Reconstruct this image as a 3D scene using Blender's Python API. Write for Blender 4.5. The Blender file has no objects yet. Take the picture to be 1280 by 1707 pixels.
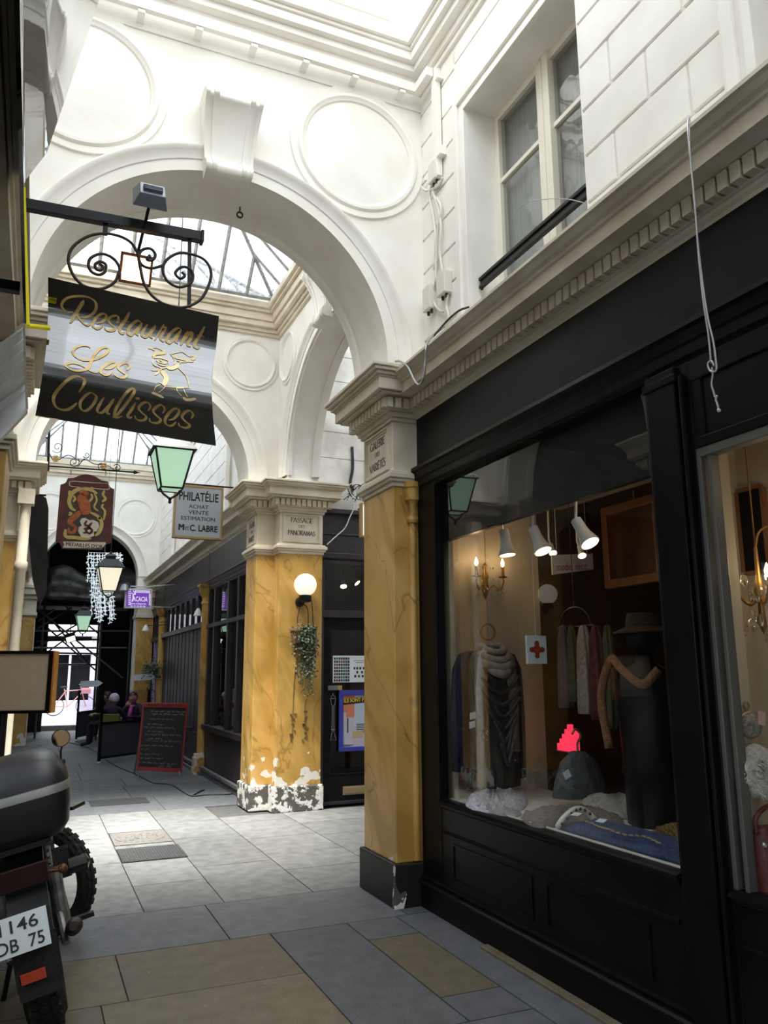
import bpy, math, random
from mathutils import Vector, Matrix
random.seed(7)
pi = math.pi
SC = bpy.context.scene
COL = SC.collection

# ------------------------------------------------------------------ camera
FPX = 1323.66                      # focal length in pixels of a 1280 x 1707 frame
YAW, PITCH, ROLL = math.radians(23.451), math.radians(11.35), math.radians(-0.374)
EYE = Vector((0.0, 0.0, 1.6))
_f = Vector((math.sin(YAW)*math.cos(PITCH), math.cos(YAW)*math.cos(PITCH), math.sin(PITCH)))
_r = Vector((math.cos(YAW), -math.sin(YAW), 0.0))
_u = _r.cross(_f)
RIGHT = math.cos(ROLL)*_r + math.sin(ROLL)*_u
UP = -math.sin(ROLL)*_r + math.cos(ROLL)*_u
cam_data = bpy.data.cameras.new('camera')
cam = bpy.data.objects.new('camera', cam_data)
COL.objects.link(cam)
cam_data.sensor_fit = 'HORIZONTAL'
cam_data.sensor_width = 36.0
cam_data.lens = FPX/1280*36.0
cam_data.clip_start = 0.05
cam_data.clip_end = 300
m = Matrix.Identity(4)
for i in range(3):
    m[i][0] = RIGHT[i]; m[i][1] = UP[i]; m[i][2] = -_f[i]; m[i][3] = EYE[i]
cam.matrix_world = m
SC.camera = cam

# ------------------------------------------------------------------ light and exposure
SC.view_settings.view_transform = 'Standard'
SC.view_settings.look = 'None'
SC.view_settings.gamma = 1.0
SC.view_settings.use_curve_mapping = False
SC.view_settings.exposure = 0.18
SC.cycles.use_denoising = True
SC.cycles.max_bounces = 10
SC.cycles.diffuse_bounces = 6
SC.cycles.transparent_max_bounces = 16
SC.cycles.caustics_reflective = False
SC.cycles.caustics_refractive = False
SC.cycles.sample_clamp_indirect = 8.0
world = bpy.data.worlds.new('overcast_sky')
SC.world = world
world.use_nodes = True
bg = world.node_tree.nodes['Background']
bg.inputs[0].default_value = (0.86, 0.93, 1.0, 1)
bg.inputs[1].default_value = 2.1

def lamp(name, kind, loc, energy, color=(1, 1, 1), aim=None, size=None, size_y=None, spread=None, angle=None):
    d = bpy.data.lights.new(name, kind)
    d.energy = energy; d.color = color
    if kind == 'AREA':
        d.shape = 'RECTANGLE'; d.size = size; d.size_y = size_y or size
        if spread: d.spread = spread
    elif kind == 'SUN': d.angle = angle or 0.01
    elif size is not None: d.shadow_soft_size = size
    o = bpy.data.objects.new(name, d); COL.objects.link(o); o.location = loc
    if aim is not None:
        o.rotation_euler = (Vector(aim)-Vector(loc)).to_track_quat('-Z', 'Y').to_euler()
    return o
# daylight falling through the three glazed roofs of the arcade
lamp('daylight_near_lantern', 'AREA', (1.077, 2.2, 7.9), 120, (0.97, 0.98, 1.0), (1.077, 2.2, 0), 2.7, 6.0)
lamp('daylight_crossing', 'AREA', (0.25, 7.5, 8.6), 330, (1.0, 0.95, 0.86), (1.35, 9.0, 0), 1.9, 1.7, math.radians(36))
lamp('daylight_far_gallery', 'AREA', (1.077, 15.3, 8.6), 110, (0.95, 0.97, 1.0), (1.077, 15.3, 0), 2.4, 8.0)

# ------------------------------------------------------------------ helpers
CX = 1.077                         # the arcade's axis: left and right mirror about it
def ray(px, py):
    return _f + RIGHT*((px-640)/FPX) - UP*((py-853.5)/FPX)
def atY(px, py, y):
    d = ray(px, py); return EYE + d*((y-EYE.y)/d.y)
def atX(px, py, x):
    d = ray(px, py); return EYE + d*((x-EYE.x)/d.x)
def atZ(px, py, z=0.0):
    d = ray(px, py); return EYE + d*((z-EYE.z)/d.z)

class MB:
    """collects shapes and links them as ONE mesh object"""
    k = 0
    def __init__(self, mirror=False):
        self.v = []; self.f = []; self.mi = []; self.mir = mirror
    def add(self, vs, fs, mi=0):
        b = len(self.v)
        for p in vs:
            p = Vector(p)
            if self.mir: p = Vector((2*CX-p.x, p.y, p.z))
            self.v.append(p)
        for q in fs:
            q = [b+i for i in q]
            if self.mir: q.reverse()
            self.f.append(q); self.mi.append(mi)
        return self
    def box(self, x0, x1, y0, y1, z0, z1, mi=0):
        if x0 > x1: x0, x1 = x1, x0
        if y0 > y1: y0, y1 = y1, y0
        if z0 > z1: z0, z1 = z1, z0
        MB.k = (MB.k+1) % 7; e = MB.k*.00013            # keeps touching faces from sharing one plane
        x0 -= e; y0 -= e; z0 -= e; x1 += e; y1 += e; z1 += e
        return self.add([(x0,y0,z0),(x1,y0,z0),(x1,y1,z0),(x0,y1,z0),(x0,y0,z1),(x1,y0,z1),(x1,y1,z1),(x0,y1,z1)],
                        [(0,3,2,1),(4,5,6,7),(0,1,5,4),(1,2,6,5),(2,3,7,6),(3,0,4,7)], mi)
    def obox(self, c, ax, ay, az, mi=0):
        """box about centre c with half-axis vectors"""
        c, ax, ay, az = Vector(c), Vector(ax), Vector(ay), Vector(az)
        vs = [c+sx*ax+sy*ay+sz*az for sz in (-1, 1) for sx, sy in ((-1,-1),(1,-1),(1,1),(-1,1))]
        fl = ax.cross(ay).dot(az) < 0
        fs = [(0,3,2,1),(4,5,6,7),(0,1,5,4),(1,2,6,5),(2,3,7,6),(3,0,4,7)]
        if fl: fs = [q[::-1] for q in fs]
        return self.add(vs, fs, mi)
    def poly(self, pts, ex, mi=0):
        """flat outline pts (3-D, planar) given thickness by vector ex"""
        pts = [Vector(p) for p in pts]; ex = Vector(ex); n = len(pts)
        nrm = Vector((0, 0, 0))
        for i in range(n):
            nrm += pts[i].cross(pts[(i+1) % n])
        fs = [tuple(range(n))[::-1], tuple(range(n, 2*n))] + [(i, (i+1) % n, n+(i+1) % n, n+i) for i in range(n)]
        if nrm.dot(ex) < 0: fs = [q[::-1] for q in fs]
        return self.add(pts+[p+ex for p in pts], fs, mi)
    def prof(self, pts, axis, a0, a1, mi=0):
        """closed 2-D profile run along an axis: 'y' takes (x,z), 'x' takes (y,z), 'z' takes (x,y)"""
        mk = {'y': lambda p, a: (p[0], a, p[1]), 'x': lambda p, a: (a, p[0], p[1]), 'z': lambda p, a: (p[0], p[1], a)}[axis]
        P = [Vector(mk(p, a0)) for p in pts]
        e = Vector(mk((0, 0), a1))-Vector(mk((0, 0), a0))
        return self.poly(P, e, mi)
    def grid(self, rows, closed_u=False, closed_v=False, mi=0, caps=False):
        n, k = len(rows), len(rows[0])
        vs = [p for r in rows for p in r]; fs = []
        for i in range(n if closed_u else n-1):
            for j in range(k if closed_v else k-1):
                a, b = i*k+j, i*k+(j+1) % k
                c, d = ((i+1) % n)*k+(j+1) % k, ((i+1) % n)*k+j
                fs.append((a, b, c, d))
        if caps:
            fs.append(tuple(range(k))[::-1]); fs.append(tuple(range((n-1)*k, n*k)))
        return self.add(vs, fs, mi)
    def tube(self, pts, r, n=8, mi=0, closed=False):
        pts = [Vector(p) for p in pts]; rows = []; N = len(pts)
        rs = r if isinstance(r, (list, tuple)) else [r]*N
        ref = None
        for i, p in enumerate(pts):
            t = (pts[(i+1) % N]-pts[i-1]) if closed else (pts[min(i+1, N-1)]-pts[max(i-1, 0)])
            if t.length < 1e-9: t = Vector((0, 0, 1))
            t.normalize()
            if ref is None:
                ref = Vector((0, 0, 1)) if abs(t.z) < .9 else Vector((1, 0, 0))
            a = (ref-t*ref.dot(t))
            if a.length < 1e-4: a = t.orthogonal()
            a.normalize(); b = t.cross(a); ref = a
            rows.append([p+rs[i]*(math.cos(2*pi*j/n)*a+math.sin(2*pi*j/n)*b) for j in range(n)])
        return self.grid(rows, closed, True, mi, caps=not closed)
    def bar(self, a, b, r, n=8, mi=0):
        return self.tube([a, b], r, n, mi)
    def lathe(self, prof, c, axis='z', n=24, mi=0, a0=0.0, a1=2*pi):
        """prof: (radius, height along axis)"""
        c = Vector(c); full = abs(a1-a0-2*pi) < 1e-6; rows = []
        for r, h in prof:
            row = []
            for j in range(n if full else n+1):
                t = a0+(a1-a0)*j/n; co, si = r*math.cos(t), r*math.sin(t)
                if axis == 'z': q = Vector((co, si, h))
                elif axis == 'y': q = Vector((si, h, co)) if False else Vector((co, h, si))
                else: q = Vector((h, co, si))
                row.append(c+q)
            rows.append(row)
        if axis == 'y': rows = rows[::-1]
        return self.grid(rows, False, full, mi)
    def ball(self, c, r, n=16, mi=0, s=(1, 1, 1)):
        c = Vector(c)
        rows = []
        for i in range(n//2+1):
            t = -pi/2+pi*i/(n//2)
            rr, h = max(math.cos(t), 1e-4)*r, math.sin(t)*r
            rows.append([c+Vector((rr*math.cos(2*pi*j/n)*s[0], rr*math.sin(2*pi*j/n)*s[1], h*s[2])) for j in range(n)])
        return self.grid(rows, False, True, mi)
    def ribbon(self, pts, wf, o, ex, ey, en, th=.002, mi=0):
        """flat pen stroke: 2-D pts in the plane o + x*ex + y*ey, width wf(i, dir, t), raised along en"""
        P = [Vector((p[0], p[1])) for p in pts]; N = len(P); L = []; R = []
        for i in range(N):
            d = P[min(i+1, N-1)]-P[max(i-1, 0)]
            if d.length < 1e-9: d = Vector((1, 0))
            d.normalize(); w = wf(d, i/(N-1))/2; nn = Vector((-d.y, d.x))*w
            L.append(P[i]+nn); R.append(P[i]-nn)
        T = lambda q, h: o+ex*q.x+ey*q.y+en*h
        rows = []
        for i in range(N):
            rows.append([T(L[i], 0), T(L[i], th), T(R[i], th), T(R[i], 0)])
        return self.grid(rows, False, True, mi, caps=True)
    def merge(self, other, mi=None):
        b = len(self.v); self.v += other.v
        self.f += [[b+i for i in q] for q in other.f]
        self.mi += other.mi if mi is None else [mi]*len(other.f)
        return self

def origin_of(o):
    t = Vector((0, 0, 0))
    while o is not None:
        t += o.location; o = o.parent
    return t
def obj(name, mb, mats, parent=None, smooth=False, bevel=0, local=False, sub=0):
    me = bpy.data.meshes.new(name)
    off = origin_of(parent) if (parent is not None and not local) else Vector((0, 0, 0))
    me.from_pydata([tuple(p-off) for p in mb.v], [], mb.f)
    if not isinstance(mats, (list, tuple)): mats = [mats]
    for q in mats: me.materials.append(q)
    for p, i in zip(me.polygons, mb.mi): p.material_index = min(i, len(mats)-1)
    if smooth:
        for p in me.polygons: p.use_smooth = True
    me.update()
    o = bpy.data.objects.new(name, me); COL.objects.link(o)
    if parent is not None: o.parent = parent
    if smooth == 'auto':
        try: me.set_sharp_from_angle(angle=math.radians(40))
        except Exception: pass
    if bevel:
        b = o.modifiers.new('bevel', 'BEVEL'); b.width = bevel; b.segments = 2; b.limit_method = 'ANGLE'; b.angle_limit = math.radians(40)
    if sub:
        s = o.modifiers.new('subd', 'SUBSURF'); s.levels = sub; s.render_levels = sub
    return o
def tag(o, label, cat=None, group=None, kind=None):
    o['label'] = label
    if cat: o['category'] = cat
    if group: o['group'] = group
    if kind: o['kind'] = kind
    return o
def thing(name, loc, label, cat, group=None, kind=None, rot=None):
    o = bpy.data.objects.new(name, None); COL.objects.link(o); o.location = loc
    o.empty_display_size = .05
    if rot: o.rotation_euler = rot
    return tag(o, label, cat, group, kind)
def struct(name, mb, mats, label, cat, parent=None, **kw):
    o = obj(name, mb, mats, parent, **kw)
    if parent is None: tag(o, label, cat, None, 'structure')
    return o
def copy_tree(o, parent=None):
    c = o.copy(); COL.objects.link(c)
    if parent is not None:
        c.parent = parent; c.matrix_parent_inverse = o.matrix_parent_inverse.copy()
    for ch in list(o.children): copy_tree(ch, c)
    return c
def spline(pts, n=8, closed=False):
    """Catmull-Rom through pts (2-D or 3-D)"""
    P = [Vector(p) for p in pts]; N = len(P); out = []
    seg = N if closed else N-1
    for i in range(seg):
        p0 = P[i-1] if (closed or i > 0) else P[0]*2-P[1]
        p1, p2 = P[i], P[(i+1) % N]
        p3 = P[(i+2) % N] if (closed or i+2 < N) else P[-1]*2-P[-2]
        for k in range(n):
            t = k/n
            out.append(.5*((2*p1)+(p2-p0)*t+(2*p0-5*p1+4*p2-p3)*t*t+(3*p1-p0-3*p2+p3)*t**3))
    if not closed: out.append(P[-1])
    return out
def spiral(cx, cy, r0, r1, a0, a1, n=40):
    return [(cx+(r0+(r1-r0)*i/n)*math.cos(a0+(a1-a0)*i/n), cy+(r0+(r1-r0)*i/n)*math.sin(a0+(a1-a0)*i/n)) for i in range(n+1)]

_tc = {}
def text(mb, s, o, ex, ey, en, height, width=None, th=.002, bold=0.0, align='C', mi=0, shear=0.0):
    """printed lettering: cap height `height`, optionally squeezed to `width`, centred on o (or starting there)"""
    if bold and 'M' in s:            # this glyph breaks when thickened, so it is overprinted instead
        for k in (-1, 0, 1): text(mb, s, Vector(o)+Vector(ex)*(k*bold*height*.7), ex, ey, en, height, width, th+.0003*(k+1), 0, align, mi, shear)
        return mb
    key = (s, bold, shear)
    if key not in _tc:
        cu = bpy.data.curves.new('t', 'FONT'); cu.body = s; cu.offset = bold; cu.shear = shear; cu.resolution_u = 3
        ob = bpy.data.objects.new('t', cu); COL.objects.link(ob)
        bpy.context.view_layer.update()
        me = bpy.data.meshes.new_from_object(ob.evaluated_get(bpy.context.evaluated_depsgraph_get()))
        vs = [v.co.xy.copy() for v in me.vertices]; fs = [tuple(p.vertices) for p in me.polygons]
        bpy.data.objects.remove(ob); bpy.data.curves.remove(cu); bpy.data.meshes.remove(me)
        _tc[key] = (vs, fs)
    vs, fs = _tc[key]
    if not vs: return mb
    x0, x1 = min(v.x for v in vs), max(v.x for v in vs)
    y0, y1 = 0.0, max(v.y for v in vs)
    sy = height/(y1-y0); sx = (width/(x1-x0)) if width else sy
    dx = {'C': -(x0+x1)/2, 'L': -x0}[align]
    o, ex, ey, en = Vector(o), Vector(ex), Vector(ey), Vector(en)
    vv = [o+ex*((v.x+dx)*sx)+ey*(v.y*sy)+en*th for v in vs]
    fl = ex.cross(ey).dot(en) < 0
    return mb.add(vv, [f[::-1] if fl else f for f in fs], mi)

# ------------------------------------------------------------------ materials
def nodes_of(m):
    m.use_nodes = True; nt = m.node_tree
    return nt, nt.nodes['Principled BSDF']
def mat(name, col, rough=.5, metal=0, spec=.5, emit=None, es=0, coat=0, alpha=1, trans=0):
    m = bpy.data.materials.new(name); nt, b = nodes_of(m)
    b.inputs['Base Color'].default_value = (*col, 1)
    b.inputs['Roughness'].default_value = rough; b.inputs['Metallic'].default_value = metal
    b.inputs['Specular IOR Level'].default_value = spec
    b.inputs['Coat Weight'].default_value = coat; b.inputs['Coat Roughness'].default_value = .05
    if emit: b.inputs['Emission Color'].default_value = (*emit, 1); b.inputs['Emission Strength'].default_value = es
    b.inputs['Alpha'].default_value = alpha; b.inputs['Transmission Weight'].default_value = trans
    return m
def mottled(name, c1, c2, scale=6, rough=.6, bump=0, detail=6, metal=0, spec=.4, lo=.35, hi=.65, stretch=(1, 1, 1), bscale=None, coat=0):
    m = bpy.data.materials.new(name); nt, b = nodes_of(m); N = nt.nodes; L = nt.links
    tc = N.new('ShaderNodeTexCoord'); mp = N.new('ShaderNodeMapping'); mp.inputs['Scale'].default_value = stretch
    ns = N.new('ShaderNodeTexNoise'); ns.inputs['Scale'].default_value = scale; ns.inputs['Detail'].default_value = detail
    cr = N.new('ShaderNodeValToRGB')
    cr.color_ramp.elements[0].position = lo; cr.color_ramp.elements[0].color = (*c1, 1)
    cr.color_ramp.elements[1].position = hi; cr.color_ramp.elements[1].color = (*c2, 1)
    L.new(tc.outputs['Object'], mp.inputs[0]); L.new(mp.outputs[0], ns.inputs['Vector']); L.new(ns.outputs['Fac'], cr.inputs[0]); L.new(cr.outputs[0], b.inputs['Base Color'])
    b.inputs['Roughness'].default_value = rough; b.inputs['Metallic'].default_value = metal; b.inputs['Specular IOR Level'].default_value = spec
    b.inputs['Coat Weight'].default_value = coat
    if bump:
        n2 = N.new('ShaderNodeTexNoise'); n2.inputs['Scale'].default_value = bscale or scale*4; n2.inputs['Detail'].default_value = 6
        L.new(mp.outputs[0], n2.inputs['Vector'])
        bp = N.new('ShaderNodeBump'); bp.inputs['Strength'].default_value = bump; bp.inputs['Distance'].default_value = .02
        L.new(n2.outputs['Fac'], bp.inputs['Height']); L.new(bp.outputs[0], b.inputs['Normal'])
    return m
def glass_pane(name, tint=(1, 1, 1), refl=1.0, ior=1.5, rough=0.0):
    """single sheet of window glass: clear with a Fresnel reflection"""
    m = bpy.data.materials.new(name); m.use_nodes = True; nt = m.node_tree; N = nt.nodes; L = nt.links
    for n in list(N): N.remove(n)
    out = N.new('ShaderNodeOutputMaterial'); tr = N.new('ShaderNodeBsdfTransparent'); gl = N.new('ShaderNodeBsdfGlossy'); mx = N.new('ShaderNodeMixShader')
    fr = N.new('ShaderNodeFresnel'); fr.inputs[0].default_value = ior
    mu = N.new('ShaderNodeMath'); mu.operation = 'MULTIPLY'; mu.inputs[1].default_value = refl; mu.use_clamp = True
    tr.inputs[0].default_value = (*tint, 1); gl.inputs['Roughness'].default_value = rough
    ge = N.new('ShaderNodeNewGeometry'); iv = N.new('ShaderNodeMath'); iv.operation = 'SUBTRACT'; iv.inputs[0].default_value = 1; m3 = N.new('ShaderNodeMath'); m3.operation = 'MULTIPLY'
    L.new(ge.outputs['Backfacing'], iv.inputs[1]); L.new(iv.outputs[0], m3.inputs[0]); L.new(mu.outputs[0], m3.inputs[1])   # the back of the sheet only lets light through
    L.new(fr.outputs[0], mu.inputs[0]); L.new(m3.outputs[0], mx.inputs[0]); L.new(tr.outputs[0], mx.inputs[1]); L.new(gl.outputs[0], mx.inputs[2]); L.new(mx.outputs[0], out.inputs[0])
    return m
def marble(name, seed, peel_z):
    """ochre paint grained like marble, flaking to white plaster near its foot"""
    m = bpy.data.materials.new(name); nt, b = nodes_of(m); N = nt.nodes; L = nt.links
    geo = N.new('ShaderNodeNewGeometry'); mp = N.new('ShaderNodeMapping')
    mp.inputs['Location'].default_value = (seed, seed*.7, seed*1.3); mp.inputs['Rotation'].default_value = (.5, .35, .2)
    L.new(geo.outputs['Position'], mp.inputs[0])
    big = N.new('ShaderNodeTexNoise'); big.inputs['Scale'].default_value = 1.6; big.inputs['Detail'].default_value = 5; big.inputs['Distortion'].default_value = 1.2
    st = N.new('ShaderNodeMapping'); st.inputs['Scale'].default_value = (1.4, 1.4, .45); L.new(mp.outputs[0], st.inputs[0]); L.new(st.outputs[0], big.inputs['Vector'])
    cr = N.new('ShaderNodeValToRGB'); e = cr.color_ramp.elements
    e[0].position = .36; e[0].color = (.40, .235, .050, 1); e[1].position = .64; e[1].color = (.64, .41, .14, 1)
    x = e.new(.5); x.color = (.54, .315, .080, 1)
    L.new(big.outputs['Fac'], cr.inputs[0])
    # veins: thin iso-lines of a distorted noise
    vn = N.new('ShaderNodeTexNoise'); vn.inputs['Scale'].default_value = 1.15; vn.inputs['Detail'].default_value = 4; vn.inputs['Distortion'].default_value = .6
    L.new(st.outputs[0], vn.inputs['Vector'])
    su = N.new('ShaderNodeMath'); su.operation = 'SUBTRACT'; su.inputs[1].default_value = .5; L.new(vn.outputs['Fac'], su.inputs[0])
    ab = N.new('ShaderNodeMath'); ab.operation = 'ABSOLUTE'; L.new(su.outputs[0], ab.inputs[0])
    vr = N.new('ShaderNodeMapRange'); vr.inputs[1].default_value = 0; vr.inputs[2].default_value = .014; vr.inputs[3].default_value = 1.0; vr.inputs[4].default_value = 0
    L.new(ab.outputs[0], vr.inputs[0])
    br = N.new('ShaderNodeTexNoise'); br.inputs['Scale'].default_value = 5; L.new(mp.outputs[0], br.inputs['Vector'])
    bm = N.new('ShaderNodeMath'); bm.operation = 'MULTIPLY'; L.new(vr.outputs[0], bm.inputs[0]); L.new(br.outputs['Fac'], bm.inputs[1])
    mx = N.new('ShaderNodeMix'); mx.data_type = 'RGBA'; L.new(bm.outputs[0], mx.inputs[0]); L.new(cr.outputs[0], mx.inputs[6]); mx.inputs[7].default_value = (.17, .075, .012, 1)
    # flaked patches near the foot
    sp = N.new('ShaderNodeSeparateXYZ'); L.new(geo.outputs['Position'], sp.inputs[0])
    zr = N.new('ShaderNodeMapRange'); zr.inputs[1].default_value = .25; zr.inputs[2].default_value = peel_z; zr.inputs[3].default_value = .17; zr.inputs[4].default_value = -.2
    L.new(sp.outputs['Z'], zr.inputs[0])
    pn = N.new('ShaderNodeTexNoise'); pn.inputs['Scale'].default_value = 6; pn.inputs['Detail'].default_value = 7; L.new(mp.outputs[0], pn.inputs['Vector'])
    ad = N.new('ShaderNodeMath'); ad.operation = 'ADD'; L.new(pn.outputs['Fac'], ad.inputs[0]); L.new(zr.outputs[0], ad.inputs[1])
    gt = N.new('ShaderNodeMath'); gt.operation = 'GREATER_THAN'; gt.inputs[1].default_value = .645; L.new(ad.outputs[0], gt.inputs[0])
    m2 = N.new('ShaderNodeMix'); m2.data_type = 'RGBA'; L.new(gt.outputs[0], m2.inputs[0]); L.new(mx.outputs[2], m2.inputs[6]); m2.inputs[7].default_value = (.72, .68, .62, 1)
    L.new(m2.outputs[2], b.inputs['Base Color'])
    b.inputs['Roughness'].default_value = .42
    bp = N.new('ShaderNodeBump'); bp.inputs['Strength'].default_value = .25; bp.inputs['Distance'].default_value = .004; L.new(gt.outputs[0], bp.inputs['Height']); bp.invert = True
    L.new(bp.outputs[0], b.inputs['Normal'])
    return m
def patchy(name, c1, c2, c3, scale, rough=.8, bump=.6, t1=.5, t2=.58):
    """flaking paint over stone: hard-edged patches of three colours"""
    m = bpy.data.materials.new(name); nt, b = nodes_of(m); N = nt.nodes; L = nt.links
    tc = N.new('ShaderNodeTexCoord')
    ns = N.new('ShaderNodeTexNoise'); ns.inputs['Scale'].default_value = scale; ns.inputs['Detail'].default_value = 8; ns.inputs['Roughness'].default_value = .6
    L.new(tc.outputs['Object'], ns.inputs['Vector'])
    cr = N.new('ShaderNodeValToRGB'); e = cr.color_ramp.elements; cr.color_ramp.interpolation = 'CONSTANT'
    e[0].position = 0; e[0].color = (*c1, 1); e[1].position = t1; e[1].color = (*c2, 1); x = e.new(t2); x.color = (*c3, 1)
    L.new(ns.outputs['Fac'], cr.inputs[0])
    n2 = N.new('ShaderNodeTexNoise'); n2.inputs['Scale'].default_value = scale*7; L.new(tc.outputs['Object'], n2.inputs['Vector'])
    mx = N.new('ShaderNodeMix'); mx.data_type = 'RGBA'; mx.blend_type = 'MULTIPLY'; mx.inputs[0].default_value = .6; L.new(cr.outputs[0], mx.inputs[6]); L.new(n2.outputs['Color'], mx.inputs[7])
    hs = N.new('ShaderNodeHueSaturation'); hs.inputs['Saturation'].default_value = .5; hs.inputs['Value'].default_value = 1.35; L.new(mx.outputs[2], hs.inputs['Color']); L.new(hs.outputs[0], b.inputs['Base Color'])
    b.inputs['Roughness'].default_value = rough
    bp = N.new('ShaderNodeBump'); bp.inputs['Strength'].default_value = bump; bp.inputs['Distance'].default_value = .015
    L.new(ns.outputs['Fac'], bp.inputs['Height']); L.new(bp.outputs[0], b.inputs['Normal'])
    return m
M = {}
M['plaster'] = mottled('painted_plaster', (.83, .80, .735), (.90, .88, .835), 3, .6, .05, spec=.3, bscale=60)
M['cream'] = mottled('cream_stone_paint', (.62, .545, .42), (.74, .675, .55), 4, .55, .08, spec=.3, bscale=40)
M['old_wall'] = mottled('stained_masonry', (.42, .39, .35), (.74, .72, .67), 2.2, .8, .2, lo=.3, hi=.6)
M['win_cream'] = mat('cream_window_paint', (.82, .77, .66), .4)
M['black'] = mottled('black_gloss_paint', (.003, .003, .0035), (.005, .005, .006), 5, .30, .02, spec=.10, bscale=25)
M['black2'] = mottled('black_satin_paint', (.006, .006, .007), (.010, .010, .012), 6, .42, .03, spec=.12)
M['purple_black'] = mottled('dark_aubergine_paint', (.022, .017, .021), (.040, .032, .038), 4, .4, .03, stretch=(1, 1, .3))
M['iron'] = mat('black_iron', (.012, .012, .014), .45, .4)
M['rust_iron'] = mat('weathered_iron', (.06, .045, .04), .6, .5)
M['steel'] = mat('galvanised_steel', (.35, .36, .37), .45, .8)
M['white'] = mat('white_enamel', (.82, .82, .80), .35)
M['gold'] = mat('gold_leaf', (.85, .58, .22), .35, .15, emit=None)
M['glass'] = glass_pane('clear_glass')
M['shop_glass'] = glass_pane('shop_window_glass', (.97, .98, .98), 1.5)
M['roof_glass'] = None
M['marble_near'] = marble('ochre_marbling_a', 3.1, .45)
M['marble_mid'] = marble('ochre_marbling_b', 8.4, .95)
M['marble_far'] = marble('ochre_marbling_c', 14.2, .5)
M['plinth_black'] = patchy('chipped_black_plinth', (.016, .015, .015), (.007, .007, .008), (.007, .007, .008), 7, .5, .15, .36, .5)
M['plinth_peeled'] = patchy('peeled_plinth', (.10, .08, .06), (.75, .70, .62), (.66, .60, .50), 8, .85, .8, .505, .62)
# ------------------------------------------------------------------ floor
def slab_mat(name, c1, c2):
    m = mottled(name, c1, c2, 9, .55, .25, detail=8, lo=.3, hi=.7, bscale=70)
    nt = m.node_tree; N = nt.nodes; L = nt.links; b = N['Principled BSDF']
    link = b.inputs['Base Color'].links[0]; src = link.from_socket
    g = N.new('ShaderNodeNewGeometry'); mr = N.new('ShaderNodeMapRange'); mr.inputs[3].default_value = .78; mr.inputs[4].default_value = 1.14
    L.new(g.outputs['Random Per Island'], mr.inputs[0])
    hs = N.new('ShaderNodeHueSaturation'); L.new(mr.outputs[0], hs.inputs['Value']); L.new(src, hs.inputs['Color'])
    sp = N.new('ShaderNodeTexVoronoi'); sp.inputs['Scale'].default_value = 9
    tc = N.new('ShaderNodeTexCoord'); L.new(tc.outputs['Object'], sp.inputs['Vector'])
    gt = N.new('ShaderNodeMath'); gt.operation = 'LESS_THAN'; gt.inputs[1].default_value = .07; L.new(sp.outputs['Distance'], gt.inputs[0])
    mx = N.new('ShaderNodeMix'); mx.data_type = 'RGBA'; mm = N.new('ShaderNodeMath'); mm.operation = 'MULTIPLY'; mm.inputs[1].default_value = .25
    L.new(gt.outputs[0], mm.inputs[0]); L.new(mm.outputs[0], mx.inputs[0]); L.new(hs.outputs[0], mx.inputs[6]); mx.inputs[7].default_value = (.4, .4, .4, 1)
    L.new(mx.outputs[2], b.inputs['Base Color'])
    return m
M['slab_grey'] = slab_mat('grey_paving_stone', (.120, .121, .119), (.215, .214, .208))
M['slab_dark'] = slab_mat('blue_grey_paving_stone', (.082, .086, .092), (.128, .132, .140))
M['slab_tan'] = slab_mat('ochre_paving_stone', (.100, .082, .052), (.150, .125, .082))
M['joint'] = mottled('paving_joint', (.055, .055, .055), (.085, .08, .075), 12, .9)
fl = MB()
fl.box(-9, 14, -7, 40, -.25, -.012, 0)
def slab(x0, x1, y0, y1, mi, g=.0045):
    fl.box(x0+g, x1-g, y0+g, y1-g, -.02, 0.0, mi)
G, D, T = 1, 2, 3
# crossing: columns of stones between the joints running down the arcade
for x0, x1, ys in ((-.6, .81, (6.02, 7.6, 8.75, 10.2)), (.81, 1.36, (6.02, 6.75, 7.52)), (.81, 1.36, (8.98, 10.2)), (1.36, 2.02, (6.02, 7.15, 8.4, 9.3, 10.2)),
                   (2.02, 2.75, (6.02, 6.75, 7.35, 8.1, 9.0, 9.4)), (2.75, 3.7, (6.02, 7.0, 8.0, 8.7, 9.4)), (3.7, 4.8, (6.02, 7.5, 9.4)), (4.8, 6.4, (6.02, 7.2, 9.4)), (-2.4, -.6, (6.02, 7.5, 9.4)), (-4.5, -2.4, (6.02, 7.8, 9.4))):
    for a, b in zip(ys, ys[1:]): slab(x0, x1, a, b, G)
slab(.81, 1.36, 7.52, 7.56, G, .002); slab(.81, 1.36, 8.16, 8.30, G, .004)
for a, b in ((-.6, 1.22), (1.22, 2.42), (2.42, 2.7)): slab(a, b, 5.22, 6.02, D)
# near paving
for x0, x1, y0, y1, k in ((-.6, .55, 4.5, 5.22, T), (.55, 1.47, 4.5, 5.22, T), (1.47, 1.98, 3.6, 5.22, D), (1.98, 2.33, 3.9, 4.85, T), (1.98, 2.33, 4.85, 5.22, D), (2.33, 2.62, 3.0, 5.22, D),
                          (-.6, .42, 3.7, 4.5, T), (.42, 1.47, 3.7, 4.5, T), (-.6, .9, 2.8, 3.7, T), (.9, 1.47, 2.8, 3.7, T), (1.47, 2.33, 2.7, 3.6, D), (1.98, 2.33, 3.6, 3.9, D), (2.33, 2.62, 1.5, 3.0, T),
                          (-.6, 1.0, 1.2, 2.8, T), (1.0, 2.33, 1.2, 2.7, D), (-.6, 1.2, -2, 1.2, G), (1.2, 2.62, -2, 1.2, G), (-.6, 2.62, -6.5, -2, G)):
    slab(x0, x1, y0, y1, k)
y = 10.2
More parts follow.
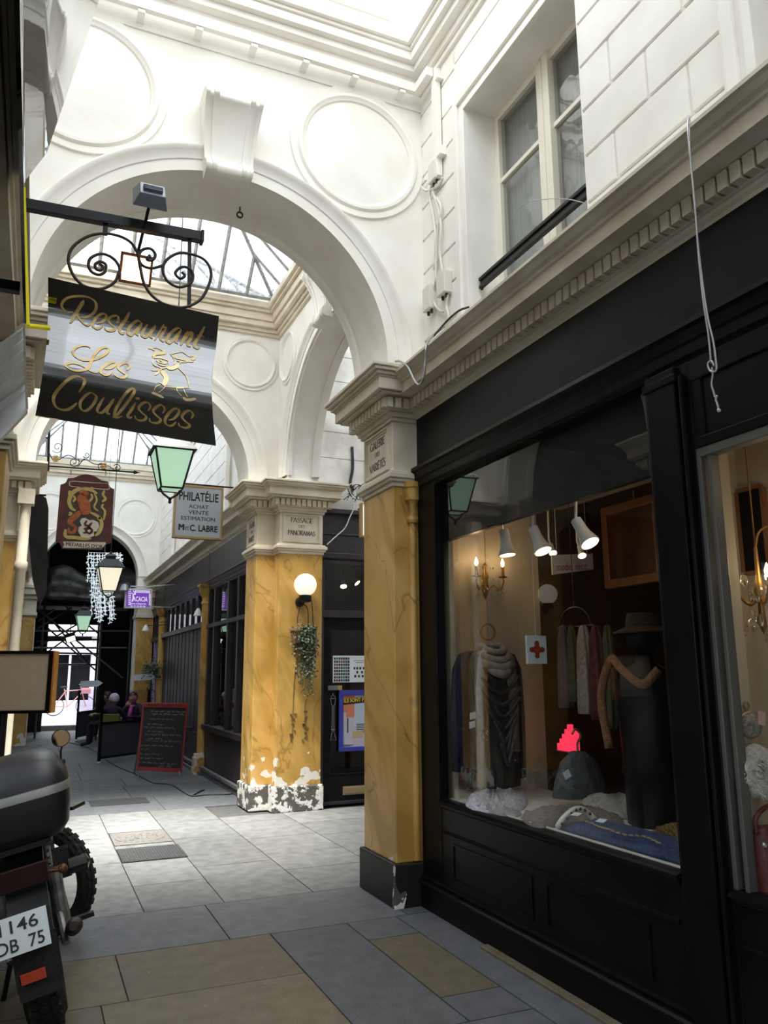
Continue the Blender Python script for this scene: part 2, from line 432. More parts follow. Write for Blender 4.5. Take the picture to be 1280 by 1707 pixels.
while y < 25.2:
    h = random.uniform(.9, 1.5); x = -.6; y1 = min(y+h, 25.2)
    while x < 2.6:
        w = random.uniform(.8, 1.5); x1 = x+w if x+w < 2.2 else 2.7
        slab(x, x1, y, y1, D); x = x1
    y = y1
fl.box(-6, 8, 25.25, 38, -.02, .14, 4)
M['street'] = mottled('pale_street_paving', (.42, .40, .40), (.52, .50, .50), 6, .7)
struct('floor', fl, [M['joint'], M['slab_grey'], M['slab_dark'], M['slab_tan'], M['street']], 'worn grey and ochre stone slabs paving the whole arcade', 'floor')

# ------------------------------------------------------------------ pillars of the crossing
LEVELS = ((2.985, 3.02, .015), (3.02, 3.045, .035), (3.045, 3.085, .05), (3.085, 3.105, .03), (3.105, 3.50, .0), (3.50, 3.53, .02), (3.53, 3.57, .04), (3.57, 3.665, .062), (3.665, 3.685, .155), (3.685, 3.775, .19), (3.775, 3.79, .2), (3.79, 3.815, .22), (3.815, 3.84, .245), (3.84, 3.868, .262))
def pillar(name, label, rects, dz, marbling, plinth, mirror=False, panels=()):
    root = thing(name, (2*CX-rects[0][0] if mirror else rects[0][0], rects[0][2], 0), label, 'pillar', None, 'structure')
    a = MB(mirror); b = MB(mirror); c = MB(mirror); d = MB(mirror); p = MB(mirror)
    for x0, x1, y0, y1 in rects:
        a.box(x0-.03, x1+.03, y0-.03, y1+.03, 0, .288)
        b.box(x0, x1, y0, y1, .288, 2.99+dz)
        for z0, z1, o in LEVELS: c.box(x0-o, x1+o, y0-o, y1+o, z0+dz, z1+dz)
        z0, z1, s = 3.578+dz, 3.655+dz, .068
        k = int((y1-y0+.2)/s)
        for i in range(k):
            yy = y0-.1+.01+i*s
            d.box(x0-.112, x0-.05, yy, yy+.046, z0, z1); d.box(x1+.05, x1+.112, yy, yy+.046, z0, z1)
        k = int((x1-x0+.2)/s)
        for i in range(k):
            xx = x0-.1+.01+i*s
            d.box(xx, xx+.046, y0-.112, y0-.05, z0, z1); d.box(xx, xx+.046, y1+.05, y1+.112, z0, z1)
    for (ax, at, u0, u1, z0, z1, out) in panels:      # raised frame round an inscription
        for t, w, q in ((0, .014, .018), (.018, .012, .009)):
            for (s0, s1, r0, r1) in ((u0+t, u1-t, z0+t, z0+t+w), (u0+t, u1-t, z1-t-w, z1-t), (u0+t, u0+t+w, z0+t, z1-t), (u1-t-w, u1-t, z0+t, z1-t)):
                if ax == 'y': p.box(s0, s1, at, at+out*q, r0, r1)
                else: p.box(at, at+out*q, s0, s1, r0, r1)
    obj('plinth', a, plinth, root, bevel=.012)
    obj('shaft', b, marbling, root, bevel=.008)
    obj('capital', c, M['cream'], root, bevel=.006)
    obj('dentils', d, M['cream'], root)
    if panels: obj('inscription_frame', p, M['cream'], root)
    return root
NEAR = ((2.41, 2.95, 5.38, 5.975), (2.67, 3.23, 5.62, 6.15))
MID = ((2.44, 3.0, 9.63, 10.15), (2.67, 3.23, 9.40, 10.0))
MIDL = ((2.44, 2.57, 9.63, 10.15), (3.11, 3.70, 9.40, 10.0))
pil_near = pillar('pillar', 'ochre marbled pillar on black plinth at the corner of the black shop', NEAR, 0, M['marble_near'], M['plinth_black'], panels=(('x', 2.41, 5.44, 5.92, 3.13, 3.48, -1),))
pil_mid = pillar('pillar', 'ochre marbled pillar with globe lamp and peeling white plinth', MID, .055, M['marble_mid'], M['plinth_peeled'], panels=(('y', 9.40, 2.71, 3.19, 3.185, 3.535, -1), ('x', 2.44, 9.68, 10.1, 3.185, 3.535, -1)))
pil_lnear = pillar('pillar', 'ochre pillar under the left foot of the near arch, beside black fascia sign', NEAR, 0, M['marble_far'], M['plinth_black'], True)
pil_lfar = pillar('pillar', 'ochre pillar with cream capital behind the white downpipe', MIDL, .055, M['marble_far'], M['plinth_peeled'], True)

# ------------------------------------------------------------------ arches
def ringx(mb, c, prof, plane, a0=0, a1=pi, n=56, mi=0):
    """moulding profile (r, out) swept about c; plane 'y' = arch facing along y, 'x' = facing along x"""
    cx, z, at = c; rows = []
    for i in range(n+1):
        t = a0+(a1-a0)*i/n
        rows.append([(cx+r*math.cos(t), at+o, z+r*math.sin(t)) if plane == 'y' else (at+o, cx+r*math.cos(t), z+r*math.sin(t)) for r, o in prof])
    full = abs(abs(a1-a0)-2*pi) < 1e-6
    if full: rows.pop()
    return mb.grid(rows, full, True, mi)
def arch_wall(mb, plane, u0, u1, cu, z0, zs, r, ztop, t0, t1, n=48):
    """wall from u0..u1 with a round-headed opening of radius r, springing zs, legs down to z0"""
    angs = [pi*i/n for i in range(n+1)]
    for (uu, zz) in ((u1, ztop), (u0, ztop)): angs.append(math.atan2(zz-zs, uu-cu))
    angs = sorted(angs); arc = []; out = []
    for t in angs:
        co, si = math.cos(t), math.sin(t); arc.append((cu+r*co, zs+r*si))
        k = 1e9
        if co > 1e-9: k = min(k, (u1-cu)/co)
        if co < -1e-9: k = min(k, (u0-cu)/co)
        if si > 1e-9: k = min(k, (ztop-zs)/si)
        out.append((cu+k*co, zs+k*si))
    arc = [(cu+r, z0)]+arc+[(cu-r, z0)]; out = [(u1, z0)]+out+[(u0, z0)]
    mk = (lambda u, z, t: (u, t, z)) if plane == 'y' else (lambda u, z, t: (t, u, z))
    rows = []
    for (a, o) in zip(arc, out):
        rows.append([mk(*a, t0), mk(*o, t0), mk(*o, t1), mk(*a, t1)])
    mb.grid(rows, False, True, 0, caps=True)
ARCHIV = [(.0, 0), (.0, -.02), (.085, -.02), (.09, -.03), (.12, -.035), (.15, -.055), (.17, -.07), (.185, -.07), (.19, -.05), (.205, -.045), (.21, 0)]
ROUND = [(.60, 0), (.60, -.018), (.555, -.018), (.545, -.012), (.53, -.034), (.505, -.034), (.49, -.02), (.475, -.014), (.47, .0)]
def sc(pr, k, o=1): return [(a*k, b*o) for a, b in pr]
def roundel(mb, plane, cu, cz, at, R, sgn=1, sq=1.0):
    ringx(mb, (cu, cz, at), [(a*R/.60, b*sgn) for a, b in ROUND], plane, 0, 2*pi, 64)
def console(mb, cu, at, z0, z1, w, out):
    """scrolled keystone seen from the front: a volute profile run across, grooved face"""
    pr = []
    h = z1-z0
    for (f, o) in ((0, 0), (0, .35), (.03, .5), (.09, .56), (.15, .5), (.18, .40), (.24, .36), (.4, .40), (.6, .52), (.75, .70), (.84, .86), (.90, 1.0), (.96, .98), (1.0, .84), (1.03, .55), (1.03, 0)):
        pr.append((at-out*o, z0+h*f))
    prs = [(p[0], p[1]) for p in spline(pr[1:-1], 5)]; full = [pr[0]]+prs+[pr[-1]]
    for a, b, s in ((-.5, -.43, 1.0), (-.43, -.36, .93), (-.36, -.27, 1.02), (-.27, .27, .9), (.27, .36, 1.02), (.36, .43, .93), (.43, .5, 1.0)):
        q = [(at+(y-at)*s, z) for y, z in full]
        k = lambda z: 1+.28*(z-z0)/h
        n = len(q); P0 = [(cu+a*w*k(z), y, z) for y, z in q]; P1 = [(cu+b*w*k(z), y, z) for y, z in q]
        mb.add(P0+P1, [tuple(range(n)), tuple(range(2*n-1, n-1, -1))]+[(i, n+i, n+(i+1) % n, (i+1) % n) for i in range(n)])
XR, XL = 2.705, 2*CX-2.705
w1 = MB(); arch_wall(w1, 'y', XL, XR, CX, 3.86, 3.97, 1.29, 6.9, 5.38, 5.97)
near_wall = struct('wall_near_arch', w1, M['plaster'], 'white plaster wall with big round arch, two roundels and a scrolled keystone', 'wall')
t = MB()
ringx(t, (CX, 3.97, 5.38), [(1.29+a, b) for a, b in ARCHIV], 'y')
ringx(t, (CX, 3.97, 5.97), [(1.29, 0), (1.25, -.0), (1.25, -.05), (1.265, -.07), (1.29, -.07)], 'y')
ringx(t, (CX, 3.97, 5.97), [(1.29+a, -b) for a, b in ARCHIV], 'y')
obj('archivolt', t, M['plaster'], near_wall, smooth='auto')
for sx in (1, -1):
    t = MB(); roundel(t, 'y', CX+sx*1.05, 5.753, 5.38, .58); obj('roundel', t, M['plaster'], near_wall, smooth='auto')
t = MB(); console(t, CX-.02, 5.38, 5.19, 5.80, .34, .26); obj('keystone', t, M['plaster'], near_wall, smooth='auto')
t = MB(); t.box(XL, XR, 5.366, 5.38, 6.292, 6.45)
obj('frieze_band', t, M['plaster'], near_wall, bevel=.006)
t = MB(); t.tube([(1.24, 5.7, 5.235), (1.24, 5.7, 5.19)], .006); ringx(t, (1.24, 5.165, 5.70), [(.028, .006), (.018, .006), (.018, -.006), (.028, -.006)], 'y', 0, 2*pi, 16)
tag(obj('hanging_ring', t, M['rust_iron']), 'small iron ring hooked under the near arch', 'ring')

w2 = MB(); arch_wall(w2, 'y', XL, XR, CX, 3.92, 3.97, 1.235, 6.3, 9.63, 10.15)
far_wall = struct('wall_far_arch', w2, M['plaster'], 'white plaster wall of the second round arch across the crossing', 'wall')
t = MB(); ringx(t, (CX, 3.97, 9.63), [(1.235+a*1.25, b) for a, b in ARCHIV], 'y'); ringx(t, (CX, 3.97, 10.15), [(1.235+a*1.25, -b) for a, b in ARCHIV], 'y'); obj('archivolt', t, M['plaster'], far_wall, smooth='auto')
for sx in (1, -1):
    t = MB(); roundel(t, 'y', CX+sx*1.22, 5.54, 9.63, .37); obj('roundel', t, M['plaster'], far_wall, smooth='auto')
t = MB(); console(t, CX, 9.63, 5.25, 5.85, .36, .22); obj('keystone', t, M['plaster'], far_wall, smooth='auto')
for mir, nm, lb in ((False, 'wall_right_arch', 'white stained arch over the side passage between the two ochre pillars'), (True, 'wall_left_arch', 'white arch on the left side of the crossing')):
    w = MB(mir); arch_wall(w, 'x', 5.97, 9.63, 7.72, 3.86, 3.97, 1.45, 6.3, 2.685, 3.09)
    ww = struct(nm, w, M['plaster'], lb, 'wall')
    t = MB(mir); ringx(t, (7.72, 3.97, 2.685), [(1.45+a*.9, b) for a, b in ARCHIV], 'x')
    ringx(t, (7.72, 3.97, 3.09), [(1.45, 0), (1.40, 0), (1.40, -.06), (1.42, -.09), (1.45, -.09)], 'x'); ringx(t, (7.72, 3.97, 2.685), [(1.45, .01), (1.425, .01), (1.425, .05), (1.45, .05)], 'x')
    obj('archivolt', t, M['plaster'], ww, smooth='auto')
    for sy in (1, -1):
        t = MB(mir); roundel(t, 'x', 7.72+sy*1.5, 5.54, 2.685, .36); obj('roundel', t, M['plaster'], ww, smooth='auto')
    t = MB()
    console(t, 0, 0, 5.36, 6.0, .36, .24)
    q = MB(mir); q.add([(2.685+v.y, 7.72+v.x, v.z) for v in t.v], [f[::-1] for f in t.f]); obj('keystone', q, M['plaster'], ww, smooth='auto')

# crossing cornice and hipped skylight
t = MB()
for x0, x1, y0, y1 in ((XL, XR, 9.2, 9.63), (XL, XR, 5.97, 6.4)):
    f = 1 if y1 > 9 else -1; yw = 9.63 if f > 0 else 5.97
    for z0, z1, o in ((5.94, 5.98, .04), (5.98, 6.03, .07), (6.03, 6.10, .13), (6.10, 6.2, .16), (6.2, 6.24, .2), (6.24, 6.32, .24)): t.box(XL, XR, yw-f*o, yw, z0, z1)
for mir in (False, True):
    q = MB(mir)
    for z0, z1, o in ((5.94, 5.98, .04), (5.98, 6.03, .07), (6.03, 6.10, .13), (6.10, 6.2, .16), (6.2, 6.24, .2), (6.24, 6.32, .24)): q.box(2.69-o, 2.69, 5.97, 9.63, z0, z1)
    t.merge(q)
struct('trim_1', t, M['cream'], 'cream cornice under the glass roof of the crossing', 'cornice', bevel=.006)
def roof_glass_mat():
    m = bpy.data.materials.new('wired_roof_glass'); m.use_nodes = True; nt = m.node_tree; N = nt.nodes; L = nt.links
    for n in list(N): N.remove(n)
    out = N.new('ShaderNodeOutputMaterial'); tr = N.new('ShaderNodeBsdfTransparent'); tl = N.new('ShaderNodeBsdfTranslucent'); mx = N.new('ShaderNodeMixShader')
    tc = N.new('ShaderNodeTexCoord'); mp = N.new('ShaderNodeMapping'); mp.inputs['Scale'].default_value = (14, 14, .8); ns = N.new('ShaderNodeTexNoise'); ns.inputs['Scale'].default_value = 2
    mr = N.new('ShaderNodeMapRange'); mr.inputs[1].default_value = .35; mr.inputs[2].default_value = .65; mr.inputs[3].default_value = .12; mr.inputs[4].default_value = .5
    L.new(tc.outputs['Object'], mp.inputs[0]); L.new(mp.outputs[0], ns.inputs['Vector']); L.new(ns.outputs['Fac'], mr.inputs[0])
    tr.inputs[0].default_value = (.9, .94, .97, 1); tl.inputs[0].default_value = (.8, .82, .85, 1)
    L.new(mr.outputs[0], mx.inputs[0]); L.new(tr.outputs[0], mx.inputs[1]); L.new(tl.outputs[0], mx.inputs[2]); L.new(mx.outputs[0], out.inputs[0])
    return m
M['roof_glass'] = roof_glass_mat()
M['lead'] = mottled('grey_glazing_bars', (.22, .21, .20), (.34, .33, .31), 14, .7)
def hip_roof(name, label, x0, x1, y0, y1, z0, z1, nb_y, nb_x, hip0=True, hip1=True):
    xc = (x0+x1)/2; hw = (x1-x0)/2
    ya = y0+hw if hip0 else y0; yb = y1-hw if hip1 else y1
    if ya > yb: ya = yb = (y0+y1)/2
    root = thing(name, (xc, (y0+y1)/2, z0), label, 'skylight', None, 'structure')
    g = MB()
    A, B, Cc, Dd, E1, E2 = (x0,y0,z0), (x1,y0,z0), (x1,y1,z0), (x0,y1,z0), (xc,ya,z1), (xc,yb,z1)
    g.add([A, B, Cc, Dd, E1, E2], [(0, 4, 5, 3), (1, 2, 5, 4), (0, 1, 4), (2, 3, 5)])
    obj('glass', g, M['roof_glass'], root)
    b = MB(); r = .022
    for p, q in ((A, E1), (B, E1), (Cc, E2), (Dd, E2), (E1, E2), (A, B), (B, Cc), (Cc, Dd), (Dd, A)):
        if (Vector(p)-Vector(q)).length > .01: b.bar(p, q, r*1.2, 4)
    def up(p, side):  # follow the slope from an eave point until it meets hip or ridge
        x, y = p
        if side in 'LR':
            d = hw
            if hip0: d = min(d, (y-y0)*hw/max(ya-y0, 1e-6))
            if hip1: d = min(d, (y1-y)*hw/max(y1-yb, 1e-6))
            return (x0+d if side == 'L' else x1-d, y, z0+(z1-z0)*d/hw)
        run = (ya-y0) if side == 'N' else (y1-yb)
        d = min(x-x0, x1-x)/hw*run
        return (x, y0+d if side == 'N' else y1-d, z0+(z1-z0)*d/run)
    for i in range(1, nb_y):
        yy = y0+(y1-y0)*i/nb_y
        b.bar((x0, yy, z0), up((x0, yy), 'L'), r, 4); b.bar((x1, yy, z0), up((x1, yy), 'R'), r, 4)
    for i in range(1, nb_x):
        xx = x0+(x1-x0)*i/nb_x
        if hip0: b.bar((xx, y0, z0), up((xx, y0), 'N'), r, 4)
        if hip1: b.bar((xx, y1, z0), up((xx, y1), 'F'), r, 4)
    obj('glazing_bars', b, M['lead'], root)
    return root
hip_roof('skylight', 'hipped glass roof over the crossing, seen through the near arch', -.345, 2.5, 6.25, 9.3, 6.32, 7.75, 8, 8)

# ------------------------------------------------------------------ upper storey walls of the near arcade
BL = .2935
def blocks(mb, x, y0, y1, z0, z1, cuts=None, mirror=False):
    mb.box(x+.014, x+.4, y0, y1, z0, z1)
    k = 0; zz = 4.203
    mb.box(x, x+.02, y0, y1, z0, zz-.012)
    while zz < z1-.02:
        za, zb = zz+.010, min(zz+BL, z1)-.010
        js = [y0]+[c for c in (cuts(k) if cuts else []) if y0+.05 < c < y1-.05]+[y1]
        for i, (a, b) in enumerate(zip(js, js[1:])):
            mb.box(x, x+.02, a+(.010 if i else 0), b-(.010 if i < len(js)-2 else 0), za, zb)
        zz += BL; k += 1
def wall_window(n, label, y0, y1, z1, mirror, simple=False):
    """tall casement in a moulded surround in the upper wall"""
    root = thing('window_%d' % n, (2*CX-2.9 if mirror else 2.9, (y0+y1)/2, 4.0), label, 'window', None, 'structure')
    s = MB(mirror)
    for o0, o1, d in ((.0, .05, .035), (.05, .09, .022), (.09, .15, .045), (.15, .175, .03)):
        s.box(2.70-d, 2.705, y1+o0, y1+o1, 3.9, z1+o1); 
        if n != 1: s.box(2.70-d, 2.705, y0-o1, y0-o0, 3.9, z1+o1)
        s.box(2.70-d, 2.705, y0-(o1 if n != 1 else 0), y1+o1, z1+o0, z1+o1)
    obj('surround', s, M['plaster'], root, bevel=.005)
    f = MB(mirror); x0, x1 = 2.93, 2.99
    ym = (y0+y1)/2; w = .06
    f.box(x0, x1, y1-w, y1, 3.9, z1); f.box(x0, x1, y0, y0+w, 3.9, z1); f.box(x0, x1, y0, y1, z1-w, z1); f.box(x0, x1, y0, y1, 3.9, 4.08)
    f.box(x0-.02, x1, ym-.075, ym-.008, 3.9, z1); f.box(x0-.012, x1, ym+.008, ym+.075, 3.9, z1); f.box(x0, x1-.02, ym-.01, ym+.01, 3.9, z1)
    for zz in (5.19,): f.box(x0+.01, x1-.01, y0, y1, zz-.018, zz+.018)
    fr = obj('window_frame', f, M['win_cream'], root, bevel=.004)
    g = MB(mirror); g.box(2.958, 2.962, y0+.02, y1-.02, 3.95, z1-.02); obj('pane', g, M['upper_glass'], fr)
    c = MB(mirror); c.box(3.03, 3.05, y0-.1, y1+.1, 3.8, z1+.1); obj('curtain', c, M['net_curtain'], root)
    return root
M['upper_glass'] = glass_pane('old_window_glass', (.8, .82, .82), 2.2)
nt = M['upper_glass'].node_tree; gl = [n for n in nt.nodes if n.type == 'BSDF_GLOSSY'][0]
ns = nt.nodes.new('ShaderNodeTexNoise'); ns.inputs['Scale'].default_value = 2.2; bp = nt.nodes.new('ShaderNodeBump'); bp.inputs['Strength'].default_value = .25; bp.inputs['Distance'].default_value = .08
tcn = nt.nodes.new('ShaderNodeTexCoord'); nt.links.new(tcn.outputs['Object'], ns.inputs['Vector']); nt.links.new(ns.outputs['Fac'], bp.inputs['Height']); nt.links.new(bp.outputs[0], gl.inputs['Normal'])
M['net_curtain'] = mottled('grey_net_curtain', (.50, .50, .48), (.66, .66, .63), 8, .9, stretch=(1, 6, .4))
for mir, nm, lb in ((False, 'wall_right', 'white rusticated upper wall on the right above the black shop'), (True, 'wall_left', 'white rusticated upper wall on the left side')):
    w = MB(mir); x = 2.70
    blocks(w, x, 4.60+.17, 5.40, 3.75, 6.9)
    blocks(w, x, 2.21, 3.29-.005, 3.75, 5.955, lambda k: (2.49, 3.03) if k % 2 == 0 else (2.76,))
    blocks(w, x, 2.09-1.4-1.6, 2.09-1.4, 3.75, 5.955)
    w.box(x, x+.4, -6.5, -.91, 3.75, 6.9)
    w.box(x, x+.4, 4.60, 4.78, 3.75, 5.955); w.box(x, x+.4, 2.09, 2.215, 3.75, 5.955); w.box(x, x+.4, 3.28, 3.29, 3.75, 5.955)
    w.box(x, x+.4, 2.08, 4.78, 3.75, 3.9)
    w.box(x, x+.4, -6.5, 4.78, 5.955, 6.29-.008); w.box(x+.014, x+.4, -6.5, 4.78, 5.9, 6.9); w.box(x, x+.4, -6.5, 4.78, 6.30, 6.9)
    w.box(x, x+.4, 3.29, 4.60, 5.76, 5.96); w.box(x, x+.4, .69, 2.09, 5.76, 5.96)
    w.box(3.1, 3.2, -6.5, 5.97, 3.75, 6.9)
    struct(nm, w, M['plaster'], lb, 'wall', bevel=.004)
wall_window(1, 'tall cream casement window above the black shop, with black rail', 3.29, 4.60, 5.76, False)
wall_window(2, 'second upper window at the top right edge', .69, 2.09, 5.76, False)
wall_window(3, 'upper casement window on the left wall', 3.29, 4.60, 5.76, True)
# black guard rail across window 1
t = MB()
for dz, dx in ((0, 0), (.03, .012), (.06, 0)): t.box(2.745+dx, 2.775+dx, 3.295, 4.585, 4.30+dz, 4.325+dz)
t.box(2.755, 2.77, 3.3, 3.32, 4.29, 4.39); t.box(2.755, 2.77, 4.56, 4.58, 4.29, 4.39)
tag(obj('window_rail', t, M['iron'], bevel=.004), 'black ribbed iron rail across the upper casement window', 'rail')
# ceiling cornice and lantern above the near arcade
t = MB()
CP = ((6.45, 6.50, .03), (6.50, 6.56, .06), (6.56, 6.62, .13), (6.62, 6.70, .18), (6.70, 6.73, .20), (6.73, 6.80, .235), (6.80, 6.83, .215))
for z0, z1, o in CP:
    t.box(XL, XR, 5.38-o, 5.40, z0, z1)
    for mir in (False, True):
        q = MB(mir); q.box(2.70-o*.95, 2.72, -6.5, 5.38, z0, z1); t.merge(q)
struct('trim_2', t, M['plaster'], 'white stepped cornice round the top of the near arcade', 'cornice', bevel=.005)
t = MB()
t.box(XL, XR, 5.20, 5.40, 6.82, 8.3)
for mir in (False, True):
    q = MB(mir); q.box(2.53, 2.72, -6.5, 5.40, 6.82, 8.3); t.merge(q)
    q = MB(mir)
    for a, b in ((3.3, 4.9), (1.5, 3.1), (-.3, 1.3)):
        for (s0, s1, r0, r1) in ((a, b, 6.93, 6.96), (a, b, 7.9, 7.93), (a, a+.03, 6.93, 7.93), (b-.03, b, 6.93, 7.93)): q.box(2.515, 2.53, s0, s1, r0, r1)
    t.merge(q)
for a, b in ((-.2, 1.0), (1.15, 2.35)):
    for (s0, s1, r0, r1) in ((a, b, 6.93, 6.965), (a, b, 7.9, 7.935), (a, a+.035, 6.93, 7.93), (b-.035, b, 6.93, 7.93)): t.box(s0, s1, 5.18, 5.20, r0, r1)
t.box(XL, XR, -6.7, -6.4, 0, 8.3)
struct('wall_lantern', t, M['plaster'], 'white panelled walls of the roof lantern above the near arcade', 'wall', bevel=.004)
hip_roof('skylight', 'glass roof of the lantern over the near arcade', XL+.15, XR-.15, -6.3, 5.25, 8.3, 9.3, 14, 5, False, False)
# ------------------------------------------------------------------ facade cornice with dentils
CORN = [(2.78,3.845),(2.335,3.822),(2.335,3.803),(2.35,3.795),(2.358,3.785),(2.37,3.772),(2.392,3.762),(2.396,3.748),(2.41,3.744),(2.41,3.668),(2.505,3.664),(2.56,3.662),(2.56,3.567),(2.575,3.565),(2.582,3.552),(2.598,3.542),(2.60,3.52),(2.78,3.52)]
def cornice(name, label, y0, y1, dz, mirror=False, dent=True):
    t = MB(mirror); t.prof([(x, z+dz) for x, z in CORN], 'y', y0, y1)
    o = struct(name, t, M['cream'], label, 'cornice')
    if dent:
        d = MB(mirror); n = int((y1-y0)/.068)
        for i in range(n): d.box(2.507, 2.565, y1-.02-i*.068-.048, y1-.02-i*.068, 3.576+dz, 3.656+dz)
        obj('dentils', d, M['cream'], o)
    return o
cornice('trim_3', 'cream dentil cornice above the black shop on the right', -1.5, 5.36, 0)
cornice('trim_4', 'cream cornice above the far shops on the right', 10.13, 20.5, .055, dent=False)
cornice('trim_5', 'cream cornice along the near left side', -1.5, 5.36, 0, True, False)
cornice('trim_6', 'cream cornice along the far left side', 10.13, 20.5, .055, True, False)

# ------------------------------------------------------------------ black shopfront on the right
LEDGE = [(2.78,3.14),(2.60,3.135),(2.548,3.125),(2.545,3.10),(2.565,3.088),(2.572,3.04),(2.585,3.03),(2.588,2.985),(2.60,2.975),(2.605,2.95),(2.78,2.95)]
def shopfront(label, mirror, x_in=2.66):
    root = thing('shopfront', (2*CX-2.6 if mirror else 2.6, 3.9, 0), label, 'shopfront', None, 'structure' if mirror else None)
    t = MB(mirror); t.box(2.60, x_in, -1.5, 5.345, 3.12, 3.54); obj('fascia', t, M['black2'], root)
    t = MB(mirror); t.prof(LEDGE, 'y', -1.5, 5.345); obj('ledge', t, M['black'], root)
    t = MB(mirror)
    t.box(2.60, x_in, 5.05, 5.345, .0, 2.96); t.box(2.588, 2.61, 5.05, 5.075, .74, 2.95)          # corner post
    obj('corner_post', t, M['black'], root, bevel=.005)
    t = MB(mirror)
    t.box(2.60, x_in, 2.55, 2.835, 0, 2.96); t.box(2.575, 2.61, 2.615, 2.80, .02, 2.955); t.box(2.57, 2.60, 2.57, 2.59, .23, 2.9)
    t.box(2.565, 2.60, 2.60, 2.815, 2.88, 2.92)
    obj('pilaster', t, M['black'], root, bevel=.006)
    t = MB(mirror); t.box(2.615, x_in, -1.5, 2.56, 2.55, 2.96); t.box(2.60, x_in, -1.5, 2.56, 2.86, 2.96); t.box(2.60, x_in, -1.5, 2.56, 2.55, 2.60); t.box(2.605, x_in, 2.49, 2.56, 2.55, 2.96)
    obj('transom_panel', t, M['black'], root, bevel=.006)
    t = MB(mirror)
    for y0, y1 in ((2.83, 5.06), (-1.5, 2.56)):
        t.box(2.605, x_in, y0, y1, 0.02, .735)
        t.prof([(x_in,.745),(2.60,.745),(2.578,.738),(2.574,.722),(2.588,.715),(2.59,.70),(2.60,.695),(2.61,.68),(x_in,.68)], 'y', y0+.005, y1-.005)
        t.prof([(2.61,.557),(2.596,.553),(2.592,.545),(2.597,.535),(2.61,.53)], 'y', y0+.03, y1-.03)
    obj('stall_riser', t, M['black'], root)
    t = MB(mirror)
    t.box(2.585, x_in, -1.5, 5.345, 0, .17)
    t.prof([(2.61,.215),(2.592,.212),(2.585,.20),(2.59,.185),(2.572,.182),(2.562,.172),(2.565,.158),(2.585,.15),(2.61,.15)], 'y', -1.5, 5.35)
    for y0, y1 in ((3.05, 3.85), (3.98, 4.9)):
        for (s0, s1, r0, r1) in ((y0, y1, .26, .275), (y0, y1, .475, .49), (y0, y0+.015, .26, .49), (y1-.015, y1, .26, .49)): t.box(2.597, 2.61, s0, s1, r0, r1)
    obj('plinth', t, M['black'], root)
    for y0, y1, z1 in ((2.83, 5.055, 2.955), (-1.5, 2.555, 2.555)):
        t = MB(mirror); t.box(2.648, 2.654, y0, y1, .735, z1); obj('pane', t, M['shop_glass'], root)
    t = MB(mirror); t.box(2.665, 2.70, 2.83, 5.06, 2.52, 2.96); obj('pelmet', t, M['black2'], root)
    return root
sf = shopfront('black painted wooden shopfront with two lit display windows', False)
shopfront('dark shopfront on the left side under the glossy sign', True)
t = MB(); z1 = 2.555
t.box(2.605, 2.66, 2.53, 2.555, .745, z1); t.box(2.605, 2.66, -1.5, 2.555, z1-.045, z1); t.box(2.612, 2.66, 2.48, 2.50, .745, z1-.04)
M['grey_frame'] = mat('grey_window_bead', (.065, .062, .056), .45)
obj('window_bead', t, M['grey_frame'], sf, bevel=.004)
t = MB(); t.box(2.525, 2.582, 1.2, 4.45, -.01, .016)
struct('trim_7', t, M['slab_tan'], 'narrow ochre stone strip along the foot of the black shopfront', 'stone strip', bevel=.004)

# ------------------------------------------------------------------ side passage: shop beyond the centre pillar, walls
M['shop_brown'] = mottled('brown_shop_interior', (.035, .018, .010), (.06, .032, .018), 3, .7)
sb = thing('shopfront', (4.2, 9.55, 0), 'dark shopfront with glazed door and posters between the ochre pillars', 'shopfront')
t = MB()
t.box(3.2, 6.5, 9.52, 9.75, 3.05, 3.62); t.box(3.2, 6.5, 9.50, 9.56, 3.33, 3.345); t.box(3.2, 6.5, 9.47, 9.60, 3.02, 3.09); t.box(3.2, 6.5, 9.44, 9.60, 3.60, 3.66)
obj('fascia', t, M['purple_black'], sb, bevel=.005)
t = MB()
for x0, x1 in ((3.22, 3.30), (4.28, 4.36), (5.6, 5.7)): t.box(x0, x1, 9.52, 9.62, 0, 3.05)
t.box(3.22, 6.5, 9.50, 9.62, 2.27, 2.36); t.box(3.22, 6.5, 9.52, 9.62, 0.02, .06)
obj('frame', t, M['purple_black'], sb, bevel=.004)
t = MB(); t.box(3.30, 4.28, 9.56, 9.565, 2.36, 3.03); t.box(4.36, 5.6, 9.56, 9.565, .5, 3.03); t.box(4.36, 5.6, 9.54, 9.6, .06, .5); obj('pane', t, M['shop_glass'], sb)
dr = MB(); dr.box(3.30, 3.40, 9.53, 9.59, .06, 2.27); dr.box(4.18, 4.28, 9.53, 9.59, .06, 2.27); dr.box(3.30, 4.28, 9.53, 9.59, 2.12, 2.27); dr.box(3.30, 4.28, 9.53, 9.59, .06, .36); dr.box(3.40, 4.18, 9.525, 9.54, .36, .38)
door = obj('door', dr, M['black2'], sb, bevel=.004)
t = MB(); t.box(3.40, 4.18, 9.558, 9.562, .36, 2.12); obj('pane', t, M['shop_glass'], door)
t = MB(); t.box(3.56, 3.98, 9.518, 9.532, .125, .225); t.box(3.575, 3.965, 9.512, 9.524, .14, .21)
M['brass'] = mat('dull_brass', (.38, .30, .17), .45, .7)
tag(obj('letter_plate', t, M['brass'], door, bevel=.004), 'pale brass letter plate')
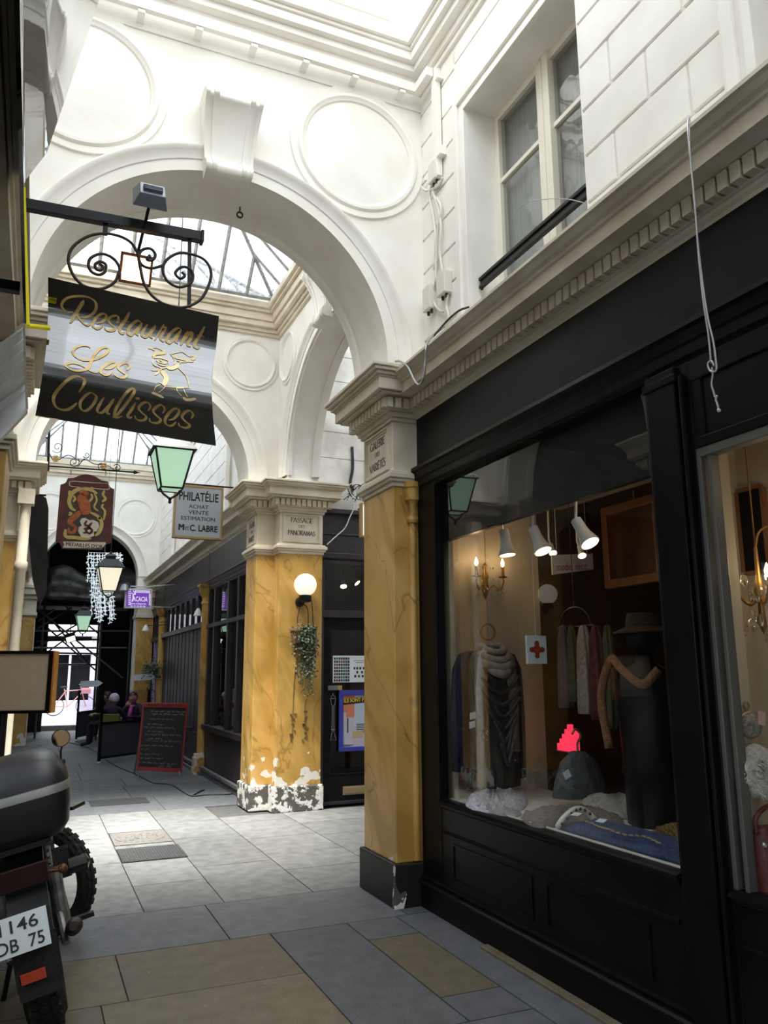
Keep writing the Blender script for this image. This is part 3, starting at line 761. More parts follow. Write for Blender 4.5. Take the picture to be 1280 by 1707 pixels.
# room behind it
t = MB(); t.box(3.2, 6.5, 12.2, 12.3, 0, 3.3); t.box(3.12, 3.2, 10.16, 12.3, 0, 3.3); t.box(6.5, 6.6, 9.5, 12.3, 0, 3.3); t.box(3.1, 6.6, 9.75, 12.3, 3.2, 3.3); t.box(3.1, 6.6, 9.7, 12.3, -.02, .01)
struct('wall_stamp_shop', t, M['shop_brown'], 'dark brown room behind the glazed stamp shop door', 'wall')
lamp('stamp_shop_spot', 'POINT', (4.3, 10.6, 2.75), 4, (1, .75, .45), size=.05)
# upper masonry of the passage, seen through the right arch
for mir, nm, lb in ((False, 'wall_passage_right', 'stained white masonry above the side passage on the right'), (True, 'wall_passage_left', 'masonry of the side passage on the left')):
    w = MB(mir)
    z = 3.66; k = 0
    while z < 6.9:
        h = .36
        w.box(3.09, 7.5, 9.62, 10.0, z+.006, z+h-.006); z += h
    w.box(3.09, 7.5, 9.634, 10.0, 3.6, 7)
    w.box(3.09, 7.5, 5.55, 5.97, 0, 7); w.box(7.3, 7.5, 5.6, 9.9, 0, 7)
    if mir:
        q = MB(True); q.box(2.60, 7.3, 9.66, 9.75, 0, 3.66); q.box(3.72, 7.3, 9.5, 9.62, 0, 3.9); q.box(7.2, 7.3, 5.98, 9.5, 0, 3.9); struct('wall_passage_shops', q, M['purple_black'], 'dark shop boards along the left side passage', 'wall')
    struct(nm, w, M['old_wall'], lb, 'wall')
hip_roof('skylight', 'glass roof over the side passage on the right', 3.1, 7.4, 5.8, 9.8, 7.0, 8.2, 6, 6)
t = MB(True); t.box(3.10, 7.4, 5.6, 9.9, 4.9, 5.0); struct('ceiling_light_block', t, M['purple_black'], 'unseen dark slab added over the left side passage to darken reflections', 'ceiling')  # added unseen slab that keeps the window reflection of this passage dark
lamp('daylight_side_passage', 'AREA', (5.1, 7.7, 6.9), 60, (.95, .97, 1), (5.1, 7.7, 0), 3.0, 2.6)

# ------------------------------------------------------------------ far arcade
for mir, nm, lb in ((False, 'wall_far_right', 'white rusticated upper wall over the far shops on the right'), (True, 'wall_far_left', 'white upper wall over the far shops on the left')):
    w = MB(mir)
    def cut(k): return [10.6+i*.55+(.27 if k % 2 else 0) for i in range(20)]
    blocks(w, 2.70, 10.1, 11.6, 3.8, 6.9); blocks(w, 2.70, 12.7, 17.2, 3.8, 6.9, cut); blocks(w, 2.70, 18.4, 20.6, 3.8, 6.9, cut)
    w.box(2.76, 3.1, 11.5, 12.8, 3.8, 6.9); w.box(2.76, 3.1, 17.1, 18.5, 3.8, 6.9); w.box(2.70, 3.0, 10.1, 20.6, 6.2, 6.9)
    for y0 in (11.6, 17.2):
        for a in (y0-.0, y0+1.1-.0): w.box(2.66, 2.72, a-.05, a+.05, 3.9, 6.0)
    struct(nm, w, M['plaster'], lb, 'wall', bevel=.003)
t = MB()
for z0, z1, o in ((6.35, 6.42, .05), (6.42, 6.5, .12), (6.5, 6.62, .16), (6.62, 6.75, .2)):
    for mir in (False, True):
        q = MB(mir); q.box(2.7-o, 2.75, 10.15, 20.5, z0, z1); t.merge(q)
    t.box(XL, XR, 20.5-o, 20.55, z0, z1); t.box(XL, XR, 10.15, 10.15+o, z0, z1)
struct('trim_8', t, M['cream'], 'cream cornice under the far glass roof', 'cornice')
w = MB(); arch_wall(w, 'y', XL, XR, CX, 0, 3.95, 1.13, 6.9, 20.5, 20.95)
ww = struct('wall_third_arch', w, M['plaster'], 'white wall with the third round arch at the far end', 'wall')
t = MB(); ringx(t, (CX, 3.95, 20.5), [(1.13+a*1.1, b*1.6) for a, b in ARCHIV], 'y'); obj('archivolt', t, M['plaster'], ww, smooth='auto')
for sx in (1, -1):
    t = MB(); roundel(t, 'y', CX+sx*1.0, 5.45, 20.5, .52); obj('roundel', t, M['plaster'], ww, smooth='auto')
hip_roof('skylight', 'long glass roof over the far arcade', XL+.1, XR-.1, 10.2, 20.45, 6.8, 8.3, 22, 9)
# shops down the far right and left
M['lilac'] = mat('lilac_paint', (.34, .27, .50), .5)
M['dark_glass'] = glass_pane('dim_shop_glass', (.9, .9, .9), 1.6)
def far_shop(label, mirror):
    root = thing('shop_row', (2*CX-2.6 if mirror else 2.6, 15, 0), label, 'shopfront')
    t = MB(mirror); t.box(2.60, 2.8, 10.14, 20.5, 3.10, 3.60); t.box(2.594, 2.61, 13.42, 13.46, 3.1, 3.6); t.box(2.594, 2.61, 18.5, 18.54, 3.1, 3.6); obj('fascia', t, M['purple_black'], root)
    t = MB(mirror); t.prof([(x, z-.005) for x, z in LEDGE], 'y', 10.14, 20.5); obj('ledge', t, M['purple_black'], root)
    t = MB(mirror)
    t.box(2.60, 2.72, 10.14, 20.5, 2.96, 3.1)
    for a in (10.16, 11.25, 11.9, 12.9, 13.35): t.box(2.60, 2.70, a-.05, a+.05, .7, 2.98)
    t.box(2.585, 2.70, 10.14, 13.5, 2.32, 2.38); t.box(2.56, 2.72, 10.14, 13.5, .70, .78); t.box(2.62, 2.8, 10.14, 13.5, .1, .72)
    t.box(2.56, 2.75, 13.5, 18.5, 2.36, 2.45); t.box(2.60, 2.8, 13.6, 18.4, .12, .6); t.box(2.585, 2.75, 14.6, 16.6, .60, .65)
    for i in range(8): t.box(2.60, 2.66, 13.75+i*.6, 13.79+i*.6, 2.45, 2.97)
    for a in (18.65, 19.3, 19.95, 20.4): t.box(2.60, 2.7, a-.04, a+.04, .1, 2.98)
    t.box(2.57, 2.72, 18.5, 20.5, 2.34, 2.42)
    obj('timber_frame', t, M['purple_black'], root, bevel=.004)
    t = MB(mirror)
    for i in range(24): t.box(2.63+.008*(i % 2), 2.66, 13.7+i*.2, 13.892+i*.2, .6, 2.37)
    obj('shutter', t, M['shutter'], root)
    t = MB(mirror); t.box(2.655, 2.66, 10.15, 13.4, .76, 2.98); t.box(2.655, 2.66, 13.6, 18.4, 2.44, 2.98); t.box(2.655, 2.66, 18.6, 20.4, .3, 2.98); obj('pane', t, M['dark_glass'], root)
    t = MB(mirror); t.box(2.56, 2.75, 10.14, 20.5, 0, .10); t.box(2.545, 2.60, 10.14, 20.5, .09, .13); t.box(2.52, 2.75, 13.2, 20.5, 0, .05); obj('plinth', t, M['plinth_grey'], root)
    for yc in (13.5, 18.6):
        c = MB(mirror)
        c.lathe([(.0, .30), (.085, .30), (.085, 2.72), (.10, 2.73), (.10, 2.76), (.085, 2.77), (.085, 2.84), (.12, 2.88), (.14, 2.95), (.15, 3.02), (.0, 3.02)], (2.60, yc, 0), n=16)
        c.box(2.45, 2.7, yc-.15, yc+.15, 3.02, 3.06); c.box(2.47, 2.7, yc-.12, yc+.12, .1, .26); c.box(2.49, 2.7, yc-.10, yc+.10, .26, .31); c.box(2.46, 2.7, yc-.13, yc+.13, 0, .1)
        obj('column', c, M['marble_far'], root, smooth='auto')
    if not mirror:
        t = MB(); t.box(2.60, 2.70, 19.32, 19.42, .1, 2.34); t.box(2.60, 2.70, 19.82, 19.92, .1, 2.34); obj('lilac_jamb', t, M['lilac'], root)
    return root
M['shutter'] = mottled('dark_boarded_shutter', (.018, .015, .017), (.038, .032, .033), 5, .5, stretch=(1, 6, .2))
M['plinth_grey'] = mottled('grey_plinth_stone', (.09, .09, .10), (.16, .16, .17), 8, .8)
far_shop('row of dark aubergine shopfronts with slim ochre columns on the far right', False)
far_shop('row of dark shopfronts on the far left', True)
t = MB()
for mir in (False, True):
    q = MB(mir); q.box(4.2, 4.3, 10.1, 20.6, 0, 3.6); q.box(2.7, 4.3, 10.2, 20.6, 3.05, 3.15); q.box(2.75, 4.3, 13.48, 13.52, 0, 3.1); t.merge(q)
    q = MB(mir); q.box(2.8, 6.5, -1.6, -1.5, 0, 3.6); t.merge(q)
struct('wall_far_shops', t, M['shop_brown'], 'dark rooms behind the far shop windows', 'wall')
# pier pilasters at the third arch
for mir in (False, True):
    p = MB(mir); p.box(2.22, 2.6, 20.25, 20.96, 0, 2.92)
    root = thing('pilaster', (2*CX-2.4 if mir else 2.4, 20.3, 0), 'ochre pilaster under the far arch on the '+('left' if mir else 'right'), 'pillar', None, 'structure')
    obj('shaft', p, M['marble_far'], root, bevel=.01)
    p = MB(mir)
    for z0, z1, o in ((2.92, 3.0, .04), (3.0, 3.3, .01), (3.3, 3.4, .06), (3.4, 3.55, .13), (3.55, 3.62, .17)): p.box(2.22-o, 2.6, 20.25-o, 20.96, z0, z1)
    obj('capital', p, M['cream'], root, bevel=.008)

# ------------------------------------------------------------------ dark passage beyond the third arch, and the street
M['dark_boards'] = mottled('dark_brown_boards', (.018, .015, .013), (.04, .032, .028), 3, .8, stretch=(1, 4, .3))  # dark brown boards varied by stretched noise
t = MB()
for mir in (False, True):
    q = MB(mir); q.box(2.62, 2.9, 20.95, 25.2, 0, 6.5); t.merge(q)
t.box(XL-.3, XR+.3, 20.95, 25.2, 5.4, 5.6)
struct('wall_far_passage', t, M['dark_boards'], 'dark boarded passage behind the scaffold', 'wall')
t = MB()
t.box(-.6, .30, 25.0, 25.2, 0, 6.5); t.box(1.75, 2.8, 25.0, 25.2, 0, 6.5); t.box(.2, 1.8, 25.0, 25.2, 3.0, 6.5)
struct('wall_far_gate', t, M['dark_boards'], 'dark end wall framing the opening to the street', 'wall')
M['street_front'] = mottled('pale_street_facade', (.60, .60, .62), (.72, .72, .73), 2, .7)
t = MB(); t.box(-7, 9, 33.0, 33.3, 3.2, 9); t.box(-7, 9, 32.7, 33.3, 3.0, 3.3); t.box(-7, .35, 33, 33.3, 0, 3.2); t.box(2.0, 9, 33, 33.3, 0, 3.2)
for i in range(8): t.box(-7, 9, 32.95, 33.05, 3.5+i*.62, 3.53+i*.62)
struct('wall_street', t, M['street_front'], 'pale building across the sunny street', 'wall')
t = MB(); t.box(.35, 2.0, 33.4, 33.45, 0, 3.1, 0); t.box(.35, 2, 32.9, 33.1, 2.3, 2.85, 1); t.box(.35, .5, 32.95, 33.1, 0, 2.3, 1); t.box(1.2, 1.28, 32.95, 33.1, 0, 2.3, 1); t.box(.35, 2, 32.95, 33.1, 0.1, .6, 1)
struct('window_4', t, [M['black2'], M['street_front']], 'shop window across the street beyond the arcade', 'window')
# ------------------------------------------------------------------ hanging banner of the restaurant
M['banner_black'] = mat('glossy_black_acrylic', (.004, .004, .005), .045, 0, .75, coat=1.0)
_b = M['banner_black'].node_tree.nodes['Principled BSDF']; _b.inputs['IOR'].default_value = 1.65; _b.inputs['Coat IOR'].default_value = 1.5
M['figure_gold'] = mat('pale_gold_leaf', (.85, .66, .33), .4, .3)
def b_top(px): return 462+(px-80)*.228
def b_bot(px): return 692+(px-58)*.166
_by = [(0, 3.585), (.1, 3.635), (.22, 3.69), (.32, 3.675), (.5, 3.622), (.64, 3.588), (.72, 3.60), (.84, 3.665), (1.02, 3.735)]
def b_y(t):
    t = min(max(t, 0), 1.02)
    for (a, p), (b, q) in zip(_by, _by[1:]):
        if t <= b:
            k = (t-a)/(b-a); k = k*k*(3-2*k)*.5+k*.5; return p+(q-p)*k
    return q
def on_banner(px, py, lift=0.0):
    t = (py-b_top(px))/(b_bot(px)-b_top(px))
    return atY(px, py, b_y(min(max(t, -.02), 1.02))-lift)
ban = thing('banner_sign', on_banner(200, 500), 'black banner lettered Restaurant Les Coulisses hanging from an iron scroll bracket', 'sign')
def edge(t, s):
    L = spline([(80, 0), (80, .25), (77, .5), (68, .78), (59, 1)], 6); R = spline([(365, 0), (360, .25), (353, .5), (355, .78), (360, 1)], 6)
    for Q in (L if s == 0 else R,):
        for a, b in zip(Q, Q[1:]):
            if a.y <= t+1e-6 <= b.y+2e-6: return a.x+(b.x-a.x)*(t-a.y)/max(b.y-a.y, 1e-6)
        return Q[-1].x
rows = []; NB = 26
for side in (0, 1):
    for i in (range(NB+1) if side == 0 else range(NB, -1, -1)):
        t = i/NB; r = []
        for j in range(9):
            px = edge(t, 0)+(edge(t, 1)-edge(t, 0))*j/8; py = b_top(px)+(b_bot(px)-b_top(px))*t
            p = on_banner(px, py); r.append(p+Vector((0, .012*side, 0)))
        rows.append(r)
mb = MB(); mb.grid(rows, True, False)
n9 = 9; N2 = len(rows)
mb.f.append([i*n9 for i in range(N2)][::-1]); mb.mi.append(0); mb.f.append([i*n9+8 for i in range(N2)]); mb.mi.append(0)
obj('panel', mb, M['banner_black'], ban, smooth='auto')
def trace(mb, strokes, ox, oy, s, w, surf, lift, wmin=.35, mi=0):
    """pen strokes given in sheet units, laid on the surface surf(x, y, lift)"""
    q = MB()
    for st in strokes:
        k = w
        if isinstance(st, tuple): st, k = st
        pts = spline([(ox+x/s, -(oy+y/s)) for x, y in st], 6)
        nib = Vector((math.cos(math.radians(60)), math.sin(math.radians(60))))
        def wf(d, t, k=k):
            c = abs(d.dot(nib)); e = min(1, .45+4*min(t, 1-t))
            return k*(wmin+(1-wmin)*c)*e
        q.ribbon(pts, wf, Vector((0, 0, 0)), Vector((1, 0, 0)), Vector((0, 1, 0)), Vector((0, 0, 1)), .0018)
    b = len(mb.v)
    mb.v += [surf(v.x, -v.y, lift+v.z) for v in q.v]
    mb.f += [[b+i for i in f] for f in q.f]; mb.mi += [mi]*len(q.f)
S1 = 9.846
REST1 = [[(310,390),(230,395),(160,350),(125,290),(160,210),(260,150),(420,135),(560,150),(670,220),(695,310),(660,400),(580,460),(500,482),(430,475)], ([(490,205),(420,320),(340,450),(265,570)], 6.5), [(400,420),(385,450),(430,520),(500,590),(545,608),(600,590)],
         [(700,580),(780,560),(850,500),(850,440),(790,425),(710,470),(650,560),(640,620),(690,665),(750,655),(805,620)], [(1020,575),(1060,540),(1050,470),(1000,455),(920,480),(890,530),(930,590),(1000,650),(980,690),(920,700),(860,690),(825,640)], ([(1240,400),(1170,530),(1080,660),(1090,730),(1120,745),(1165,725)], 5.5), ([(1105,540),(1240,557)], 2.5)]
REST2 = [[(215,390),(170,350),(120,345),(50,400),(-10,480),(-20,550),(20,580),(60,550),(130,480),(215,380)], [(215,380),(150,490),(125,550),(160,585)], [(305,400),(235,510),(215,580),(260,610),(320,570),(400,470),(440,420)], [(440,420),(370,520),(345,590),(390,630)],
         ([(575,400),(500,530),(420,660)], 3.2), [(545,450),(600,450),(630,460)], [(610,470),(540,570),(520,630),(550,670),(580,665)], [(860,490),(820,465),(770,475),(690,540),(625,630),(620,680),(660,705),(720,660),(800,570),(860,490)], [(855,495),(790,600),(765,680),(805,715)],
         [(970,515),(900,630),(850,740)], [(870,700),(940,610),(1010,540),(1040,545),(1020,620),(970,700),(975,750),(1015,762)], ([(1240,440),(1160,590),(1080,710),(1080,770),(1120,790),(1165,770)], 5.5), ([(1100,575),(1240,605)], 2.5)]
LES = [([(595,195),(550,165),(450,160),(360,190),(310,250),(330,310),(390,365),(480,395),(590,395),(690,375),(790,330),(870,270),(895,220),(870,190),(800,190),(720,240),(650,330),(600,450),(560,530),(480,560),(380,570),(280,550),(200,500),(210,460),(290,440),(400,460),(500,510),(600,575),(680,600),(730,590)], 5),
       [(830,540),(920,530),(1000,480),(1010,440),(950,430),(860,470),(780,540),(770,600),(830,640),(900,630),(955,590)], [(1200,560),(1245,500),(1190,445),(1120,450),(1060,490),(1060,540),(1130,600),(1190,640),(1150,680),(1080,680),(1010,650),(985,610)]]
COU = [([(505,335),(570,240),(600,150),(560,95),(460,70),(340,120),(200,250),(110,370),(90,470),(130,570),(230,620),(330,615),(420,560),(475,510)], 6), [(740,345),(680,345),(590,410),(530,500),(535,590),(590,640),(670,610),(750,520),(795,420),(770,375),(730,360)], [(920,415),(850,530),(810,620),(830,665),(890,665),(960,600),(1040,510),(1080,440)], [(1080,440),(1010,550),(970,630),(980,685),(1025,685)]]
LISS = [[(-130,535),(-90,545),(-20,480),(110,320),(220,160),(235,90),(200,75),(120,130),(20,260),(-70,420),(-90,520),(-60,555),(40,530)], ([(250,310),(190,420),(130,510),(140,555),(205,545)], 5.2), ([(250,238),(325,240)], 5.5), [(465,440),(500,370),(460,310),(400,305),(330,350),(310,410),(360,470),(430,540),(400,590),(330,600),(270,580),(240,520)], [(700,485),(735,410),(690,350),(640,350),(570,400),(545,450),(600,520),(665,580),(640,630),(570,640),(500,620),(480,560)], [(800,590),(880,570),(960,480),(960,420),(900,405),(820,460),(750,560),(740,630),(790,680),(860,680),(920,625)], [(1165,570),(1200,510),(1170,450),(1110,440),(1040,490),(1020,550),(1080,620),(1140,670),(1120,710),(1060,720),(980,690),(955,640)]]
mb = MB()
sf_b = lambda x, y, l: on_banner(x, y, l+.001)
for st, ox, oy in ((REST1, 90, 480), (REST2, 215, 500), (LES, 90, 560), (COU, 80, 620), (LISS, 200, 640)): trace(mb, st, ox, oy, S1, 5.2, sf_b, .001)
tag(obj('lettering', mb, M['gold'], ban), 'gold script lettering Restaurant Les Coulisses')
# the jester-like figure drawn beside the words
FIG = [([(90,130),(150,135),(230,180)], 3), ([(130,135),(260,120),(400,180),(480,210)], 1.8), ([(185,310),(240,250),(320,240),(420,230),(480,215)], 6), ([(190,330),(330,330),(480,370),(520,400)], 3.5), ([(200,350),(185,430),(220,490),(290,530)], 1.5), ([(260,390),(330,430),(470,470)], 2), ([(330,380),(420,430),(500,460)], 2), ([(280,440),(350,490),(470,510)], 2), ([(300,520),(380,560),(480,545)], 2), ([(520,400),(530,470)], 1.5),
       ([(490,540),(580,560),(680,530),(740,470)], 6.5), ([(640,480),(660,400),(620,320),(560,250)], 1.5), ([(740,470),(790,430)], 1.5), ([(560,250),(640,240),(720,220),(830,215),(960,300),(1060,300)], 1.8), ([(590,270),(700,340),(800,360),(930,400),(1060,420)], 3.6), ([(1060,300),(1085,340),(1020,380)], 4.5), ([(700,400),(830,430),(960,420)], 1.5),
       ([(150,595),(230,605),(340,600)], 2), ([(230,700),(300,660),(340,600),(380,580)], 3), ([(360,620),(440,690),(475,780),(450,860),(410,920)], 8.5), ([(720,540),(830,640),(920,770),(970,980)], 1.6), ([(300,860),(370,880),(450,940),(600,965),(860,970),(985,975)], 1.5), ([(350,900),(250,960),(220,1040)], 1.5), ([(450,950),(400,1010),(310,1080)], 1.5), ([(160,1080),(250,1110),(420,1190)], 5), ([(690,980),(720,1060),(810,1160)], 1.5), ([(690,975),(860,975)], 3), ([(840,1000),(880,1090),(930,1170)], 1.6), ([(830,1180),(900,1230),(1010,1230),(1110,1210)], 5)]
mb = MB(); trace(mb, FIG, 240, 570, 12.8, 2, sf_b, .001, .8); tag(obj('emblem', mb, M['figure_gold'], ban), 'pale gold line figure of a bowing player')
# iron bracket: bar, two drop bars, scrollwork
def B(px, py, y=3.72): return atY(px, py, y)
mb = MB(); a, b = B(40, 341), B(335, 396)
d = (b-a).normalized(); mb.obox((a+b)/2, (b-a)/2, (0, .02, 0), (d.cross(Vector((0, 1, 0)))*-.026)); mb.obox(b+d*.004, d*.008, (0, .026, 0), (0, 0, .032)); obj('bracket_bar', mb, M['iron'], ban, bevel=.003)
for x, y0, y1, w in ((176, 370, 392, .011), (316, 398, 512, .009)):
    mb = MB(); p, q = B(x, y0), B(x-1, y1); mb.obox((p+q)/2, (w, 0, 0), (0, .006, 0), (q-p)/2); mb.obox(p, (.035, 0, .005), (0, .022, 0), (0, 0, .006)); obj('hanger_strap', mb, M['iron'], ban)
z3 = lambda pts: [B(x/3.2, 280+y/3.2, 3.715) for x, y in spline(pts, 6)]
SCR = [[(545,520),(520,505),(535,540),(565,525),(545,500),(500,520),(510,560),(560,565),(580,520),(600,470),(545,458),(485,490),(475,540),(520,575),(600,585),(640,545),(620,490),(560,460)],
       [(560,462),(490,465),(470,520)], [(800,465),(785,490),(815,490),(828,460),(800,430),(755,440),(740,480),(760,520),(810,535),(870,520)],
       [(735,455),(700,400),(640,365),(560,350),(470,365),(390,420),(365,490),(390,570),(450,630),(540,645),(610,610),(635,555)],
       [(735,455),(750,540),(770,620),(820,690),(900,735),(990,742),(1070,700),(1115,620),(1125,550),(1090,490),(1020,460),(950,455),(890,490),(868,540),(890,600),(950,635),(1010,620),(1030,580),(1015,540),(970,528),(935,560),(960,590),(985,575),(970,555)]]
SCR[0] = [(530,510),(548,525),(540,545),(515,540),(508,515),(535,500),(563,515),(562,550),(530,570),(490,555),(472,520),(485,480),(540,458),(600,480),(637,530),(635,580)]
SCR.pop(1)
mb = MB()
for s in SCR: mb.tube(z3(s), .0075, 6)
obj('scrollwork', mb, M['rust_iron'], ban, smooth=True)

def floodlight(px, py, y, label, facing, stem_to, on=True):
    p = B(px, py, y)
    root = thing('floodlight', p, label, 'floodlight', 'floodlights on the banner bracket')
    f = Vector(facing).normalized(); sx = Vector((1, 0, 0)); u = f.cross(sx).normalized()
    if u.z < 0: u = -u
    mb = MB()
    P0 = [p+sx*(a*.058)+u*(b*.05)-f*.03 for a, b in ((-1,-1),(1,-1),(1,1),(-1,1))]; P1 = [p+sx*(a*.080)+u*(b*.076)+f*.03 for a, b in ((-1,-1),(1,-1),(1,1),(-1,1))]
    fs = [(0,3,2,1),(0,1,5,4),(1,2,6,5),(2,3,7,6),(3,0,4,7)]
    mb.add(P0+P1, fs+[(4,5,6,7)])
    for k in (-.5, -.2, .1): mb.obox(p+u*k*.05-f*.035, sx*.045, u*.003, f*.012)
    obj('housing', mb, M['rust_lamp'] if on else M['grey_lamp'], root, bevel=.004)
    mb = MB(); mb.obox(p+f*.0325, sx*.066, u*.060, f*.002); obj('lamp_face', mb, M['flood_on'] if on else M['grey_lamp'], root)
    mb = MB(); mb.tube([p+u*.0-f*.04, p-f*.03+Vector((0, 0, .0)), Vector(stem_to)], .008, 6); obj('stem', mb, M['iron'], root)
    return root
M['grey_lamp'] = mat('blue_grey_lamp_housing', (.19, .21, .25), .45, .3)
M['rust_lamp'] = mat('rusty_lamp_housing', (.20, .09, .05), .6, .3)
M['flood_on'] = mat('lit_flood_lamp', (1, .75, .5), .3, emit=(1, .66, .40), es=2.6)
floodlight(252, 325, 3.60, 'blue grey floodlight above the banner bracket, seen from behind', (-.1, .75, -.45), B(240, 380, 3.70), False)
floodlight(225, 448, 3.90, 'lit floodlight glowing behind the iron scrollwork', (.1, -.8, -.5), B(240, 380, 3.74))
lamp('floodlight_glow', 'SPOT', B(222, 450, 3.86), 6, (1, .8, .6), B(220, 600, 3.7)); bpy.data.lights['floodlight_glow'].spot_size = 2.0

# ------------------------------------------------------------------ street lanterns on chains
M['green_glass'] = mat('lit_green_glass', (.42, .68, .48), .4, emit=(.55, .85, .60), es=.5)
M['warm_glass'] = mat('lit_milk_glass', (.8, .78, .68), .4, emit=(1, .92, .70), es=.7)
def lantern(name, base, w, h, label, glass, chain_top, group='hanging lanterns', bracket=False):
    """four-sided tapering street lantern; base = bottom centre of the glass box"""
    root = thing(name, base, label, 'lantern', group)
    b = Vector(base); wb, wt = w*.56, w
    c = lambda k, z, s: [(b.x+sx*k/2, b.y+sy*k/2, b.z+z) for sx, sy in ((-1,-1),(1,-1),(1,1),(-1,1))]
    B0, B1 = c(wb, 0, 0), c(wt, h, 0)
    mb = MB(); mb.add(B0+B1, [(0,1,5,4),(1,2,6,5),(2,3,7,6),(3,0,4,7),(3,2,1,0)]); obj('glass', mb, glass, root)
    mb = MB(); r = w*.028
    for p, q in zip(B0, B1): mb.bar(p, q, r, 6)
    for Q in (B0, B1):
        for i in range(4): mb.bar(Q[i], Q[(i+1) % 4], r, 6)
    obj('frame', mb, M['iron'], root)
    mb = MB()
    for k0, z0, k1, z1 in ((wt*1.16, h, wt*1.1, h+.05*w), (wt*1.1, h+.05*w, wt*.62, h+.36*w), (wt*.62, h+.36*w, wt*.50, h+.40*w), (wt*.40, h+.40*w, wt*.40, h+.52*w), (wt*.48, h+.52*w, wt*.30, h+.62*w)):
        P, Q = c(k0, z0, 0), c(k1, z1, 0); mb.add(P+Q, [(0,3,2,1),(4,5,6,7),(0,1,5,4),(1,2,6,5),(2,3,7,6),(3,0,4,7)])
    mb.ball(b+Vector((0, 0, h+.68*w)), w*.06, 10); obj('roof', mb, M['iron'], root)
    mb = MB()
    for sx in (-1, 1):
        pts = spline([(b.x+sx*wb*.46, b.y, b.z), (b.x+sx*wb*.34, b.y, b.z-.12*w), (b.x+sx*wb*.10, b.y, b.z-.22*w), (b.x, b.y, b.z-.26*w)], 5); mb.tube(pts, w*.03, 6)
    mb.lathe([(0, -.40*w), (.05*w, -.36*w), (.035*w, -.30*w), (.06*w, -.24*w), (0, -.2*w)], b, n=10); obj('cradle', mb, M['iron'], root)
    mb = MB(); mb.lathe([(0, .0), (.06*w, 0), (.06*w, .10*w), (.12*w, .2*w), (.12*w, .28*w), (0, .36*w)], b+Vector((0, 0, h*.55)), n=12); obj('bulb', mb, M['iron'] if glass is M['green_glass'] else M['warm_bulb'], root)
    mb = MB(); mb.bar(b+Vector((0, 0, h+.7*w)), chain_top, .006, 6); obj('hanging_rod', mb, M['iron'], root)
    return root
M['warm_bulb'] = mat('warm_bulb', (1, .85, .6), .4, emit=(1, .85, .6), es=6)
lantern('lantern', atY(284, 816, 7.7), .36, .37, 'big hanging lantern with green glass below the black banner', M['green_glass'], (1.077, 7.7, 7.6))
lantern('lantern', atY(181, 986, 13), .36, .36, 'hanging lantern with warm white glass beside the icicle lights', M['warm_glass'], (1.0, 13, 7.6))
lantern('lantern', atY(138, 1051, 20), .34, .34, 'small far green lantern hanging before the scaffold', M['green_glass'], (1.0, 20.0, 5.06))
lamp('lantern_bulb_green', 'POINT', atY(284, 795, 7.7), 3, (.7, 1, .75), size=.08)

# ------------------------------------------------------------------ stamp dealer's sign
M['sign_white'] = mat('white_sign_face', (.52, .57, .66), .45)
M['ink'] = mat('black_sign_ink', (.01, .01, .012), .5)
M['sign_gold_frame'] = mat('gilt_sign_frame', (.45, .32, .14), .45, .2)
C4 = [atY(288, 806, 10.9), atY(370, 809, 10.9), atY(370, 898, 10.9), atY(287, 896, 10.9)]
root = thing('shop_sign', C4[3], 'white shop sign reading Philatélie Achat Vente Estimation in a gilt frame', 'sign')
x0, x1, z0, z1 = C4[3].x, C4[2].x, C4[3].z, C4[0].z+.0; yy = 10.9
mb = MB(); mb.box(x0, x1, yy, yy+.06, z0, z1); obj('board', mb, M['sign_white'], root)
mb = MB()
for q in ((x0, x1, z0, z0+.03), (x0, x1, z1-.03, z1), (x0, x0+.03, z0, z1), (x1-.03, x1, z0, z1)): mb.box(q[0], q[1], yy-.012, yy+.07, q[2], q[3])
obj('frame', mb, M['sign_gold_frame'], root, bevel=.004)
mb = MB(); W, H = x1-x0, z1-z0; ex, ez, en = (1, 0, 0), (0, 0, 1), (0, -1, 0)
def row(mb, s, f, h, w, bold=.0, cx=None, y=yy, o=.003):
    text(mb, s, ((x0+x1)/2 if cx is None else cx, y-o, z0+H*f), ex, ez, en, h*H, w*W, .0, bold)
row(mb, 'PHILATÉLIE', .71, .20, .80, .022); row(mb, 'ACHAT', .565, .072, .40, .01); row(mb, 'VENTE', .455, .072, .41, .01); row(mb, 'ESTIMATION', .34, .072, .68, .03); row(mb, 'M', .145, .115, .10, .10, x0+W*.17); row(mb, 'et', .15, .08, .08, 0, x0+W*.28); row(mb, 'C. LABRE', .145, .115, .56, .03, x0+W*.62)
tag(obj('lettering', mb, M['ink'], root), 'black capitals Philatélie Achat Vente Estimation M et C. Labre')
mb = MB(); zt = atY(372, 812, 10.9).z; mb.bar((x0+.05, yy+.03, z1+.02), (2.7, yy+.03, z1+.02), .012); mb.bar((x0+.15, yy+.03, z1+.02), (x0+.15, yy+.03, z1-.01), .01); mb.bar((x1-.1, yy+.03, z1+.02), (x1-.1, yy+.03, z1-.01), .01); obj('bracket', mb, M['iron'], root)

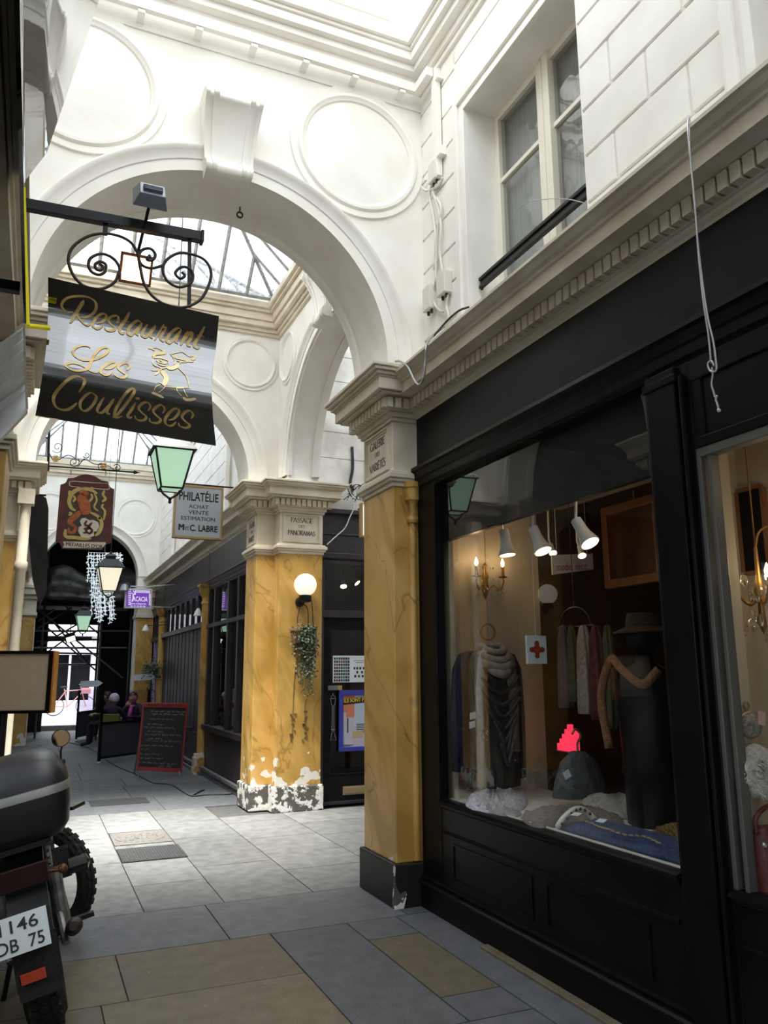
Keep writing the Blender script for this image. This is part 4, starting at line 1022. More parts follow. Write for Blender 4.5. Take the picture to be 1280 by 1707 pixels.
# ------------------------------------------------------------------ engraver's painted sign with lion
M['sign_red'] = mottled('oxblood_sign_wood', (.085, .018, .016), (.13, .03, .025), 8, .45)
M['sign_ochre'] = mat('ochre_scroll_paint', (.55, .42, .13), .5); M['lion'] = mottled('orange_lion_paint', (.30, .075, .02), (.50, .15, .04), 40, .5); M['sign_cream'] = mat('cream_shield_paint', (.70, .66, .55), .5); M['sign_dark'] = mat('dark_panel_paint', (.05, .03, .025), .5)
Ym = 11.2
def med(x, y, l=0.0): return atY(90+x/11.636, 785+y/11.636, Ym-l)
root = thing('painted_sign', med(600, 800), 'oxblood wooden sign with orange lion and Médailles d\'Or scroll', 'sign')
OUT = spline([(270,140),(390,135)], 1)+spline([(400,130),(520,80),(640,65),(780,100),(920,180)], 5)+[Vector((1050,205))]+spline([(1060,260),(1100,320),(1170,355)], 4)+[Vector((1110,1380))]+spline([(1105,1390),(1010,1420),(940,1520)], 4)+[Vector((150,1500))]+spline([(150,1490),(110,1400),(30,1360)], 4)+[Vector((125,270))]+spline([(130,265),(220,230),(265,150)], 4)
mb = MB(); mb.poly([med(p.x, p.y) for p in OUT], (0, .05, 0)); obj('board', mb, M['sign_red'], root)
mb = MB(); mb.poly([med(x, y, .002) for x, y in ((270,370),(1020,370),(960,1330),(200,1310))], (0, -.004, 0)); obj('picture_ground', mb, M['sign_dark'], root)
mb = MB(); sfm = lambda x, y, l: med(x, y, l+.008)
trace(mb, [([(840,440),(720,370),(560,345),(420,380),(330,470),(295,600),(340,720),(420,770)], 80), ([(690,800),(820,860),(900,930),(925,1050),(880,1180),(800,1260)], 70), ([(220,1130),(230,1270),(400,1290),(560,1310),(720,1310)], 75), ([(310,380),(290,470)], 55), ([(980,380),(950,460),(1000,540),(930,600)], 50), ([(960,640),(930,700),(990,790),(960,960)], 45), ([(720,350),(760,330)], 60), ([(850,940),(900,890)], 60), ([(680,600),(740,520),(720,440)], 45), ([(290,800),(340,830),(280,860)], 45), ([(380,480),(410,540),(370,600)], 45), ([(780,430),(830,560),(780,700),(860,780)], 38)], 0, 0, 1, 60, sfm, .0, .8)
obj('scroll_ornament', mb, M['sign_ochre'], root)
mb = MB(); trace(mb, [([(500,400),(600,430),(640,480)], 120), ([(480,470),(560,560),(600,700),(620,850)], 230), ([(520,780),(420,880),(320,960),(300,1060)], 110), ([(300,1060),(390,1060),(420,1130),(360,1200),(280,1180),(290,1100)], 70), ([(620,540),(660,520)], 45)], 0, 0, 1, 100, sfm, .003, .85); obj('lion', mb, M['lion'], root)
mb = MB(); mb.poly([med(x, y, .014) for x, y in ((600,910),(690,960),(760,950),(860,1000),(880,1080),(830,1170),(770,1180),(780,1260),(640,1310),(530,1280),(470,1170),(480,1090),(540,1060),(500,980),(540,920))], (0, -.004, 0)); obj('shield', mb, M['sign_cream'], root)
mb = MB(); trace(mb, [([(640,960),(600,1040),(680,1080),(620,1160),(700,1230)], 50), ([(740,1000),(680,1080),(740,1160),(680,1230)], 50), ([(570,1130),(650,1110),(730,1120)], 40), ([(560,1200),(640,1200)], 35)], 0, 0, 1, 40, sfm, .012, .8); obj('monogram', mb, M['sign_red'], root)
mb = MB(); mb.poly([med(x, y, .003) for x, y in ((170,1370),(990,1385),(1010,1410),(930,1500),(170,1490),(200,1430))], (0, -.006, 0)); obj('ribbon', mb, M['sign_cream'], root)
mb = MB(); a, b = med(590, 1480, .012), med(600, 1480, .012); text(mb, "MEDAILLES D'OR", med(590, 1480, .011), (1, 0, -.03), (0, 0, 1), (0, -1, 0), (med(0, 1400)-med(0, 1475)).z, (med(940, 0)-med(235, 0)).x, .0, .05); tag(obj('lettering', mb, M['ink'], root), "dark letters Medailles d'Or on the ribbon")
mb = MB(); trace(mb, [([(1050,245),(700,225),(350,200),(300,250),(350,300),(700,330),(1050,355),(1050,250)], 14)], 0, 0, 1, 14, sfm, .0, .9); obj('name_border', mb, M['sign_cream'], root)
for x in (330, 1005):
    mb = MB()
    for k in range(3): ringx(mb, (med(x, 60-k*36).x, med(x, 60-k*36).z, Ym+.02), [(.014, .003), (.009, .003), (.009, -.003), (.014, -.003)], 'y' if k % 2 == 0 else 'x', 0, 2*pi, 10) if k % 2 == 0 else mb.bar(med(x, 75-k*36, -.02), med(x, 50-k*36, -.02), .006)
    obj('chain', mb, M['iron'], root)
mb = MB(); A, Bq = atY(82, 777, Ym), atY(222, 787, Ym)
mb.bar(A, Bq, .012); mb.bar(atY(82, 712, Ym), atY(80, 785, Ym), .017); mb.lathe([(0, 0), (.012, 0), (.03, .02), (.012, .05), (0, .1)], Bq, 'x', 8); mb.bar(A, Vector((2*CX-2.7, Ym, A.z)), .012); mb.bar(atY(82, 730, Ym), Vector((2*CX-2.7, Ym, atY(82, 730, Ym).z)), .012)
obj('bracket_bar', mb, M['iron'], root)
c3 = lambda x, y: atY(x/3.048, 680+y/3.048, Ym)
mb = MB()
for cx, cy, r, a0, a1 in ((292, 200, 30, 2.6, 2.6-9), (376, 275, 28, -.6, -.6+9), (440, 240, 17, 2.9, 2.9-8), (515, 295, 24, -.6, -.6+9), (595, 305, 20, -2.6, -2.6+8)): mb.tube([c3(x, y) for x, y in spiral(cx, cy, r, r*.2, a0, a1, 30)], .006, 5)
for s in ([(248,225),(270,265),(300,262),(350,240),(405,270),(430,258)], [(395,300),(430,262),(480,285),(540,290),(580,315),(600,320)]): mb.tube([c3(p.x, p.y) for p in spline(s, 5)], .006, 5)
obj('scrollwork', mb, M['iron'], root)
for cx, cy in ((283, 258), (528, 295)):
    mb = MB()
    for k in range(6): mb.ball(c3(cx+13*math.cos(k*pi/3), cy+13*math.sin(k*pi/3)), .018, 6)
    mb.ball(c3(cx, cy), .02, 8); obj('rosette', mb, M['gold'], root)

# ------------------------------------------------------------------ purple restaurant sign
M['purple'] = mat('lit_purple_panel', (.16, .05, .38), .4, emit=(.20, .06, .50), es=.5); M['lit_white'] = mat('lit_white_letters', (.8, .75, .9), .4, emit=(.9, .8, 1), es=.5)
Yj = 17.0; J = lambda x, y: atY(200+x/18.286, 960+y/18.286, Yj)
root = thing('lit_sign', J(600, 960), "small purple illuminated restaurant sign reading Jacacia, far down the arcade", 'sign')
x0, x1, z0, z1 = J(190, 0).x, J(1000, 0).x, J(0, 975).z, J(0, 375).z; W, H = x1-x0, z1-z0
mb = MB(); mb.box(x0, x1, Yj, Yj+.1, z0, z1); obj('panel', mb, M['purple'], root)
mb = MB()
for q in ((x0, x1, z0, z0+.025), (x0, x1, z1-.025, z1), (x0, x0+.025, z0, z1), (x1-.025, x1, z0, z1)): mb.box(q[0], q[1], Yj-.01, Yj+.11, q[2], q[3])
obj('frame', mb, M['white'], root)
mb = MB(); mb.box(x0+W*.36, x0+W*.92, Yj-.002, Yj, z0+H*.80, z0+H*.92); obj('name_strip', mb, M['lit_white'], root)
mb = MB(); row(mb, 'RESTAURANT', .82, .075, .50, .01, x0+W*.64, Yj, .004); obj('strip_lettering', mb, M['purple'], root)
mb = MB(); row(mb, 'ACACIA', .36, .24, .56, .02, x0+W*.57, Yj, .004); row(mb, 'Vente à Emporter', .20, .08, .62, .02, x0+W*.5, Yj, .004); row(mb, '01 71 50 83 69', .07, .075, .56, .02, x0+W*.5, Yj, .004)
trace(mb, [([(400,570),(400,680),(370,790)], 42), ([(350,520),(420,560),(480,520)], 30), ([(400,440),(430,500),(460,470)], 25), ([(440,520),(470,580)], 25)], 0, 0, 1, 30, lambda x, y, l: J(x, y)+Vector((0, -.003-l, 0)), 0, .7)
for x in (295, 925):
    for k in range(9): p = J(x, 430+k*55 if x < 500 else 560+k*40); mb.box(p.x-.028, p.x+.028, Yj-.004, Yj-.001, p.z-.008, p.z+.008)
tag(obj('lettering', mb, M['lit_white'], root), 'white letters Acacia, Vente à Emporter and a telephone number')
mb = MB(); mb.bar((x1-.1, Yj+.05, z1+.05), (2.62, Yj+.05, z1+.12), .014); mb.bar((x0+.1, Yj+.05, z1+.05), (x1-.1, Yj+.05, z1+.05), .014); mb.bar((x0+.1, Yj+.05, z1+.05), (x0+.1, Yj+.05, z1), .012); mb.bar((x1, Yj+.05, z0+.04), (2.62, Yj+.05, z0+.04), .012); mb.lathe([(0, 0), (.06, -.02), (.1, -.14), (0, -.14)], (x0-.02, Yj-.02, z1+.09), n=10); obj('bracket', mb, M['steel'], root)
# ------------------------------------------------------------------ left side: glossy fascia sign, boards drawn for a reflection, pipe, stand
M['mirror_black'] = mottled('rippled_black_acrylic', (.006, .006, .007), (.008, .008, .009), 2, .03, .12, spec=.9, bscale=2.2, coat=1.0)
M['yellow'] = mat('yellow_edge_strip', (.85, .74, .01), .4, emit=(.9, .78, .02), es=.15)
YS = 3.55
q = lambda px, py, y=YS: atY(px, py, y)
root = thing('fascia_sign', q(44, 540), 'curved glossy black fascia sign with gold digits and yellow edge strip, top left', 'sign')
prof = [q(44, 540), q(41, 420), q(39, 310)]+[q(p.x, p.y) for p in spline([(40, 304), (50, 291), (78, 255)], 4)[1:]]+[q(120, 132), q(165, 0), q(195, -90)]
rows = []
for s in (0, 1):
    for i in (range(len(prof)) if s == 0 else range(len(prof)-1, -1, -1)):
        p = prof[i]; rows.append([(p.x-.012*s, yv, p.z+(.004*s)) for yv in (YS, 2.9, 2.2, 1.6, 1.0)])
mb = MB(); mb.grid(rows, True, False); k = len(rows)
mb.f.append([i*5 for i in range(k)]); mb.mi.append(0); mb.f.append([i*5+4 for i in range(k)][::-1]); mb.mi.append(0)
obj('panel', mb, M['mirror_black'], root, smooth='auto')
mb = MB()
a, b = q(41, 312), q(48, 541)
mb.poly([a+Vector((-.012, 0, 0)), a+Vector((.004, 0, 0)), b+Vector((.004, 0, 0)), b+Vector((-.014, 0, 0))], (0, .03, 0)); obj('edge_strip', mb, M['yellow'], root)
mb = MB(); p0, p1 = q(46, 543, 3.6), q(84, 547, 3.6); mb.obox((p0+p1)/2, (p1-p0)/2, (0, .015, 0), (0, 0, .006)); tag(obj('lower_edge_strip', mb, M['yellow'], root), 'horizontal yellow strip')
for ya in (3.40, 1.2):
    mb = MB(); mb.box(-.43, -.17, ya, ya+.04, 3.16, 3.20); obj('wall_bracket', mb, M['iron'], root)
mb = MB()
def on_f(x, y, l): # x runs away along the sign, y down
    z = 3.42-y; return Vector((-.165-(z-3.08)*.09+.0+l, x, z))
trace(mb, [[(2.98,-.02),(3.02,-.06),(3.07,-.02),(3.04,.05),(2.98,.12),(3.03,.10),(3.10,.12)], [(3.27,.0),(3.22,-.06),(3.17,-.02),(3.20,.04),(3.26,.0),(3.24,.08),(3.18,.15)], [(3.33,.12),(3.37,.17),(3.44,.16)], [(2.78,-.05),(2.85,-.08),(2.80,.1)]], 0, 0, 1, .028, on_f, .022, .4)
tag(obj('lettering', mb, M['gold'], root), 'gold digits 29')
M['reflected_white'] = mottled('reflected_white', (.86, .88, .90), (.92, .93, .94), 6, .5)  # pale colour and boards stand in for a mirrored white wall
root = thing('reflection_boards', q(43, 640, 4.3), 'white boards drawn in place of a wall reflection beneath the glossy fascia sign', 'reflection_boards')
mb = MB()
A0, A1, B0, B1 = q(38, 548, 3.62), q(-40, 602, 3.62), q(43, 640, 4.3), q(-40, 700, 4.3)
n = 6
for i in range(n):
    f0, f1 = i/n+.008, (i+1)/n-.008
    L0, L1 = A0.lerp(B0, f0), A0.lerp(B0, f1); R0, R1 = A1.lerp(B1, f0), A1.lerp(B1, f1)
    for u0, u1 in ((0, .30), (.315, 1)):
        mb.poly([L0.lerp(R0, u0), L0.lerp(R0, u1), L1.lerp(R1, u1), L1.lerp(R1, u0)], (0, .02, .02))
obj('boards', mb, M['reflected_white'], root)
mb = MB(); mb.poly([q(43, 640, 4.32), q(46, 684, 4.32), q(-40, 775, 4.32), q(-40, 705, 4.32)], (0, .06, 0)); mb.poly([q(43, 641, 4.31), q(-40, 706, 4.31), q(-40, 720, 4.31), q(43, 652, 4.31)], (0, -.03, 0)); obj('beam', mb, M['reflected_white'], root)
mb = MB(); mb.poly([q(38, 546, 3.60), q(41.5, 546, 3.60), q(47, 680, 4.33), q(43, 684, 4.33)], (0, .02, 0)); obj('edge_trim', mb, M['white'], root)
# downpipe
mb = MB(); mb.lathe([(.0, 0), (.07, 0), (.07, .25), (.055, .27), (.055, 2.7), (.068, 2.72), (.068, 2.80), (.055, 2.82), (.055, 3.55), (.0, 3.55)], (-.215, 9.54, 0), n=16)
root = thing('downpipe', (-.215, 9.54, 0), 'thick white painted downpipe beside the ochre pillar on the left', 'pipe'); obj('pipe', mb, M['cream'], root, smooth='auto')
mb = MB(); mb.box(-.30, -.13, 9.46, 9.62, 3.45, 3.62); mb.box(-.29, -.2, 9.5, 9.63, 1.4, 1.44); obj('bracket', mb, M['cream'], root)
# dark cloth banner seen nearly edge-on
M['dark_cloth'] = mottled('dark_brown_cloth', (.012, .010, .010), (.030, .026, .028), 4, .75, .1)
root = thing('cloth_banner', q(60, 825, 11.0), 'dark brown cloth banner hanging from the left wall behind the downpipe', 'banner')
mb = MB(); mb.poly([q(x, y, 11.0) for x, y in ((46, 824), (58, 820), (77, 830), (81, 848), (78, 985), (66, 1012), (54, 965), (48, 900))], (0, .06, 0)); obj('cloth', mb, M['dark_cloth'], root)
mb = MB(); p = q(77, 826, 11.03); mb.bar(p, (2*CX-2.62, 11.03, p.z), .014); obj('rod', mb, M['iron'], root)
# menu stand seen from behind
M['beige_back'] = mottled('beige_backing_board', (.44, .39, .29), (.48, .43, .32), 30, .8); M['varnish'] = mat('orange_varnished_wood', (.42, .15, .02), .3, coat=.5)
P1, e = Vector((.122, 6.30, 0)), Vector((.955, -.296, 0)); dd = Vector((.296, .955, 0))
root = thing('menu_stand', P1-e*.3, 'menu case on a black post seen from behind, with beige back and orange wooden side', 'menu stand')
P1 = P1+Vector((0, 0, 1.345)); P0 = P1-e*.62; up = Vector((0, 0, .395))
def slabv(mb, a, b, z0, z1, d0, d1): mb.poly([a+dd*d0+Vector((0,0,z0)), b+dd*d0+Vector((0,0,z0)), b+dd*d0+Vector((0,0,z1)), a+dd*d0+Vector((0,0,z1))], dd*(d1-d0))
mb = MB(); slabv(mb, P0, P1, 0, .395, 0, .02); obj('back_board', mb, M['beige_back'], root)
mb = MB()
slabv(mb, P0-e*.02, P1+e*.0, -.022, .0, -.012, .08); slabv(mb, P0-e*.02, P1+e*.0, .395, .417, -.012, .08); slabv(mb, P1-e*.028, P1+e*.0, -.022, .417, -.012, .03); slabv(mb, P0-e*.02, P0+e*.01, -.022, .417, -.012, .03); slabv(mb, P0, P1, 0, .395, .02, .03); obj('frame', mb, M['black'], root)
mb = MB(); slabv(mb, P1, P1+e*.016, -.02, .415, -.01, .085); obj('side_panel', mb, M['varnish'], root, bevel=.003)
mb = MB(); c = P1-e*.33+dd*.05; mb.bar((c.x, c.y, 0.02), (c.x, c.y, 1.75), .03, 10); mb.box(c.x-.2, c.x+.2, c.y-.2, c.y+.2, 0, .03); obj('post', mb, M['iron'], root)

# ------------------------------------------------------------------ electrics on the corner of the right wall
M['box_white'] = mat('painted_junction_box', (.72, .70, .64), .5)
def jbox(px, py0, py1, w, label, x=2.70):
    a, b = atX(px, py0, x-.05), atX(px, py1, x-.05)
    root = thing('junction_box', (x, a.y, b.z), label, 'junction box', 'junction boxes in the corner')
    mb = MB(); mb.box(x-.07, x-.0, a.y-w/2, a.y+w/2, b.z, a.z); obj('case', mb, M['box_white'], root, bevel=.006)
    for k in (-.25, .2): mb = MB(); mb.lathe([(0, 0), (.012, 0), (.012, -.03), (0, -.03)], (x-.035, a.y+w*k, b.z), n=8); obj('cable_gland', mb, M['rust_iron'], root)
jbox(722, 272, 303, .12, 'white junction box at the end of the vertical conduit')
jbox(737, 455, 492, .13, 'white junction box above the cornice, nearer the window')
jbox(713, 478, 518, .12, 'white junction box above the cornice, nearer the arch')
jbox(693, 560, 583, .10, 'small broken white box just above the cornice')
root = thing('cable_tray', (2.66, 5.1, 5.6), 'white painted cable tray running under the ceiling and down the corner', 'cable tray')
mb = MB(); mb.box(XL+.1, 2.60, 5.24, 5.28, 6.365, 6.445); obj('rail', mb, M['plaster'], root)
for i in range(7):
    mb = MB(); xx = 2.45-i*.42; mb.box(xx, xx+.05, 5.25, 5.37, 6.335, 6.36); obj('bracket', mb, M['plaster'], root)
mb = MB(); mb.box(2.58, 2.64, 5.02, 5.28, 6.36, 6.44); mb.box(2.645, 2.69, 4.99, 5.07, 5.45, 6.43); mb.box(2.64, 2.70, 4.95, 5.0, 6.30, 6.37); mb.box(2.64, 2.70, 4.93, 5.0, 5.60, 5.68); obj('drop_duct', mb, M['plaster'], root, bevel=.004)
root = thing('cable_bundle', (2.68, 5.15, 4.1), 'white painted cables running down the corner to the cornice', 'cables')
for s in ([(722,302),(716,325),(722,360),(726,400),(724,450)], [(732,303),(722,318),(730,345),(735,380),(733,420),(738,456)], [(728,330),(735,350),(728,400),(726,478)], [(710,300),(703,310),(712,318),(730,310),(738,296)], [(724,470),(722,500),(730,515),(738,520)], [(746,492),(744,510),(748,530),(742,548)], [(700,520),(694,540),(691,560)]):
    mb = MB(); mb.tube([atX(p.x, p.y, 2.672) for p in spline(s, 5)], .011, 6); obj('cable', mb, M['box_white'], root, smooth=True)
root = thing('loose_cable', atX(668, 605, 2.30), 'grey and black cable drooping over the cornice above the Galerie des Variétés panel', 'cable')
mb = MB(); c = spline([(658, 602, 2.45), (668, 603, 2.36), (680, 612, 2.32), (690, 632, 2.315), (698, 641, 2.31), (706, 630, 2.31), (709, 600, 2.315), (711, 575, 2.325), (722, 560, 2.5), (740, 545, 2.62)], 6); mb.tube([atX(p.x, p.y, p.z) for p in c], .008, 6); obj('cable', mb, M['steel'], root, smooth=True)
mb = MB(); c = spline([(722, 561, 2.50), (745, 535, 2.6), (765, 518, 2.62), (781, 512, 2.62)], 6); mb.tube([atX(p.x, p.y, p.z) for p in c], .008, 6); tag(obj('cable', mb, M['ink'], root, smooth=True), 'black cable')
# twisted wire hanging over the cornice
M['wire'] = mat('galvanised_wire', (.42, .41, .42), .45, .7)
root = thing('hanging_wire', atX(1147, 200, 2.33), 'long twisted wire hanging from the cornice in front of the black fascia', 'wire')
for k, s in enumerate(([(1150,205,2.42),(1148,196,2.36),(1146,215,2.322),(1150,260,2.32),(1157,330,2.32),(1164,420,2.32),(1172,500,2.32),(1181,560,2.32),(1185,605,2.32)], [(1149,200,2.35),(1149,240,2.32),(1155,310,2.325),(1166,430,2.325),(1178,520,2.32),(1189,570,2.32),(1193,600,2.32),(1194,616,2.32),(1188,620,2.32),(1182,616,2.32),(1180,606,2.32),(1186,602,2.32),(1190,610,2.32)])):
    mb = MB(); mb.tube([atX(p.x, p.y, p.z) for p in spline(s, 6)], .0042, 6); obj('strand', mb, M['wire'], root, smooth=True)
mb = MB(); mb.tube([atX(p.x, p.y, 2.32) for p in spline([(1187,612),(1188,625),(1186,640),(1190,655),(1192,662),(1195,660),(1193,666),(1196,675),(1198,684)], 5)], .004, 6); mb.ball(atX(1198, 684, 2.32), .008, 8); obj('loose_end', mb, M['wire'], root)
mb = MB(); mb.tube([atX(p.x, p.y, 2.60) for p in spline([(862,350),(880,338),(910,332),(945,332),(973,338)], 6)], .0025, 5); tag(obj('thin_wire', mb, M['wire'], smooth=True), 'thin sagging wire stretched in front of the upper window', 'wire')
# cables at the centre pillar
root = thing('cable_tangle', (3.3, 9.3, 3.95), 'tangle of dark cables above the stamp shop fascia', 'cables')
for k in range(9):
    pts = []; 
    for j in range(6): pts.append((576+j*7+random.uniform(-4, 4), 822+random.uniform(-16, 16)))
    mb = MB(); mb.tube([atY(p.x, p.y, 9.42+.01*k) for p in spline(pts, 5)], .006, 5); obj('cable', mb, M['ink'] if k % 3 else M['box_white'], root)
mb = MB(); mb.tube([atY(p.x, p.y, 9.43) for p in spline([(545,908),(560,894),(575,880),(583,862),(589,848),(589,832)], 6)], .008, 6); tag(obj('cable', mb, M['box_white'], root, smooth=True), 'white cable drooping in a curve')
mb = MB(); mb.tube([atY(p.x, p.y, 9.6) for p in spline([(587,745),(588,780),(584,805),(590,818)], 5)], .02, 6); obj('cable_trunk', mb, M['ink'], root)
root = thing('emergency_light', atX(497, 775, 2.62), 'small white box fixed at the foot of the stained side arch', 'box')
p = atY(498, 777, 9.38); mb = MB(); mb.box(p.x-.07, p.x+.07, p.y, p.y+.1, p.z-.09, p.z+.06); mb.prof([(p.y, p.z+.06), (p.y+.1, p.z+.06), (p.y+.05, p.z+.12)], 'x', p.x-.06, p.x+.06); obj('case', mb, M['box_white'], root, bevel=.004)
# ------------------------------------------------------------------ motorcycle parked on its side stand, seen from behind
M['rubber'] = mottled('tyre_rubber', (.010, .010, .010), (.020, .019, .018), 30, .8, .3)
M['bike_black'] = mat('black_bike_plastic', (.008, .008, .009), .28, coat=.3)
M['case_black'] = mat('satin_black_top_case', (.014, .014, .017), .38)
M['chrome'] = mat('worn_chrome', (.55, .55, .55), .25, 1)
M['alloy'] = mottled('dirty_alloy', (.16, .155, .15), (.32, .31, .30), 20, .5, metal=.7)
M['rim'] = mat('dull_bronze_rim', (.42, .39, .33), .4, .5)
M['red_lens'] = mat('dark_red_lens', (.016, .003, .003), .35); M['red_refl'] = mat('red_reflector', (.50, .05, .02), .3)
M['orange_lens'] = mat('orange_indicator_lens', (.10, .03, .01), .4); M['plate'] = mat('white_number_plate', (.62, .66, .66), .4)
bike = thing('motorcycle', (.19, 4.37, 0), 'black motorcycle with top case and knobbly tyres parked at the left edge', 'motorcycle', rot=(0, math.radians(-13), 0))
def part(name, mb, m, parent=bike, **k): return obj(name, mb, m, parent, local=True, **k)
def torus(mb, c, R, r, n=40, k=10, sq=1.0):
    return mb.grid([[(c[0]+r*1.05*math.sin(2*pi*j/k), c[1]+(R+r*sq*math.cos(2*pi*j/k))*math.cos(2*pi*i/n), c[2]+(R+r*sq*math.cos(2*pi*j/k))*math.sin(2*pi*i/n)) for j in range(k)] for i in range(n)], True, True)
def wheel(name, xf, R, w, knob):
    t = MB(); torus(t, (0, 0, 0), R-w, w); nk = 34
    for i in range(nk):
        a = 2*pi*i/nk
        for sx, da in ((-.55, 0), (0, pi/nk), (.55, 0)):
            c = Vector((sx*w, (R-.006-abs(sx)*.014)*math.cos(a+da), (R-.006-abs(sx)*.014)*math.sin(a+da))); rad = Vector((0, math.cos(a+da), math.sin(a+da))); tan = Vector((0, -math.sin(a+da), math.cos(a+da)))
            t.obox(c, Vector((w*.22, 0, 0)), tan*.017, rad*knob)
    r = MB(); torus(r, (0, 0, 0), R-w*2.05, .022, 40, 8); r.lathe([(0, -.05), (.05, -.05), (.05, .05), (0, .05)], (0, 0, 0), 'x', 14)
    s = MB()
    for i in range(18):
        a = 2*pi*i/18; b = a+(.35 if i % 2 else -.35); s.bar((.03 if i % 4 < 2 else -.03, .045*math.cos(b), .045*math.sin(b)), (0, (R-w*2.05)*math.cos(a), (R-w*2.05)*math.sin(a)), .004, 5)
    d = MB(); d.lathe([(.05, .05), (.13, .05), (.13, .056), (.05, .056)], (0, 0, 0), 'x', 24)
    for mb in (t, r, s, d): mb.v = [xf @ v for v in mb.v]
    o = part(name, t, M['rubber']); obj('rim', r, M['rim'], o, smooth='auto'); obj('spokes', s, M['chrome'], o); obj('brake_disc', d, M['alloy'], o)
wheel('rear_wheel', Matrix.Translation((0, 0, .315)), .315, .085, .012)
steer = Matrix.Translation((.065, 1.33, .34)) @ Matrix.Rotation(math.radians(50), 4, 'Z') @ Matrix.Translation((0, .02, 0))
wheel('front_wheel', steer, .345, .052, .010)
def rbox(mb, x0, x1, y0, y1, z0, z1): return mb.box(x0, x1, y0, y1, z0, z1)
# top case: lower shell, lid, stripe
def shell(zs, n=28):
    rows = []
    for z, hx, y0, y1 in zs:
        yc, hy = (y0+y1)/2, (y1-y0)/2; r = []
        for j in range(n):
            a = 2*pi*j/n; c, s = math.cos(a), math.sin(a); e = .45
            r.append((hx*math.copysign(abs(c)**e, c), yc+hy*math.copysign(abs(s)**e, s), z))
        rows.append(r)
    return rows
mb = MB(); mb.grid(shell([(.85, .10, -.12, .10), (.855, .19, -.20, .14), (.90, .225, -.25, .17), (1.0, .245, -.275, .19), (1.05, .25, -.28, .195)]), False, True, caps=True); tc_ = part('top_case', mb, M['case_black'], smooth='auto')
mb = MB(); mb.grid(shell([(1.05, .253, -.283, .197), (1.075, .255, -.285, .2), (1.09, .250, -.28, .197)]), False, True, caps=True); obj('stripe', mb, mat('silver_reflective_stripe', (.30, .30, .28), .4, .4), tc_, local=True, smooth='auto')
mb = MB(); mb.grid(shell([(1.09, .252, -.282, .197), (1.13, .248, -.275, .195), (1.20, .215, -.23, .17), (1.235, .16, -.16, .12), (1.245, .06, -.08, .04)]), False, True, caps=True); obj('lid', mb, M['case_black'], tc_, local=True, smooth='auto')
mb = MB(); mb.box(-.13, .13, -.18, .2, .825, .85); mb.tube([(-.12, -.2, .83), (-.13, .3, .80)], .011); mb.tube([(.12, -.2, .83), (.13, .3, .80)], .011); part('luggage_rack', mb, M['iron'])
mb = MB(); mb.prof([(.10, .78), (.85, .76), (.88, .82), (.7, .86), (.2, .87), (.12, .85)], 'x', -.14, .14); part('seat', mb, M['bike_black'], bevel=.02)
mb = MB(); mb.grid([[(hx*math.cos(2*pi*j/14), y, zc+hz*math.sin(2*pi*j/14)) for j in range(14)] for y, hx, zc, hz in ((.80, .06, .84, .05), (.86, .13, .86, .11), (1.0, .16, .90, .13), (1.12, .13, .92, .11), (1.2, .05, .9, .06))], False, True, caps=True); part('tank', mb, M['bike_black'], smooth='auto')
mb = MB(); mb.prof([(-.33, .60), (-.30, .62), (-.12, .74), (.2, .78), (.2, .74), (-.10, .70), (-.27, .56), (-.30, .40), (-.33, .25), (-.345, .25)], 'x', -.085, .085); part('rear_mudguard', mb, M['bike_black'])
mb = MB(); mb.prof([(-.275, .78), (-.255, .78), (-.235, .68), (-.255, .68)], 'x', -.12, .10); part('tail_light', mb, M['red_lens'], bevel=.006)
pc = Vector((-.045, -.375, .535)); tilt = Vector((0, .25, 1)).normalized(); nn = Vector((0, -1, .25)).normalized()
mb = MB(); mb.obox(pc, (.115, 0, 0), nn*.004, tilt*.078); pl = part('number_plate', mb, M['plate'])
mb = MB(); text(mb, '1146', pc+tilt*.012+nn*.005, (1, 0, 0), tilt, nn, .050, .155, .001, .01); text(mb, 'DB  75', pc-tilt*.062+nn*.005, (1, 0, 0), tilt, nn, .050, .185, .001, .01); tag(obj('lettering', mb, M['ink'], pl, local=True), 'black number 1146 DB 75')
mb = MB(); mb.obox(pc-nn*.012+tilt*.01, (.10, 0, 0), nn*.006, tilt*.07); part('plate_holder', mb, M['bike_black'])
mb = MB(); mb.obox((-.02, -.36, .345), (.05, 0, 0), (0, .004, 0), (0, 0, .022)); part('reflector', mb, M['red_refl'], bevel=.002)
mb = MB(); mb.box(-.09, .09, -.345, -.335, .29, .5); part('mud_flap', mb, M['rubber'])
